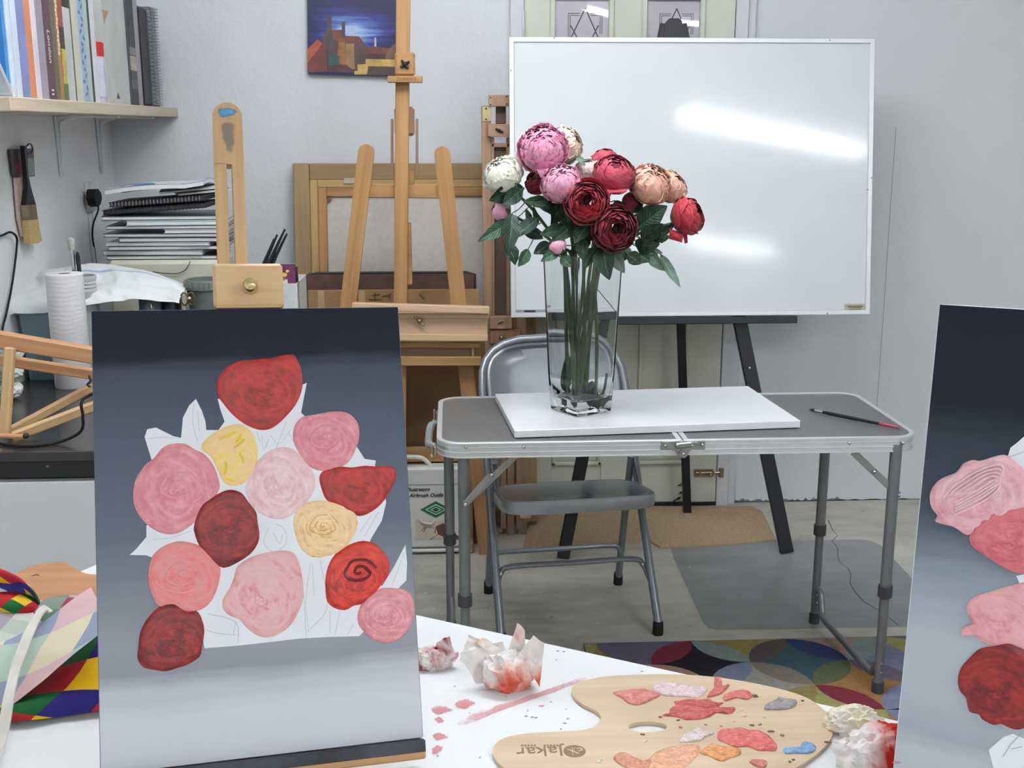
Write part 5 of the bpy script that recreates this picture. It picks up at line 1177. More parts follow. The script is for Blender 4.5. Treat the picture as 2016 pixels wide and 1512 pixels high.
def Q(x, y, dy=0.0): return PY(x, y, c.y+.02+dy)
TM4 = tissuemat('tissue_wine', (226, 190, 190), (140, 52, 62), .5, 34)
tis('small wine stained crumpled tissue half hidden behind the left painting', c,
    [('wad', lump(PY(850, 1300, c.y+.02), .020, (1.3, .8, .9), 8, .4), 0), ('sheet', flap([Q(845, 1315), Q(860, 1265), Q(885, 1252), Q(900, 1296)], 3.3, .005), 0), ('sheet', flap([Q(840, 1328, -.01), Q(850, 1300), Q(902, 1282), Q(896, 1302, -.01)], 6.1, .004), 0)], [TM4])
c = T(1722, 1545); c.z = WT
def Q(x, y, dy=0.0): return PY(x, y, c.y+.03+dy)
TM5 = tissuemat('tissue_red', (230, 200, 196), (178, 34, 30), .40, 13, (8, 0, -3)); TM6 = tissuemat('tissue_cream', (226, 222, 196), (222, 196, 170), .5, 15)
tis('red stained crumpled tissue in front of the right painting', c,
    [('wad', lump(PY(1742, 1478, c.y+.03), .036, (1.15, .9, .8), 5, .35), 0), ('sheet', flap([Q(1640, 1462), Q(1680, 1445, .02), Q(1760, 1440, .02), Q(1770, 1500)], 2.1, .006), 1), ('sheet', flap([Q(1640, 1470, -.01), Q(1700, 1468), Q(1762, 1490), Q(1650, 1530, -.03)], 3.7, .006), 0)], [TM5, tissuemat('tissue_white', (234, 228, 226), (222, 190, 186), .62, 12)])
c = T(1678, 1462); c.z = WT
def Q(x, y, dy=0.0): return PY(x, y, c.y+.035+dy)
tis('cream and yellow crumpled tissue between palette and right painting', c,
    [('wad', lump(PY(1678, 1426, c.y+.03), .026, (1.25, .8, .85), 11, .38), 0), ('sheet', flap([Q(1635, 1425), Q(1642, 1392, .01), Q(1700, 1398, .01), Q(1680, 1440)], 4.4, .005), 0), ('sheet', flap([Q(1670, 1440), Q(1678, 1400), Q(1735, 1408, .02), Q(1760, 1440)], 1.2, .006), 0)], [TM6])

# ================================================================== harlequin cloth bag at left
def harl(name, cols, sx, sy, rot=.3):
    t = NT(name); g = t.attr(); v = t.mapv(g, (sx, sy, 1), (.13, .31, 0), (0, 0, rot)); sp = t.n('ShaderNodeSeparateXYZ'); t.l(v, sp.inputs[0])
    a = t.math('ADD', sp.outputs[0], sp.outputs[1]); b = t.math('SUBTRACT', sp.outputs[0], sp.outputs[1])
    fa = t.math('FLOOR', a); fb = t.math('FLOOR', b)
    k = t.math('FRACT', t.math('MULTIPLY', t.math('ADD', t.math('MULTIPLY', fa, 1.0), t.math('MULTIPLY', fb, 2.0)), .25))
    n = len(cols); stops = [(i/n, lin(c)) for i, c in enumerate(cols)]
    t.base(t.ramp(t.math('ADD', k, .01), stops, 'CONSTANT')); t.set(.75, 0, .2); t.bump(t.noise(t.pos(), 500, 2), .25, .002); return t.m
SAT = [(168, 34, 44), (226, 178, 22), (20, 86, 40), (40, 34, 110)]; PALC = [(228, 216, 188), (150, 160, 182), (222, 186, 190), (182, 202, 186)]
H1 = harl('harlequin_cloth', SAT, 2.3, 2.1); H2 = harl('harlequin_wrong_side', PALC, 1.8, 1.5)
bag = thing('harlequin_bag', 'colourful harlequin diamond cloth bag with cream strap on the white table', 'bag', T(90, 1400))
def sheet(P_, nu=24, nv=16, bulge=.01, seed=0, wob=.004, fold=0.0):
    """P_: 4 rows of 4 control points, bicubic Bezier, with soft folds"""
    P_ = [[Vector(p) for p in r_] for r_ in P_]
    def B(t_): return ((1-t_)**3, 3*t_*(1-t_)**2, 3*t_*t_*(1-t_), t_**3)
    def fn(u, v_):
        bu, bv = B(u), B(v_); p = Vector()
        for i in range(4):
            for j in range(4): p += P_[i][j]*(bv[i]*bu[j])
        e = noise.noise(p*16+Vector((seed, seed, 0)))+.4*noise.noise(p*42+Vector((0, seed, 0)))
        if fold: e += fold*(1-2.6*abs(noise.noise(Vector((p.x*11+p.z*5, p.y*5, seed)))))
        return p+V(-.2, -.9, .4)*(e*wob)
    return MB().grid(fn, nu, nv)
def S(x, y, Y): return PY(x, y, Y)
# lower body: saturated cloth bulging over the table
o = put('bag_body', sheet([[S(-60, 1330, 1.46), S(60, 1330, 1.47), S(150, 1240, 1.48), S(260, 1190, 1.50)],
                       [S(-60, 1400, 1.36), S(50, 1400, 1.37), S(150, 1320, 1.37), S(270, 1240, 1.38)],
                       [T(-60, 1428, .035), T(50, 1428, .035), T(150, 1410, .04), T(270, 1370, .04)],
                       [T(-60, 1432, .008), T(40, 1436, .008), T(140, 1424, .008), T(270, 1396, .008)]], 36, 20, seed=2, wob=.008), H1, bag, 60)
# pale inside-out flap lying over it
put('bag_flap', sheet([[S(-60, 1270, 1.40), S(40, 1280, 1.42), S(120, 1190, 1.46), S(179, 1156, 1.49)],
                       [S(-60, 1330, 1.37), S(40, 1310, 1.38), S(130, 1230, 1.41), S(196, 1180, 1.44)],
                       [S(-60, 1380, 1.335), S(40, 1350, 1.35), S(130, 1270, 1.375), S(206, 1212, 1.40)],
                       [S(-60, 1440, 1.31), S(25, 1400, 1.32), S(120, 1300, 1.345), S(215, 1234, 1.375)]], 32, 20, seed=5, wob=.006), H2, bag, 60)
put('bag_lining', sheet([[S(-60, 1190, 1.52), S(0, 1200, 1.52), S(60, 1208, 1.53), S(100, 1196, 1.54)],
                         [S(-60, 1230, 1.47), S(0, 1240, 1.47), S(60, 1235, 1.49), S(108, 1212, 1.51)],
                         [S(-60, 1265, 1.44), S(0, 1270, 1.44), S(60, 1265, 1.45), S(90, 1240, 1.49)],
                         [S(-60, 1300, 1.41), S(0, 1300, 1.41), S(50, 1290, 1.42), S(80, 1260, 1.46)]], 20, 14, seed=8, wob=.004), harl('harlequin_lining', [(176, 186, 178), (150, 132, 136), (196, 200, 190), (160, 150, 160)], 2.2, 2.4), bag, 60)
put('bag_roll', sheet([[S(-70, 1135, 1.60), S(0, 1150, 1.59), S(70, 1190, 1.58), S(84, 1205, 1.57)],
                       [S(-70, 1090, 1.58), S(0, 1092, 1.57), S(74, 1120, 1.56), S(86, 1190, 1.55)],
                       [S(-70, 1100, 1.55), S(0, 1105, 1.54), S(60, 1125, 1.53), S(80, 1195, 1.53)],
                       [S(-70, 1150, 1.56), S(0, 1145, 1.55), S(50, 1140, 1.55), S(76, 1190, 1.55)]], 24, 16, seed=11, wob=.004), harl('harlequin_roll', [(176, 44, 56), (56, 50, 140), (226, 180, 30), (30, 92, 48)], 2.0, 1.6, .1), bag, 60)
put('bag_fold', sheet([[S(-70, 1180, 1.56), S(0, 1160, 1.56), S(50, 1155, 1.56), S(84, 1190, 1.56)],
                       [S(-70, 1170, 1.53), S(0, 1158, 1.52), S(60, 1165, 1.52), S(86, 1200, 1.54)],
                       [S(-70, 1195, 1.51), S(0, 1195, 1.50), S(60, 1200, 1.51), S(84, 1205, 1.53)],
                       [S(-70, 1225, 1.52), S(0, 1220, 1.52), S(50, 1220, 1.52), S(80, 1212, 1.54)]], 20, 14, seed=14, wob=.003), harl('harlequin_fold', [(178, 38, 46), (30, 110, 52), (178, 38, 46), (228, 186, 40)], 3.2, 2.2, .2), bag, 60)
put('bag_hump', sheet([[S(58, 1196, 1.56), S(90, 1168, 1.57), S(130, 1172, 1.57), S(160, 1172, 1.56)],
                       [S(60, 1200, 1.53), S(90, 1175, 1.53), S(130, 1178, 1.53), S(165, 1180, 1.53)],
                       [S(70, 1215, 1.51), S(95, 1200, 1.50), S(130, 1200, 1.50), S(160, 1200, 1.51)],
                       [S(70, 1245, 1.50), S(95, 1235, 1.49), S(120, 1225, 1.49), S(150, 1210, 1.50)]], 16, 12, seed=17, wob=.003), harl('harlequin_hump', [(150, 60, 76), (104, 130, 106), (190, 160, 166), (128, 140, 128)], 1.5, 1.4, .5), bag, 60)
# cream tape strap
SPT = [S(96, 1198, 1.46), S(80, 1205, 1.44), S(60, 1240, 1.39), S(42, 1285, 1.355), S(30, 1320, 1.335), S(18, 1370, 1.29), S(8, 1430, 1.26), T(-5, 1490, .006), T(-20, 1540, .004)]
cs = curve(SPT, 5); m = MB(); vs = []; fs = []
for i, p in enumerate(cs):
    d = (cs[min(i+1, len(cs)-1)]-cs[max(i-1, 0)]).normalized(); s_ = d.cross(V(-.1, -1, .5)).normalized()*.0068
    nn = s_.cross(d).normalized()*.0012
    vs += [p-s_+nn, p+s_+nn, p+s_-nn, p-s_-nn]
for i in range(len(cs)-1):
    for k in range(4): fs.append([i*4+k, i*4+(k+1) % 4, i*4+4+(k+1) % 4, i*4+4+k])
put('strap', m.add(vs, fs), flat('cream_tape', (222, 218, 206), .8), bag)
# ================================================================== black desk along the left wall
DZ = .75; DX0_, DX1_, DY0, DY1 = XL+.004, -.44, 2.438, 3.83
dk = thing('desk', 'black topped desk with white drawer front along the left wall', 'desk', ((DX0_+DX1_)/2, (DY0+DY1)/2, 0))
t = NT('black_desktop'); v = t.pos(); n1 = t.noise(v, 5, 4); t.base(t.ramp(n1, [(.3, (46, 44, 46)), (.7, (66, 60, 60))])); t.set(.22, 0, .5); M_DTOP = t.m
put('desktop', MB().box(((DX0_+DX1_)/2, (DY0+DY1)/2, DZ-.012), (DX1_-DX0_, DY1-DY0, .024), bev=.002), M_DTOP, dk)
put('apron', MB().box(((DX0_+DX1_)/2, DY0+.014, DZ-.042), (DX1_-DX0_-.002, .024, .036), bev=.001), flat('desk_black', (18, 18, 20), .5), dk)
put('pedestal', MB().box(((DX0_+DX1_)/2, DY0+.30, .35), (DX1_-DX0_-.01, .56, .66), bev=.003), flat('desk_white', (222, 224, 226), .4, var=.015), dk)
put('front_panel', MB().box(((DX0_+DX1_)/2, DY0+.008, .35), (DX1_-DX0_-.01, .016, .66), bev=.002), flat('desk_white', (222, 224, 226)), dk)
for x in (DX0_+.05, DX1_-.05): put('leg', MB().box((x, DY1-.05, .363), (.05, .05, .725), bev=.003), flat('desk_black', (18, 18, 20)), dk)
put('apron_screw', MB().ball(PY(94, 918, DY0+.001), .0035, seg=8), flat('screw_grey', (90, 90, 92), .4, .5), dk)

# ---- kitchen roll
c = PZ(140, 760, DZ); c = V(-1.045, 3.09, DZ)
kr = thing('paper_towel_roll', 'white embossed kitchen paper roll standing on the black desk', 'paper roll', c)
t = NT('embossed_paper'); v = t.objc()
wv = t.n('ShaderNodeTexVoronoi'); wv.inputs['Scale'].default_value = 60; t.l(v, wv.inputs['Vector']); t.base(lin((236, 235, 236))); t.set(.85, 0, .15)
w2 = t.n('ShaderNodeTexWave'); w2.wave_type = 'RINGS'; w2.inputs['Scale'].default_value = 26; w2.inputs['Distortion'].default_value = 5; t.l(v, w2.inputs['Vector']); t.bump(w2.outputs['Fac'], .2, .0015)
hr = PY(125, 538, c.y).z-DZ
put('paper', MB().lathe([(.0175, .001), (.047, .0005), (.0485, .003), (.0485, hr-.002), (.047, hr), (.0175, hr), (.0175, .001)], c, seg=48), t.m, kr)
put('cardboard_core', MB().lathe([(.0173, .002), (.0173, hr-.001), (.0155, hr-.001), (.0155, .002), (.0173, .002)], c, seg=32), flat('grey_board', (150, 140, 128), .9), kr)

# ---- tubs, towel
t = NT('teal_translucent'); t.base(lin((134, 164, 178))); t.set(.18, 0, .5); t.b.inputs['Alpha'].default_value = .78; M_TUB = t.m
tx0, tx1 = -1.200, -1.085; ty0, ty1 = 3.155, 3.43; tz = PY(100, 610, ty0).z
tub = thing('storage_tub', 'blue grey plastic storage tub behind the paper roll', 'tub', ((tx0+tx1)/2, (ty0+ty1)/2, DZ))
def openbox(x0, x1, y0, y1, z0, z1, th, taper=.01):
    m = MB()
    o_ = [V(x0+taper, y0+taper, z0), V(x1-taper, y0+taper, z0), V(x1-taper, y1-taper, z0), V(x0+taper, y1-taper, z0), V(x0, y0, z1), V(x1, y0, z1), V(x1, y1, z1), V(x0, y1, z1)]
    i_ = [p+V(th if p.x < (x0+x1)/2 else -th, th if p.y < (y0+y1)/2 else -th, th if p.z < (z0+z1)/2 else 0) for p in o_]
    m.add(o_+i_, [[0, 3, 2, 1], [0, 1, 5, 4], [1, 2, 6, 5], [2, 3, 7, 6], [3, 0, 4, 7], [8, 9, 10, 11], [8, 12, 13, 9], [9, 13, 14, 10], [10, 14, 15, 11], [11, 15, 12, 8], [4, 5, 13, 12], [5, 6, 14, 13], [6, 7, 15, 14], [7, 4, 12, 15]])
    return m
put('body', openbox(tx0, tx1, ty0, ty1, DZ+.001, tz, .004), M_TUB, tub)
m = MB()
for a, b, s in (((tx0+tx1)/2, ty0-.002, (tx1-tx0+.01, .008, .014)), ((tx0+tx1)/2, ty1+.002, (tx1-tx0+.01, .008, .014)), (tx0-.001, (ty0+ty1)/2, (.006, ty1-ty0, .014)), (tx1+.002, (ty0+ty1)/2, (.008, ty1-ty0, .014))): m.box((a, b, tz-.006), s)
put('rim', m, M_TUB, tub)
# grey bucket with ridged rim, brushes standing in it
bkx, bky = -.995, 3.13; bz1 = PY(170, 548, bky).z
M_GPL = flat('grey_tub_plastic', (186, 188, 190), .45, 0, .4, .04)
bk = thing('plastic_bucket', 'pale grey ridged plastic bucket half hidden by the paper roll', 'bucket', (bkx, bky-.0, DZ))
bky = 3.195; bkx = PY(190, 560, bky).x-.041
bk.location = (bkx, bky+.0, DZ)
H = bz1-DZ
put('body', MB().lathe([(0, .002), (.032, .001), (.037, H-.05), (.040, H-.045), (.040, H-.04), (.038, H-.036), (.0405, H-.03), (.038, H-.026), (.041, H-.02), (.0385, H-.016), (.0415, H-.006), (.040, H), (.036, H), (.034, H-.05), (.030, .005), (0, .006)], (bkx, bky+.045*0, DZ), seg=36), M_GPL, bk)
def brush(nm, label, base, tip, kind, group=None):
    b = thing(nm, label, 'paintbrush', base, group); d = tip-base; L = d.length; d.normalize()
    sd = V(1, 0, 0)
    if kind == 'fan':
        put('handle', MB().tube([base, base+d*(L-.085)], [.004, .0055], 10), M_BLACK, b)
        put('ferrule', MB().tube([base+d*(L-.09), base+d*(L-.03)], [.0055, .007], 12), M_STEEL, b)
        m = MB(); n_ = 12; r0, r1 = .007, .0105
        m.lathe([(.0068, 0), (.0085, .012), (.0102, .022), (.0092, .031), (.004, .035), (0, .0355)], base+d*(L-.034), d, 16)
        put('bristles', m, flat('pale_bristle', (176, 182, 172), .9, var=.2, scale=200), b)
    else:
        put('handle', MB().tube([base, base+d*(L*.5), base+d*(L-.012), base+d*L], [.004, .0052, .0062, .003], 10), M_BLACK, b)
    return b
brush('paintbrush', 'brush with pale fan bristles standing upright behind the paper roll', V(bkx-.012, bky, DZ+.01), PY(139, 468, bky+.005), 'fan', 'brushes in the grey bucket')
brush('paintbrush', 'upturned black brush handle standing behind the paper roll', V(bkx+.004, bky-.004, DZ+.01), PY(152, 496, bky+.005), 'end', 'brushes in the grey bucket')
# towel thrown over the tub and the jars behind it
t = NT('terry_towel'); g = t.attr(); sp = t.n('ShaderNodeSeparateXYZ'); t.l(g, sp.inputs[0]); v = t.pos(); n1 = t.noise(v, 380, 3)
band = t.math('MULTIPLY', t.math('LESS_THAN', t.math('ABSOLUTE', t.math('SUBTRACT', sp.outputs['Y'], .33)), .022), t.math('LESS_THAN', t.math('ABSOLUTE', t.math('SUBTRACT', sp.outputs['X'], .62)), .34))
chk = t.n('ShaderNodeTexChecker'); chk.inputs['Scale'].default_value = 60; t.l(g, chk.inputs['Vector'])
t.base(t.mix(t.math('MULTIPLY', band, .75), lin((228, 232, 232)), t.mix(chk.outputs['Fac'], lin((138, 160, 200)), lin((176, 190, 214))))); t.set(.95, 0, .1); t.bump(n1, .5, .004)
def TW(x, y, Y): return PY(x, y, Y)
tw = thing('towel', 'white terry towel with blue stripe draped over the storage tub', 'towel', V(-1.0, 3.3, DZ+.22))
put('cloth', sheet([[TW(30, 560, 3.42), TW(150, 500, 3.46), TW(270, 515, 3.50), TW(372, 570, 3.46)],
                    [TW(20, 560, 3.30), TW(130, 515, 3.34), TW(260, 500, 3.36), TW(385, 560, 3.38)],
                    [TW(22, 600, 3.17), TW(150, 560, 3.20), TW(270, 560, 3.24), TW(360, 570, 3.30)],
                    [TW(18, 622, 3.135), TW(160, 615, 3.145), TW(262, 575, 3.19), TW(358, 600, 3.25)]], 56, 40, seed=21, wob=.020, fold=.8), t.m, tw, 70)
for i, (x, Yj, lab) in enumerate(((296, 3.36, 'clear glass jar under the right end of the towel'), (335, 3.40, 'dark navy pot under the right corner of the towel'))):
    p = PY(x, 600, Yj); hj = PY(x, 566 if i == 0 else 580, Yj).z-DZ
    mt = flat('smoky_glass', (120, 128, 132), .08, 0, .6) if i == 0 else flat('navy_enamel', (34, 36, 54), .35)
    solo('jar', MB().lathe([(0, .001), (.030, .001), (.033, .01), (.033, hj-.02), (.027, hj-.008), (.028, hj), (.025, hj), (.024, hj-.01), (.029, hj-.024), (.029, .008), (0, .006)], V(p.x, Yj, DZ), seg=28), mt, lab, 'jar')

# ---- cream printer and the heap of magazines on it
px0, px1 = PY(212, 540, 3.58).x, PY(432, 540, 3.58).x; pz = PY(320, 513, 3.58).z
pr_ = thing('printer', 'cream desktop printer under the heap of magazines', 'printer', ((px0+px1)/2, 3.72, DZ))
M_CREAM = flat('cream_plastic', (206, 204, 186), .5, 0, .4, .03)
put('body', MB().box(((px0+px1)/2, 3.70, (DZ+pz)/2+.001), (px1-px0, .24, pz-DZ-.002), bev=.012), M_CREAM, pr_)
put('front_lip', MB().box(((px0+px1)/2, 3.575, DZ+.045), (px1-px0-.03, .03, .06), bev=.008), M_CREAM, pr_)
put('lead', MB().tube(curve([PY(375, 514, 3.575), PY(366, 530, 3.572), PY(350, 538, 3.572), PY(325, 538, 3.572), PY(300, 535, 3.572)], 5), .0016, 6), flat('grey_lead', (92, 90, 84), .6), pr_)
PAGE = flat('page_edges', (222, 224, 224), .8, 0, .2, .05, 300)
MG = [  # left px, right px, py of middle, thickness px, cover colour, page?, yaw, front Y
 (208, 425, 505, 8, (36, 36, 40), 'glossy black booklet lowest in the magazine heap', 2),
 (203, 402, 498, 9, (150, 148, 150), 'grey journal second from the bottom of the heap', -3),
 (210, 436, 490, 8, (64, 64, 70), 'thin dark magazine third from the bottom of the heap', 4),
 (208, 415, 482, 6, (214, 216, 218), 'white leaflet fourth from the bottom of the heap', -2),
 (232, 438, 469, 9, (54, 60, 74), 'slate blue magazine with white page edges in mid heap', 1),
 (204, 440, 460, 7, (70, 72, 80), 'grey folder in mid heap sticking out to the left', -1),
 (320, 440, 452, 7, (206, 208, 208), 'white booklet tucked into the right of the heap', 3),
 (206, 437, 447, 7, (40, 42, 50), 'black folder in the upper middle of the heap', 5),
 (242, 437, 436, 9, (188, 208, 214), 'pale blue ring binder sheet set in the upper heap', 8),
 (196, 420, 441, 8, (60, 60, 64), 'black spiral pad cover under the wire bindings', 7)]
stack_z = pz+.0125
mags = thing
zcur = pz+.0005
yF = 3.60
for (l, r_, cy, tp, col, lab, yaw) in MG:
    a, b = PY(l, cy, yF), PY(r_, cy, yF); th_ = max(.006, tp*.00168)
    b_ = thing('magazine', lab, 'magazine', ((a.x+b.x)/2, yF+.13, zcur), 'magazines heaped on the printer')
    Rm = Matrix.Rotation(R(yaw*.6), 3, 'Z'); c = V((a.x+b.x)/2, yF+.13, zcur+th_/2)
    wdx = b.x-a.x
    put('pages', MB().box(c, (wdx-.006, .255, th_*.72), Rm, .0005), PAGE, b_)
    cm = flat('cover_%d_%d_%d' % col, col, .3, 0, .5, .15, 18)
    put('cover', MB().box(c+V(0, 0, th_*.43), (wdx, .26, th_*.16), Rm, .0005).box(c-V(0, 0, th_*.43), (wdx, .26, th_*.16), Rm, .0005), cm, b_)
    zcur += th_+.0006
# two spiral bound sketchbooks
tilt = Matrix.Rotation(R(-4.0), 3, 'Y')
for k, (l, r_, lab) in enumerate(((200, 405, 'black spiral sketchbook with dark wire near the top of the heap'), (214, 402, 'black spiral sketchbook with silver wire just below the top magazine'))):
    a, b = PY(l, 425, yF), PY(r_, 410, yF); th_ = .016; c = V((a.x+b.x)/2, yF+.12, zcur+th_/2+.012)
    b_ = thing('sketchbook', lab, 'sketchbook', V(c.x, c.y, zcur), 'spiral sketchbooks in the heap')
    put('covers', MB().box(c+tilt @ V(0, 0, .0065), (b.x-a.x, .23, .002), tilt, .0005).box(c-tilt @ V(0, 0, .0065), (b.x-a.x, .23, .002), tilt, .0005), flat('sketch_black', (22, 22, 26), .5), b_)
    put('sheets', MB().box(c, (b.x-a.x-.006, .225, .010), tilt, .0005), flat('sketch_pages', (60, 60, 64) if k == 0 else (198, 198, 200), .8), b_)
    m = MB(); n_ = 26
    for i in range(n_):
        x = -(b.x-a.x)/2+.012+(b.x-a.x-.024)*i/(n_-1)
        m.tube([c+tilt @ V(x, -.115+math.cos(q)*.006-.001, math.sin(q)*.009) for q in [j*2*math.pi/8 for j in range(9)]], .0011, 5, False)
    put('wire_binding', m, flat('wire_dark', (74, 76, 80), .35, .7) if k == 0 else M_STEEL, b_)
    zcur += th_+.007
# white booklets and the bent blue and white magazine on top
for k, (l, r_, lab, col, yaw) in enumerate(((330, 440, 'grey leaflet curling at the top right of the heap', (186, 188, 192), 18), (300, 436, 'white brochure fanned at the top right of the heap', (206, 206, 212), 12))):
    a, b = PY(l, 400, yF+.05), PY(r_, 392, yF+.05); c = V((a.x+b.x)/2, yF+.17, zcur+.022)
    b_ = thing('magazine', lab, 'magazine', V(c.x, c.y, zcur), 'magazines heaped on the printer')
    Rm = Matrix.Rotation(R(yaw), 3, 'Z') @ Matrix.Rotation(R(-5), 3, 'Y')
    put('pages', MB().box(c, (b.x-a.x, .20, .005), Rm, .0005), PAGE, b_); put('cover', MB().box(c+Rm @ V(0, 0, .0032), (b.x-a.x+.002, .203, .001), Rm, .0003), flat('cover_%d_%d_%d' % col, col, .35, var=.2, scale=20), b_); zcur += .007
a, b = PY(212, 405, yF), PY(400, 380, yF)
t = NT('blue_white_cover'); g = t.attr(); f = t.noise(t.mapv(g, (2.2, 2.0, 0), (.8, .2, 0)), 1.0, 2, .5, .8); t.base(t.ramp(f, [(.47, (228, 232, 236)), (.53, (104, 138, 196))])); t.set(.3)
b_ = thing('magazine', 'bent blue and white magazine on the very top of the heap', 'magazine', V((a.x+b.x)/2, yF+.11, zcur), 'magazines heaped on the printer')
def bend(u, v_, o=0): return V(a.x+(b.x-a.x)*u, yF-.02+.24*v_+.03*u, zcur+.004+.022*u+.008*math.sin(u*3.3+.3)+.006*math.sin(v_*5)+.010*max(0, u-.8)*5+o)
put('pages', MB().grid(lambda u, v_: bend(u, v_, 0), 20, 10).grid(lambda u, v_: bend(u, v_, .012), 20, 10).grid(lambda u, v_: bend(u, 0, .012*v_), 20, 2).grid(lambda u, v_: bend(0, u, .012*v_), 10, 2).grid(lambda u, v_: bend(1, u, .012*v_), 10, 2), PAGE, b_)
put('cover', MB().grid(lambda u, v_: bend(u, v_, .0132), 24, 12), t.m, b_)

# ---- pot, scissors, magazine file, brushes leaning in a holder
p = PY(408, 600, 3.36); hz_ = PY(408, 549, 3.36).z-DZ
pot = thing('plant_pot', 'dark green grey ridged pot beside the towel', 'pot', V(p.x, 3.36, DZ))
put('body', MB().lathe([(0, .001), (.040, .001), (.055, hz_-.03), (.0545, hz_-.028), (.050, hz_-.03), (.036, .006), (0, .006)], V(p.x, 3.36, DZ), seg=32), flat('pot_green_grey', (86, 94, 90), .6, var=.25), pot)
m = MB().lathe([(.054, hz_-.032), (.060, hz_-.028), (.061, hz_-.006), (.058, hz_), (.051, hz_), (.050, hz_-.03)], V(p.x, 3.36, DZ), seg=32)
for k in range(26): q = k*2*math.pi/26; m.box(V(p.x+math.cos(q)*.061, 3.36+math.sin(q)*.061, DZ+hz_-.012), (.005, .005, .018), bev=.001)
put('rim', m, flat('pot_rim_grey', (108, 114, 110), .6), pot)
q = PY(366, 590, 3.27)
sc_ = thing('scissors', 'scissors with bronze ring handles standing beside the pot', 'scissors', V(q.x, 3.28, DZ))
m = MB()
for dx in (-.004, .014): m.tube([V(q.x+dx+.010*math.cos(k*math.pi/8), 3.27+dx*.3, q.z+.002+.018*math.sin(k*math.pi/8)) for k in range(16)], .0028, 6, closed=True)
put('ring_handle', m, flat('bronze_ring', (108, 92, 70), .4, .6), sc_)
put('blade', MB().beam(V(q.x+.003, 3.272, q.z-.015), V(q.x+.006, 3.28, DZ+.001), .010, .003, (1, 0, 0), .0005), M_STEEL, sc_)
put('gold_screw', MB().ball(V(q.x+.012, 3.262, q.z+.004), .007), M_BRASS, sc_)
fx0, fx1 = PY(548, 560, 3.42).x, PY(584, 560, 3.42).x
mf = thing('magazine_file', 'white magazine file holding colourful magazines beside the gold frame', 'magazine file', V((fx0+fx1)/2, 3.50, DZ))
fz = PY(560, 560, 3.42).z
put('box', openbox(fx0-.06, fx1-.002, 3.44, 3.66, DZ+.001, fz, .003, 0), flat('file_white', (214, 216, 216), .5), mf)
for k, (x0, x1, yy, col, lab) in enumerate(((555, 580, 519, (116, 52, 92), 'purple and yellow magazine at the front of the white file'), (562, 586, 524, (70, 40, 58), 'dark plum magazine second in the white file'))):
    A, B = PY(x0, yy, 3.45+k*.02), PY(x1, yy, 3.45+k*.02); c = V((A.x+B.x)/2-.02, 3.452+k*.02, (DZ+.006+A.z)/2)
    b_ = thing('magazine', lab, 'magazine', V(c.x, c.y, DZ+.006), 'magazines in the white file')
    put('pages', MB().box(c, (B.x-A.x+.04, .008, A.z-DZ-.008), None, .0005), PAGE, b_)
    cv = put('cover', MB().box(c-V(0, .005, 0), (B.x-A.x+.042, .0015, A.z-DZ-.007), None, .0003), flat('cover_%d_%d_%d' % col, col, .3, var=.5, scale=40), b_)
    if k == 0:
        for (x, y, rx, col2) in ((560, 541, .009, (222, 190, 84)), (566, 534, .006, (232, 208, 120)), (558, 550, .006, (120, 140, 60))):
            q2 = PY(x, y, c.y-.0065); put('cover_flower', MB().patch([q2+V(math.cos(i)*rx, 0, math.sin(i)*rx*.8) for i in range(6)], (0, -1, 0), .0004), flat('flower_%d' % col2[0], col2, .4), cv)
        q2 = PY(560, 560, c.y-.0065); put('cover_strip', MB().box(q2, (.020, .0005, .030), None, .0002), flat('strip_cream', (220, 214, 200), .5), cv)
hx = PY(462, 560, 3.30).x+.02
hd = thing('brush_holder', 'dark brush pot hidden behind the easel clamp', 'pot', V(hx-.02, 3.30, DZ))
put('body', MB().lathe([(0, .001), (.035, .001), (.035, .20), (.032, .20), (.032, .006), (0, .006)], V(hx-.02, 3.30, DZ), seg=24), flat('holder_dark', (60, 60, 66), .5), hd)
for i, (x, y, bx, lab) in enumerate(((561, 451, -.004, 'longest black brush leaning out behind the easel clamp'), (565, 460, .006, 'second black brush leaning out behind the easel clamp'), (546, 462, -.012, 'thin black brush at the left of the leaning bunch'), (558, 476, .012, 'white ended brush at the right of the leaning bunch'), (540, 470, -.008, 'short black brush low in the leaning bunch'))):
    base = V(hx-.04+bx*.6, 3.29+i*.004, DZ+.012+.06); tip = PY(x, y, 3.30+i*.004)
    b_ = thing('paintbrush', lab, 'paintbrush', base, 'brushes leaning in the dark pot'); d = tip-base
    put('handle', MB().tube([base, base+d*.55, base+d*.8, tip], [.003, .0058, .005, .0028], 8), M_BLACK, b_)
    if i == 3: put('white_end', MB().tube([base+d*.84, base+d*.985], [.0052, .0040], 8), flat('white_lacquer', (216, 216, 218), .4), b_)

# ---- folded beech table easel lying on the desk
le = thing('folded_table_easel', 'folded beech table easel propped open on the black desk', 'easel', PZ(60, 850, DZ))
Yb = 2.60
def LB(nm, a, b, wpx, dep, Y0=Yb, Y1=Yb, mat=None, wd=None):
    A, B = PY(*a, Y0), PY(*b, Y1); put(nm, MB().beam(A, B, wpx*.00118, dep, (0, 0, 1) if abs(A.x-B.x) > abs(A.z-B.z) else (1, 0, 0), .003), mat or M_BEECH, le)
M_TAN = wood('tan_beech', (178, 128, 88), (206, 158, 116))
LB('top_rail', (-90, 653), (200, 702), 31, .03, 2.60, 2.62, M_TAN)
LB('second_rail', (-90, 694), (200, 739), 21, .02, 2.66, 2.66, M_TAN)
LB('post', (20, 684), (9, 858), 18, .022, 2.565, 2.53)
LB('arm', (14, 853), (215, 744), 17, .02, 2.56, 2.68); LB('arm', (24, 861), (215, 788), 19, .02, 2.505, 2.58)
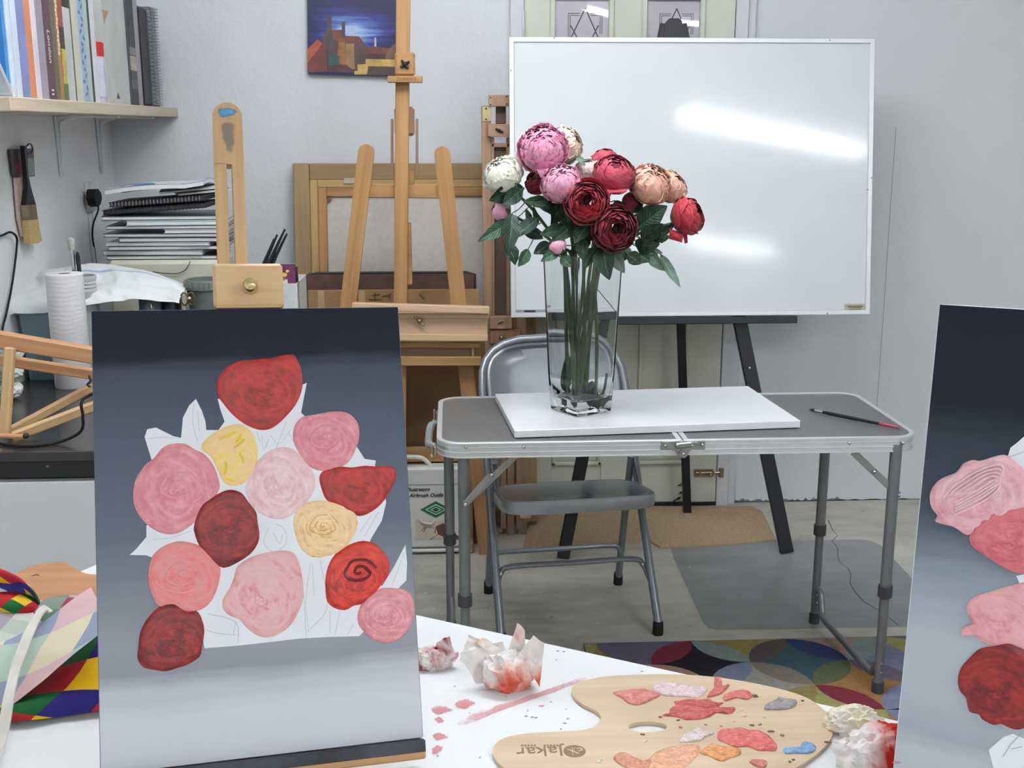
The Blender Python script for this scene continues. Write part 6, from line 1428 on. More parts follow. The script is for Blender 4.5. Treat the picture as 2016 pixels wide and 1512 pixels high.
put('hinge_pin', MB().tube([PY(0, 858, 2.49), PY(54, 860, 2.49)], .006, 8), M_TAN, le)
put('hinge_nut', MB().ball(PY(51, 858, 2.485), .007), flat('brown_iron', (70, 54, 44), .5, .5), le)
put('hook', MB().tube(curve([PY(175, 740, 2.64), PY(178, 750, 2.63), PY(172, 757, 2.63), PY(178, 762, 2.63)], 4), .0025, 6), M_INK, le)
# black lead looping on the desk
solo('power_lead', MB().tube(curve([PZ(-40, 868, DZ+.004), PZ(40, 878, DZ+.004), PZ(110, 872, DZ+.004), PY(158, 850, 2.50), PY(163, 820, 2.50), PY(160, 795, 2.50), PY(170, 782, 2.53), PY(200, 775, 2.60), PZ(260, 800, DZ+.004)], 7), .0034, 8), M_RUBBER, 'black lead looping over the folded table easel', 'lead')
# folded rags
rg = thing('folded_rag', 'green and white striped folded rags behind the easel post', 'rag', PZ(48, 775, DZ))
RAG = NT('striped_rag'); g = RAG.attr(); ww = RAG.n('ShaderNodeTexWave'); ww.inputs['Scale'].default_value = 4; ww.inputs['Distortion'].default_value = 3; RAG.l(g, ww.inputs['Vector']); RAG.base(RAG.ramp(ww.outputs['Fac'], [(.3, (150, 168, 152)), (.7, (226, 230, 224))])); RAG.set(.9, 0, .1); RAG.bump(RAG.noise(RAG.pos(), 90, 3), .6, .006)
rb = PZ(42, 785, DZ)
for i in range(3):
    z0 = DZ+.001+i*.05
    A = V(rb.x-.03+i*.006, rb.y, z0+.024)
    m = lump(A, .036, (.95, .9, .72), 30+i, .22); put('fold', m, RAG.m, rg, 60)

# ================================================================== bookshelf on the left wall
SX = -.969; SZ1, SZ0 = 1.511, 1.479; SY0, SY1 = 2.622, YW-.003
M_SHELF = wood('limed_oak', (182, 166, 142), (204, 190, 168), .55)
sh = thing('wall_shelf', 'pale oak wall shelf loaded with books on the left wall', 'shelf', ((XL+SX)/2, 3.4, SZ0))
put('board', MB().beam(V((XL+SX)/2+.002, SY0, (SZ0+SZ1)/2), V((XL+SX)/2+.002, SY1, (SZ0+SZ1)/2), SX-XL-.006, SZ1-SZ0, (1, 0, 0), .002), M_SHELF, sh)
for px in (118, 198):
    Yk = PX(px+1, 280, XL+.01).y
    m = MB().box(((XL+SX)/2-.02, Yk, SZ0-.003), (SX-XL-.06, .024, .006))
    m.prism([V(XL+.010, Yk-.018, SZ0-.002), V(XL+.010, Yk+.018, SZ0-.002), V(XL+.010, Yk+.007, SZ0-.185), V(XL+.010, Yk-.007, SZ0-.185)], (1, 0, 0), .008)
    m.tube(curve([V(XL+.06, Yk, SZ0-.006), V(XL+.03, Yk, SZ0-.012), V(XL+.014, Yk, SZ0-.04), V(XL+.012, Yk, SZ0-.17)], 4), .006, 8)
    put('bracket', m, M_WHITE, sh); put('bracket_screw', MB().ball((XL+.010, Yk, SZ0-.13), .0045, seg=8), M_DARKPL, sh)
m = MB()
for px, py in ((18, 228), (160, 235), (258, 236)):
    q = PX(px, py, SX-.06); m.beam(V(SX-.09, q.y-.02, SZ0-.002), V(SX-.03, q.y+.03, SZ0-.002), .006, .003, (0, 1, 0))
put('underside_slot', m, flat('slot_light', (214, 206, 190), .6), sh)
def yat(px, X): return PX(px, 185+(px-21)*.094, X).y
def book(nm, label, cat, x0, x1, col, h=.31, dep=.19, page=None, lean=0, Xf=SX-.018, group='books on the wall shelf', spine2=None):
    y0, y1 = yat(x0, Xf), yat(x1, Xf)-.0008; c = V(Xf-dep/2, (y0+y1)/2, SZ1+.0006+h/2); th_ = y1-y0
    b_ = thing(nm, label, cat, V(c.x, c.y, SZ1+.0004), group)
    cm = flat('bk_%d_%d_%d' % col, col, .42, 0, .4, .10, 14); ct = min(.003, th_*.18)
    m = MB().box(V(Xf-ct/2, c.y, c.z), (ct, th_, h), bev=.0008); m.box(V(c.x-ct/2, y0+ct/2, c.z), (dep-ct, ct, h), bev=.0005); m.box(V(c.x-ct/2, y1-ct/2, c.z), (dep-ct, ct, h), bev=.0005)
    put('cover', m, cm, b_); put('pages', MB().box(V(c.x-ct/2-.001, c.y, c.z), (dep-ct-.004, th_-2*ct, h-.006), bev=.0003), PAGE, b_)
    return b_, V(Xf, y0, SZ1), th_
LS = [(35, 46, (206, 214, 226), 'thin white book next to the blue one at the near end of the shelf'), (46, 62, (120, 128, 176), 'periwinkle blue book on the wall shelf'), (62, 74, (200, 126, 84), 'orange book on the wall shelf'), (74, 84, (214, 206, 214), 'white book between the orange and lilac books'),
 (84, 98, (146, 138, 150), 'lilac grey book on the wall shelf'), (98, 112.5, (88, 58, 66), 'maroon book with white spine lettering'), (112.5, 121.5, (98, 90, 66), 'olive brown book on the wall shelf'), (121.5, 128, (146, 112, 74), 'tan book with pale spine lettering'), (128, 137, (150, 70, 60), 'red and yellow picture book on the wall shelf'),
 (137, 151, (188, 188, 186), 'short pale grey book on the wall shelf'), (151, 153.5, (74, 72, 66), 'very thin dark booklet between grey and cream books'), (153.5, 166, (200, 198, 180), 'cream book on the wall shelf'), (166, 178, (156, 178, 204), 'pale blue patterned book on the wall shelf'), (178, 185, (176, 194, 178), 'pale green book on the wall shelf'), (185, 189, (40, 46, 50), 'thin black book on the wall shelf'), (189, 198, (214, 214, 218), 'white book beside the thin black one')]
BK = {}
for x0, x1, col, lab in LS:
    h = .31 if x0 != 137 else PX(144, 20, SX-.018).z-SZ1
    BK[x0] = book('book', lab, 'book', x0, x1, col, h)
b_, o_, th_ = BK[98]; M_WL = flat('white_foil', (226, 216, 220), .4)
text('spine_lettering', 'London', V(SX-.0172, o_.y+th_*.36, PX(106, 60, SX-.018).z), (0, 0, -1), (0, 1, 0), .026, M_WL, b_, .2, .0003)
put('spine_mark', MB().box(V(SX-.0175, o_.y+th_*.5, PX(109, 178, SX-.018).z), (.001, .014, .004)).box(V(SX-.0175, o_.y+th_*.5, PX(109, 186, SX-.018).z), (.001, .014, .004)), M_WL, b_)
b_, o_, th_ = BK[121.5]; m = MB()
for k in range(13): m.box(V(SX-.0175, o_.y+th_*(.45+.1*math.sin(k*2)), PX(124, 8+k*8.2, SX-.018).z), (.001, th_*.45, .009), Matrix.Rotation(R(25*math.sin(k*3)), 3, 'X'), .0003)
put('spine_mark', m, flat('pale_foil', (226, 200, 180), .4), b_)
b_, o_, th_ = BK[128]
for (ya, yb2, col) in ((56, 98, (50, 36, 24)), (98, 150, (178, 164, 66)), (150, 165, (196, 188, 70)), (165, 196, (84, 110, 66))):
    za, zb_ = PX(132, ya, SX-.018).z, PX(132, yb2, SX-.018).z; put('spine_picture', MB().box(V(SX-.0175, o_.y+th_/2, (za+zb_)/2), (.001, th_*.9, za-zb_), None, .0003), flat('bkp_%d_%d' % col[:2], col, .4, var=.3, scale=40), b_)
b_, o_, th_ = BK[166]; m = MB()
for k in range(16): m.box(V(SX-.0175, o_.y+th_*(.5+.25*math.sin(k*2.3)), PX(172, 5+k*12, SX-.018).z), (.001, th_*.3, .008), Matrix.Rotation(R(40*math.sin(k*1.7)), 3, 'X'), .0003)
put('spine_mark', m, flat('steel_blue_ink', (96, 116, 160), .5), b_)
# blue book at the near end, cover towards the room, with a clear stand leaning on it
y1 = yat(34, SX-.018); bb = thing('book', 'tall bright blue book at the near end of the shelf', 'book', V(SX-.1, y1-.02, SZ1+.0004), 'books on the wall shelf')
put('pages', MB().box(V(SX-.115, y1-.013, SZ1+.165), (.185, .018, .318), None, .0005), PAGE, bb)
cv = put('cover', MB().box(V(SX-.113, y1-.024, SZ1+.165), (.19, .003, .325), None, .0005).box(V(SX-.019, y1-.013, SZ1+.165), (.003, .02, .325), None, .0005).box(V(SX-.113, y1-.003, SZ1+.165), (.19, .003, .325), None, .0005), flat('cover_white', (206, 218, 232), .35), bb)
put('cover_panel', MB().box(V(SX-.108, y1-.0262, SZ1+.18), (.16, .001, .30), None, .0003), flat('cover_blue', (34, 112, 178), .35), cv)
put('cover_stripe', MB().box(V(SX-.0245, y1-.0262, SZ1+.18), (.007, .001, .30), None, .0003), flat('cover_sky', (74, 150, 210), .35), cv)
m = MB()
for k in range(5): q = V(SX-.14, y1-.027, SZ1+.10+k*.022); m.box(q, (.05+.02*(k % 3), .0005, .006), None, .0001)
put('cover_print', m, flat('cover_pale', (92, 150, 200), .5), cv)
cs_ = thing('book_stand', 'clear plastic wedge stand leaning at the near end of the shelf', 'stand', V(SX-.06, SY0+.05, SZ1))
A_ = [V(SX-.02, SY0+.075, SZ1+.001), V(SX-.02, SY0-.03, SZ1+.105), V(SX-.16, SY0-.03, SZ1+.105), V(SX-.16, SY0+.075, SZ1+.001)]
t = NT('clear_plastic'); t.base(lin((206, 218, 220))); t.set(.1, 0, .6); t.b.inputs['Alpha'].default_value = .45
put('panel', MB().prism(A_, (0, -.7, -.7), .003), t.m, cs_)
put('edge', MB().tube([A_[0], A_[1]], .0035, 6), M_WHITE, cs_); put('foot', MB().box(V(SX-.09, SY0+.082, SZ1+.004), (.14, .016, .007)), t.m, cs_)
# red labelled tube, white ring binder, dark books, clear folder, spiral pad
y0 = yat(199, SX-.018); q0, q1 = PX(204, 85, SX-.03), PX(204, 112, SX-.03)
gt_ = thing('glue_stick', 'lavender tube with red cap standing between the books', 'tube', V(SX-.035, yat(204, SX-.03), SZ1)); gy = yat(204.5, SX-.03)
put('tube_body', MB().lathe([(0, .001), (.022, .001), (.022, .016), (.026, .018), (.026, q1.z-SZ1), (0, q1.z-SZ1)], V(SX-.047, gy+.003, SZ1), seg=24), flat('lavender_label', (196, 194, 212), .4), gt_)
put('cap', MB().lathe([(.0268, q1.z-SZ1-.001), (.0268, q0.z-SZ1-.003), (.024, q0.z-SZ1), (0, q0.z-SZ1)], V(SX-.047, gy+.003, SZ1), seg=24), flat('red_cap', (186, 44, 46), .35), gt_)
b_, o_, th_ = book('ring_binder', 'wide white ring binder with black triangle on the spine', 'binder', 214, 259, (188, 190, 186), .33, .22, Xf=SX-.02)
q = PX(233, 189, SX-.02); m = MB().prism([V(SX-.0195, q.y-.018, q.z-.008), V(SX-.0195, q.y+.018, q.z-.008), V(SX-.0195, q.y, q.z+.010)], (1, 0, 0), .0005); put('spine_triangle', m, flat('dark_olive', (66, 66, 58), .5), b_)
q = PX(203, 18, SX-.02); put('spine_flag', MB().prism([V(SX-.0195, yat(214.5, SX-.02)+.001, PX(203, 19, SX-.02).z), V(SX-.0195, yat(214.5, SX-.02)+.06, PX(203, 19, SX-.02).z), V(SX-.0195, yat(214.5, SX-.02)+.012, PX(203, 46, SX-.02).z)], (1, 0, 0), .0006), flat('tan_flag', (178, 140, 98), .5), b_)
book('book', 'thin white edged black book beside the ring binder', 'book', 259, 262, (60, 62, 66), .33, .2)
b_, o_, th_ = book('book', 'black book with a photograph low on its spine', 'book', 262, 275, (26, 28, 34), .33, .2)
for (ya, yb2, col) in ((95, 110, (120, 118, 110)), (112, 140, (166, 158, 140)), (140, 158, (56, 52, 48)), (158, 175, (84, 80, 74))):
    za, zb_ = PX(268, ya, SX-.018).z, PX(268, yb2, SX-.018).z; put('spine_photo', MB().box(V(SX-.0175, o_.y+th_/2, (za+zb_)/2), (.001, th_*.94, za-zb_), None, .0003), flat('bkq_%d_%d' % col[:2], col, .4, var=.3, scale=50), b_)
book('document_sleeve', 'clear grey plastic document sleeve on the shelf', 'sleeve', 275, 283, (150, 146, 150), .33, .2)
y0, y1 = yat(283, SX-.018), yat(301, SX-.018)
sb = thing('sketchbook', 'black spiral sketchbook at the far end of the shelf', 'sketchbook', V(SX-.1, (y0+y1)/2, SZ1), 'books on the wall shelf')
hz2 = PX(292, 18, SX-.018).z
put('covers', MB().box(V(SX-.11, (y0+y1)/2, (SZ1+hz2)/2), (.19, y1-y0-.004, hz2-SZ1-.001), None, .008), flat('sketch_black', (22, 22, 26)), sb)
m = MB()
for k in range(24):
    z = SZ1+.008+(hz2-SZ1-.02)*k/23; m.tube([V(SX-.012+.007*math.cos(j*math.pi/4), y1-.012+.016*math.sin(j*math.pi/4), z) for j in range(9)], .0013, 5, False)
put('wire_binding', m, M_STEEL, sb)
y0, y1 = yat(303, SX-.018), yat(320, SX-.018)
sb = thing('sketchbook', 'clear covered wire bound pad against the back wall end of the shelf', 'sketchbook', V(SX-.1, (y0+y1)/2, SZ1), 'books on the wall shelf')
put('covers', MB().box(V(SX-.11, (y0+y1)/2, SZ1+.161), (.19, (y1-y0)*.5, .32), None, .004), flat('pad_grey', (120, 124, 130), .35), sb)
m = MB()
for k in range(34):
    z = SZ1+.006+.31*k/33; m.tube([V(SX-.013+.010*math.cos(j*math.pi/4), (y0+y1)/2+.036*math.sin(j*math.pi/4), z) for j in range(9)], .0014, 5, False)
put('wire_binding', m, flat('wire_pale', (170, 172, 176), .35, .7), sb)

# ================================================================== things on the left wall
def XW(x, y, o=.004): return PX(x, y, XL+o)
pk = thing('brush_packet', 'dark brush packet with red picture hanging on the left wall', 'packet', XW(45, 400))
a, b = XW(20, 294, .010), XW(69, 348, .010)
def wq(nm, pts, o, mat, par, th_=.002): return put(nm, MB().prism([XW(x, y, o) for x, y in pts], (1, 0, 0), th_), mat, par)
wq('card', [(20, 294), (66, 292), (69, 347), (28, 349)], .012, flat('packet_dark', (62, 62, 64), .35), pk, .006)
wq('picture', [(32, 316), (52, 316), (53, 342), (33, 343)], .0135, flat('packet_red', (120, 44, 58), .4, var=.5, scale=30), pk)
wq('label', [(54, 312), (67, 311), (68, 345), (56, 346)], .0135, flat('packet_grey', (136, 144, 142), .4), pk)
wq('pouch', [(32, 350), (52, 349), (56, 400), (58, 462), (46, 466), (38, 430), (34, 380)], .014, flat('packet_clear', (196, 176, 166), .3, var=.2, scale=40), pk, .008)
hb = thing('hanging_brush', 'wide flat bristle brush with black handle hanging on the left wall', 'paintbrush', XW(66, 478))
put('handle', MB().prism([XW(x, y, .030) for x, y in ((48, 287), (52, 287), (54, 300), (56, 345), (62, 372), (71, 403), (51, 404), (55, 370), (53, 345), (49, 300))], (1, 0, 0), .012), M_BLACK, hb)
put('hang_ring', MB().tube([XW(58+6*math.cos(k*.52), 293+10*math.sin(k*.52), .026) for k in range(12)], .0022, 6, closed=True), M_DARKPL, hb)
put('ferrule', MB().prism([XW(x, y, .032) for x, y in ((51, 404), (71, 403), (75, 432), (55, 434))], (1, 0, 0), .016), flat('aged_ferrule', (142, 126, 104), .45, .5, var=.25), hb)
put('bristles', MB().prism([XW(x, y, .033) for x, y in ((55, 434), (75, 432), (83, 474), (75, 479), (60, 480))], (1, 0, 0), .018), flat('hog_bristle', (186, 162, 112), .9, 0, .2, .25, 260), hb)
put('wall_hook', MB().tube([XW(55, 290, .001), XW(55, 290, .034)], .003, 8), M_STEEL, hb)
so_ = thing('wall_socket', 'white double wall socket with black plug on the left wall', 'socket', XW(178, 390))
a, b = XW(167, 357), XW(187, 411)
put('plate', MB().box((XL+.006, (a.y+b.y)/2, (XW(167, 359).z+XW(187, 414).z)/2), (.011, b.y-a.y, XW(167, 359).z-XW(187, 414).z), None, .002), flat('socket_white', (222, 222, 222), .4), so_)
c = XW(190, 386, .03)
pl = thing('power_plug', 'black power plug and lead in the wall socket', 'plug', c-V(0, 0, .03))
put('plug_body', MB().prism([XW(x, y, .044) for x, y in ((188, 373), (194, 372), (199, 380), (201, 390), (199, 400), (195, 407), (190, 403), (186, 390))], (1, 0, 0), .028), M_RUBBER, pl)
put('cord', MB().tube(curve([XW(193, 404, .03), XW(193, 415, .03), XW(184, 440, .02), XW(182, 465, .012), XW(187, 500, .010), XW(189, 530, .010), XW(190, 560, .010), XW(191, 590, .012)], 6), .003, 8), M_RUBBER, pl)
put('cable_conduit', MB().box((XL+.006, XW(181, 470).y, (XW(181, 418).z+DZ)/2), (.011, .02, XW(181, 418).z-DZ), None, .002), M_WHITE, so_)
solo('hanging_cable', MB().tube(curve([XW(-20, 470, .01), XW(5, 463, .012), XW(20, 457, .014), XW(32, 466, .014), XW(33, 485, .012), XW(28, 530, .010), XW(22, 570, .010), XW(12, 620, .010), XW(5, 650, .010), XW(2, 720, .010)], 6), .0032, 8), M_RUBBER, 'black cable arching down the left wall at the picture edge', 'cable')
# ================================================================== vase
t = NT('clear_glass'); t.base((.975, .995, .985, 1)); t.set(.0, 0, .5, Transmission_Weight=1.0); t.b.inputs['IOR'].default_value = 1.45; M_GLASS = t.m
vc = V(.331, 2.868, VZ+.0006); va = R(32.6)
vu = V(math.cos(va), math.sin(va), 0); vv = V(-math.sin(va), math.cos(va), 0)
VH = PY(1132, 503, vc.y-.06).z-vc.z
def sq(h, z, r): # rounded square ring
    out = []
    for q in range(4):
        cxx, cyy = (h-r)*(1 if q in (0, 3) else -1), (h-r)*(1 if q in (0, 1) else -1)
        for k in range(4):
            a = R(q*90+k*30); out.append(vc+vu*(cxx+r*math.cos(a))+vv*(cyy+r*math.sin(a))+V(0, 0, z))
    return out
vs_ = thing('glass_vase', 'tall clear square glass vase of flowers on the white board', 'vase', vc)
hb_, ht_ = .0568, .0736; wl_ = .0035
rings = [sq(.006, 0, .005), sq(hb_-.002, 0, .004), sq(hb_, .002, .004), sq(hb_+.0022, .03, .004), sq(hb_+.006, .10, .004), sq(ht_, VH, .004), sq(ht_-wl_, VH, .003), sq(hb_+.006-wl_, .10, .006), sq(hb_+.001-wl_, .045, .012), sq(hb_-.010, .036, .014), sq(.02, .033, .012), sq(.004, .0325, .003)]
m = MB(); k = 16; P_ = [p for r_ in rings for p in r_]; fs = []
for i in range(len(rings)-1):
    for j in range(k): fs.append([i*k+j, i*k+(j+1) % k, (i+1)*k+(j+1) % k, (i+1)*k+j])
fs.append(list(range(k))[::-1]); fs.append([(len(rings)-1)*k+j for j in range(k)])
put('glass_body', m.add(P_, fs), M_GLASS, vs_, 40)

# ================================================================== flowers
def petalmesh(name, mat, Rr, th1, W, flare, ruf, seed, nu=10, nv=10, th0=165, curl=0.0):
    def fn(u, v_):
        s = u*2-1; end = th1+abs(s)**2.4*24+5*math.sin(s*6+seed*3)*(ruf*5)
        th = R(th0+(end-th0)*v_); w_ = R(W)*(.25+.75*math.sin(min(1.0, v_*.85+.12)*math.pi/1.55))
        az = s*w_; r = Rr*(1+flare*v_**6-.02*v_**2+ruf*v_**4*(math.sin(s*8+seed*2)*.35+noise.noise(Vector((s*2.6, seed*2.7, v_*2)))))
        rz = Rr*(1.0+curl*v_**5)
        return V(math.sin(th)*math.cos(az)*r, math.sin(th)*math.sin(az)*r, math.cos(th)*rz*.92)
    me = MB().grid(fn, nu, nv).mesh(name, Vector(), 80); me.materials.append(mat); return me
LAY = {'ran': [(5, 1.02, 84, 52, .12, .04, 165), (6, .96, 62, 46, .09, .05, 150), (7, .89, 52, 40, .09, .05, 135), (7, .81, 47, 40, .09, .05, 125), (7, .73, 43, 40, .09, .05, 115), (6, .65, 40, 44, .09, .05, 110), (6, .56, 38, 46, .09, .05, 105), (6, .47, 38, 46, .09, .05, 100), (5, .38, 40, 50, .09, .05, 100), (5, .29, 44, 52, .08, .05, 100), (4, .20, 52, 60, .06, .05, 100)],
       'ranc': [(5, 1.02, 94, 52, .10, .05, 165), (6, 1.01, 76, 46, .07, .07, 160), (7, .985, 61, 42, .07, .08, 150), (7, .95, 49, 42, .07, .08, 135), (7, .905, 39, 42, .07, .08, 115), (7, .855, 30, 42, .07, .08, 95), (6, .79, 23, 46, .06, .08, 80), (5, .71, 18, 50, .06, .08, 65), (5, .60, 15, 56, .04, .08, 60)],
       'peo': [(5, 1.03, 100, 54, .12, .10, 165), (6, 1.01, 82, 46, .08, .16, 160), (7, .99, 66, 42, .08, .20, 150), (7, .96, 53, 40, .08, .24, 135), (8, .925, 42, 38, .08, .28, 115), (8, .88, 32, 38, .07, .30, 95), (7, .83, 24, 42, .06, .32, 85), (6, .76, 16, 46, .05, .32, 70), (6, .66, 10, 50, .04, .30, 60)],
       'bud': [(5, 1.0, 46, 52, .04, .05, 170), (5, .96, 24, 50, .03, .06, 165), (4, .90, 10, 60, .02, .06, 160), (4, .82, 4, 60, .02, .06, 150)]}
PM = {'red': petalmat('petal_red', (112, 16, 30), (160, 30, 46), (196, 84, 92)), 'burg': petalmat('petal_burgundy', (78, 12, 30), (124, 24, 46), (172, 72, 84)), 'crim': petalmat('petal_crimson', (150, 34, 58), (182, 58, 80), (206, 108, 122)),
      'pink': petalmat('petal_pink', (206, 60, 120), (226, 152, 184), (236, 190, 208), .8), 'pink2': petalmat('petal_pink_soft', (216, 110, 154), (228, 160, 188), (238, 198, 212), .4), 'peach': petalmat('petal_peach', (222, 140, 128), (232, 176, 156), (240, 208, 186)), 'cream': petalmat('petal_cream', (226, 200, 176), (238, 214, 196), (242, 226, 206)), 'white': petalmat('petal_white', (226, 224, 196), (238, 238, 222), (244, 243, 234)), 'blush': petalmat('petal_blush', (224, 180, 184), (238, 216, 214), (242, 228, 224))}
CORE = {'red': (40, 6, 12), 'burg': (26, 4, 12), 'crim': (120, 24, 44), 'pink': (214, 120, 160), 'pink2': (220, 140, 172), 'peach': (228, 170, 146), 'cream': (236, 208, 184), 'white': (236, 234, 212), 'blush': (236, 206, 204)}
M_SEPAL = flat('sepal_green', (74, 104, 62), .6, 0, .3, .2, 40); 
t = NT('stem_green'); v = t.pos(); t.base(t.ramp(t.noise(v, 20, 3), [(.3, (44, 66, 42)), (.7, (82, 112, 66))])); t.set(.5); M_STEM = t.m
def leafmat(name, c1, c2, vein):
    t = NT(name); g = t.attr(); sp = t.n('ShaderNodeSeparateXYZ'); t.l(g, sp.inputs[0])
    s = t.math('ABSOLUTE', t.math('SUBTRACT', sp.outputs['X'], .5)); w_ = t.math('SINE', t.math('MULTIPLY', t.math('SUBTRACT', sp.outputs['Y'], t.math('MULTIPLY', s, .55)), 62))
    vn = t.math('MAXIMUM', t.ramp(w_, [(.86, (0, 0, 0, 1)), (1, (.55, .55, .55, 1))]), t.ramp(s, [(.02, (1, 1, 1, 1)), (.05, (0, 0, 0, 1))]))
    n1 = t.noise(t.pos(), 45, 3); t.base(t.mix(vn, t.ramp(n1, [(.3, lin(c1)), (.7, lin(c2))]), lin(vein))); t.set(.5, 0, .4); t.bump(t.math('ADD', n1, w_), .15, .003); return t.m
M_LEAF = [leafmat('leaf_dark', (20, 42, 34), (34, 62, 48), (60, 92, 70)), leafmat('leaf_mid', (36, 66, 50), (56, 92, 68), (96, 128, 100)), leafmat('leaf_grey', (84, 110, 98), (108, 132, 118), (136, 156, 140))]
MESH = {}
def layer(kind, ck, i, var):
    key = (kind, ck, i, var)
    if key not in MESH:
        n_, Rr, th1, W, fl_, rf, th0 = LAY[kind][i]; MESH[key] = petalmesh('petal', PM[ck], Rr, th1, W, fl_, rf, i*3.1+var*1.7, 10, 10, th0)
    return MESH[key]
neck = vc+V(0, 0, VH)
FL = {}
fr = random.Random(12)
def flower(key, label, px, py, rpx, Y, kind, ck, face, droop=False, foot=None, group='artificial flowers in the glass vase'):
    c = PY(px, py, Y); r = rpx*(c-CAM).dot(FW)/F; ax = Vector(face).normalized()
    base = c-ax*r*.88
    # stem from the vase foot through the neck to the bloom
    a = fr.uniform(-.036, .036), fr.uniform(-.036, .036)
    ft = vc+vu*(a[0] if foot is None else foot[0])+vv*(a[1] if foot is None else foot[1])+V(0, 0, .037)
    dirn = V(c.x-neck.x, c.y-neck.y, 0); nk = neck+V(max(-.046, min(.046, dirn.x*.4)), max(-.04, min(.04, dirn.y*.35)), -.02)
    mid = nk.lerp(base, .5)+V(0, 0, .02)
    f = thing('flower', label, 'flower', ft, group)
    cp = curve([ft, ft.lerp(nk, .5)+V(fr.uniform(-.008, .008), fr.uniform(-.008, .008), 0), nk, mid, base-ax*r*.25, base+ax*r*.08], 7)
    put('stem', MB().tube(cp, [.0034+.0012*(1-i/len(cp)) for i in range(len(cp))], 8), M_STEM, f)
    q = Vector((0, 0, 1)).rotation_difference(ax)
    Mx = (Matrix.Translation(c-wloc(f)) @ q.to_matrix().to_4x4() @ Matrix.Diagonal((r, r, r, 1)))
    core = MB().ball((0, 0, -.05), .14 if kind == 'ran' else .60, (1, 1, .75 if kind == 'ran' else 1.0), 14); me = core.mesh('bloom', Vector(), 80); me.materials.append(flat('core_'+ck, CORE[ck], .8, var=.4, scale=150, bump=.6))
    bl = bpy.data.objects.new('bloom', me); COL.objects.link(bl); bl.parent = f; bl.matrix_basis = Mx
    rot0 = fr.uniform(0, 6.28)
    for i, L in enumerate(LAY[kind]):
        for j in range(L[0]):
            po = bpy.data.objects.new('petal', layer(kind, ck, i, j % 3)); COL.objects.link(po); po.parent = bl
            s = fr.uniform(.96, 1.04)
            po.matrix_basis = Matrix.Rotation(rot0+i*.7+j*2*math.pi/L[0]+fr.uniform(-.12, .12), 4, 'Z') @ Matrix.Rotation(fr.uniform(-.03, .12), 4, 'Y') @ Matrix.Diagonal((s, s, fr.uniform(.95, 1.05), 1))
    m = MB()
    for j in range(5):
        az = j*2*math.pi/5+rot0
        def sf(u, v_, az=az):
            th = R(178-(62 if kind != 'bud' else 92)*v_); w_ = .45*math.sin((v_*.85+.15)*math.pi); return V(math.sin(th)*math.cos(az+(u-.5)*w_*1.6), math.sin(th)*math.sin(az+(u-.5)*w_*1.6), math.cos(th)*.96)*1.05
        m.grid(sf, 4, 5)
    me = m.mesh('sepals', Vector(), 80); me.materials.append(M_SEPAL); so2 = bpy.data.objects.new('sepals', me); COL.objects.link(so2); so2.parent = f; so2.matrix_basis = Mx
    FL[key] = (f, cp); return f, bl, Mx
flower('cream_back', 'peach cream peony at the top of the bouquet behind the pink peony', 1117, 284, 35, 2.93, 'peo', 'cream', (.75, -.5, .45))
flower('pink_top', 'streaked pink peony at the top left of the bouquet', 1068, 292, 47, 2.83, 'peo', 'pink', (-.30, -.75, .62))
flower('white', 'ivory white peony at the left of the bouquet', 990, 343, 38, 2.84, 'peo', 'white', (-.45, -.55, .7))
flower('red_back', 'dark red ranunculus half hidden behind the pink peonies', 1058, 358, 25, 2.90, 'ranc', 'burg', (-.6, -.5, .5))
flower('blush', 'pale blush peony behind the crimson ranunculus', 1160, 335, 27, 2.95, 'peo', 'blush', (-.1, -.4, .85))
flower('crim_back', 'crimson ranunculus at the back top with one raised petal', 1190, 312, 24, 2.97, 'ranc', 'crim', (-.2, -.3, .9))
flower('pink_low', 'soft pink peony above the open red ranunculus', 1106, 360, 39, 2.77, 'peo', 'pink2', (-.12, -.72, .7))
flower('crim', 'crimson ranunculus at the top centre of the bouquet', 1210, 343, 40, 2.82, 'ranc', 'crim', (.08, -.62, .75))
flower('peach', 'peach peony at the right of the bouquet', 1281, 362, 40, 2.83, 'peo', 'peach', (.2, -.7, .65))
flower('peach_back', 'peach peony furthest right behind the other peach peony', 1322, 366, 33, 2.90, 'peo', 'peach', (.6, -.4, .65))
flower('red_open', 'open red ranunculus facing forward in the bouquet centre', 1155, 397, 43, 2.735, 'ran', 'red', (-.10, -.95, .28))
flower('burg', 'open burgundy ranunculus lowest in the bouquet centre', 1211, 450, 43, 2.725, 'ran', 'burg', (.06, -.97, .15))
f, bl, Mx = flower('red_right', 'red ranunculus leaning out at the far right', 1356, 425, 36, 2.80, 'ranc', 'red', (.75, -.45, .40))
flower('bud', 'small pink bud low in the bouquet leaves', 1097, 484, 18, 2.75, 'bud', 'pink2', (-.2, -.5, .85))
flower('bud_left', 'small blush bud at the left under the white peony', 986, 414, 20, 2.86, 'bud', 'pink2', (-.8, -.3, .4))
flower('maroon', 'dark maroon bud under the peach peony', 1243, 397, 19, 2.86, 'bud', 'burg', (.3, -.5, .7))
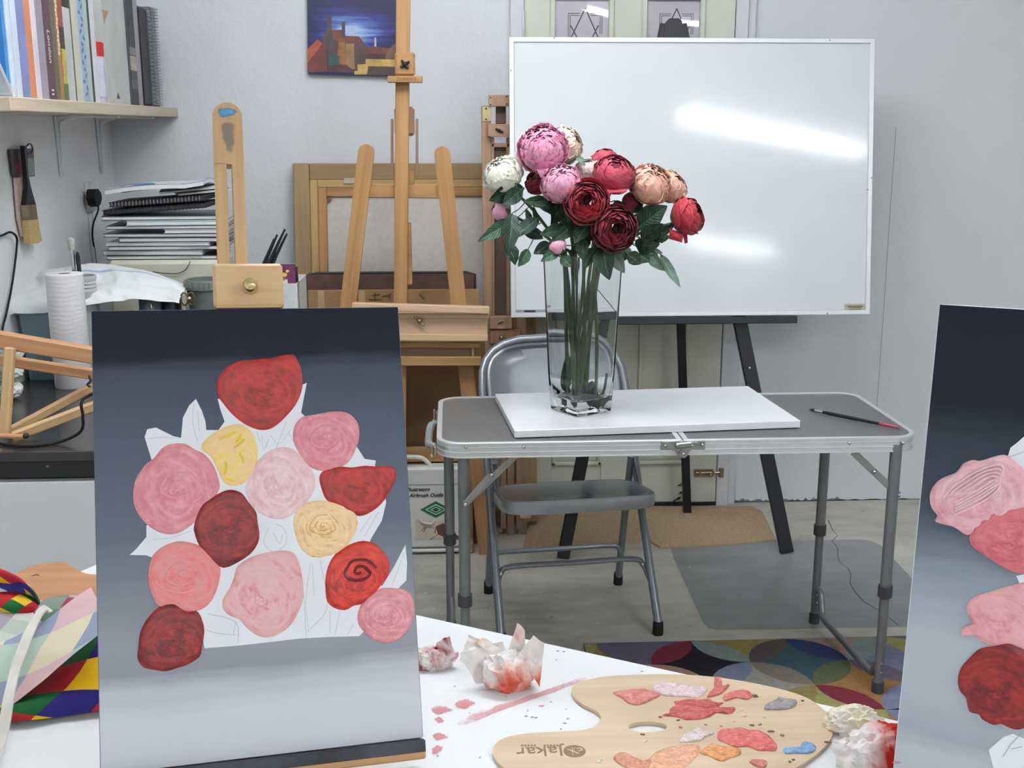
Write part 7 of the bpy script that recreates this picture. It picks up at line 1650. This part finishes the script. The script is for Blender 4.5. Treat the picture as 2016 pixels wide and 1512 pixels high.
def loose_petal(key, P_, ck, seed):
    f = FL[key][0]; m = sheet([[P_[0], P_[0].lerp(P_[1], .33), P_[0].lerp(P_[1], .66), P_[1]], [P_[0].lerp(P_[3], .33)+V(0, -.012, 0), P_[0].lerp(P_[2], .4)+V(0, -.02, 0), P_[1].lerp(P_[3], .3)+V(0, -.02, 0), P_[1].lerp(P_[2], .33)+V(0, -.012, 0)], [P_[0].lerp(P_[3], .66), P_[3].lerp(P_[1], .33)+V(0, -.016, 0), P_[2].lerp(P_[0], .3)+V(0, -.016, 0), P_[1].lerp(P_[2], .66)], [P_[3], P_[3].lerp(P_[2], .33), P_[3].lerp(P_[2], .66), P_[2]]], 10, 10, seed=seed, wob=.002)
    put('loose_petal', m, PM[ck], f, 80)
loose_petal('red_right', [PY(1318, 450, 2.79), PY(1345, 458, 2.79), PY(1343, 478, 2.78), PY(1316, 470, 2.79)], 'red', 3)
loose_petal('red_right', [PY(1343, 462, 2.79), PY(1352, 458, 2.79), PY(1354, 478, 2.78), PY(1348, 480, 2.79)], 'red', 5)
loose_petal('crim', [PY(1190, 372, 2.79), PY(1238, 370, 2.79), PY(1228, 381, 2.77), PY(1198, 381, 2.77)], 'crim', 7)
loose_petal('crim_back', [PY(1162, 308, 2.96), PY(1185, 294, 2.97), PY(1217, 305, 2.97), PY(1180, 322, 2.95)], 'crim', 8)
loose_petal('pink_top', [PY(1055, 330, 2.80), PY(1085, 325, 2.80), PY(1084, 345, 2.79), PY(1064, 350, 2.79)], 'pink2', 9)
loose_petal('pink_top', [PY(1080, 248, 2.85), PY(1098, 252, 2.86), PY(1106, 292, 2.84), PY(1090, 285, 2.83)], 'pink', 10)
# leaves: key, base px, tip px, width px, Y base, Y tip, material, bend
LV = [('white', 1000, 440, 940, 476, 22, 2.80, 2.74, 1), ('white', 1008, 420, 1000, 500, 26, 2.78, 2.74, 0), ('white', 995, 480, 1015, 522, 22, 2.76, 2.76, 1), ('white', 1032, 370, 962, 395, 32, 2.82, 2.80, 0), ('white', 1028, 372, 990, 404, 24, 2.80, 2.80, 0), ('bud_left', 1040, 490, 1020, 525, 18, 2.75, 2.74, 1),
 ('bud_left', 1060, 430, 1012, 470, 24, 2.82, 2.78, 0), ('red_back', 1088, 400, 1030, 396, 20, 2.84, 2.82, 1), ('red_back', 1100, 420, 1048, 400, 20, 2.82, 2.80, 0), ('pink_low', 1110, 400, 1085, 445, 22, 2.80, 2.77, 0), ('pink_low', 1120, 450, 1062, 462, 22, 2.78, 2.74, 0), ('pink_low', 1130, 440, 1080, 480, 20, 2.78, 2.74, 0),
 ('bud', 1100, 495, 1064, 515, 16, 2.75, 2.73, 1), ('bud', 1105, 505, 1125, 525, 18, 2.75, 2.74, 1), ('bud', 1110, 470, 1062, 500, 20, 2.77, 2.75, 0), ('red_open', 1165, 430, 1130, 480, 26, 2.77, 2.74, 0), ('red_open', 1150, 470, 1150, 515, 22, 2.76, 2.74, 0), ('red_open', 1180, 470, 1140, 440, 22, 2.79, 2.78, 0),
 ('burg', 1190, 480, 1200, 552, 34, 2.76, 2.72, 0), ('burg', 1200, 490, 1230, 538, 24, 2.77, 2.74, 2), ('burg', 1175, 490, 1150, 530, 24, 2.78, 2.76, 1), ('burg', 1235, 500, 1262, 520, 22, 2.78, 2.78, 0), ('crim', 1245, 420, 1262, 378, 24, 2.84, 2.84, 0), ('crim', 1210, 395, 1238, 430, 24, 2.80, 2.80, 0),
 ('peach', 1255, 450, 1314, 405, 38, 2.82, 2.78, 0), ('peach', 1262, 470, 1306, 440, 26, 2.80, 2.77, 0), ('peach', 1250, 480, 1300, 480, 28, 2.80, 2.76, 0), ('peach', 1255, 500, 1280, 515, 22, 2.80, 2.78, 1), ('peach_back', 1275, 490, 1300, 455, 24, 2.86, 2.86, 0), ('red_right', 1285, 470, 1330, 440, 14, 2.82, 2.82, 0), ('red_right', 1290, 465, 1320, 465, 16, 2.82, 2.80, 1),
 ('peach_back', 1276, 490, 1310, 534, 20, 2.82, 2.80, 2), ('peach_back', 1300, 500, 1340, 566, 16, 2.82, 2.78, 2), ('peach_back', 1270, 492, 1305, 498, 12, 2.82, 2.80, 2), ('cream_back', 1135, 310, 1152, 326, 10, 2.88, 2.86, 2), ('maroon', 1262, 405, 1256, 420, 12, 2.85, 2.84, 0), ('blush', 1150, 440, 1180, 470, 24, 2.84, 2.82, 0), ('blush', 1160, 460, 1120, 500, 24, 2.84, 2.82, 0),
 ('crim_back', 1200, 440, 1170, 500, 26, 2.86, 2.84, 0), ('maroon', 1220, 460, 1270, 440, 26, 2.86, 2.84, 0), ('cream_back', 1110, 420, 1140, 470, 24, 2.88, 2.86, 0), ('white', 1045, 440, 1035, 410, 10, 2.84, 2.84, 0), ('white', 1058, 440, 1050, 405, 8, 2.84, 2.84, 0), ('bud_left', 1030, 450, 1070, 470, 18, 2.82, 2.80, 0),
 ('white', 1112, 782, 1120, 690, 17, 2.875, 2.885, 0), ('crim', 1168, 800, 1166, 752, 34, 2.875, 2.88, 0), ('burg', 1150, 796, 1140, 742, 14, 2.88, 2.89, 1), ('red_open', 1085, 480, 1050, 500, 20, 2.80, 2.78, 0), ('crim', 1230, 480, 1215, 520, 26, 2.82, 2.80, 0)]
for i, (key, bx, by, tx_, ty_, wpx, Y0, Y1, mi) in enumerate(LV):
    f, cp = FL[key]; A = PY(bx, by, Y0); B = PY(tx_, ty_, Y1); wd = wpx*2.85/F*1.05; L = (B-A).length
    d = (B-A).normalized(); toc = (CAM-A).normalized(); s_ = d.cross(toc).normalized(); nn = s_.cross(d).normalized()
    tw_ = fr.uniform(-.5, .5); s2 = (s_*math.cos(tw_)+nn*math.sin(tw_)).normalized(); n2 = s2.cross(d).normalized(); cu = fr.uniform(-.10, .22)
    def lf(u, v_):
        w_ = wd*.62*math.sin(math.pi*v_**.78)**.85 if 0 < v_ < 1 else 0
        s = u*2-1; return A+d*(L*v_)+s2*(s*w_)+n2*(abs(s)*w_*.30+L*cu*math.sin(v_*math.pi)+.0012*math.sin(v_*22+s*3))
    lfo = put('leaf', MB().grid(lf, 8, 14), M_LEAF[mi], f, 80)
    near = min(cp[2:], key=lambda p: (p-A).length)
    st_ = near.lerp(A, .5)-V(0, 0, .004)
    put('leaf_stalk', MB().tube(curve([near, st_, A, A+d*L*.1], 4), [.0014]*12+[.0009], 6), M_STEM, f)
put('hooked_stalk', MB().tube(curve([PY(1180, 800, 2.86), PY(1187, 790, 2.86), PY(1191, 770, 2.865), PY(1194, 735, 2.87)], 5), .0034, 8), M_STEM, FL['peach'][0])
put('wire_stalk', MB().tube([PY(1176, 570, 2.86), PY(1216, 617, 2.875)], .0012, 6), M_STEM, FL['burg'][0])
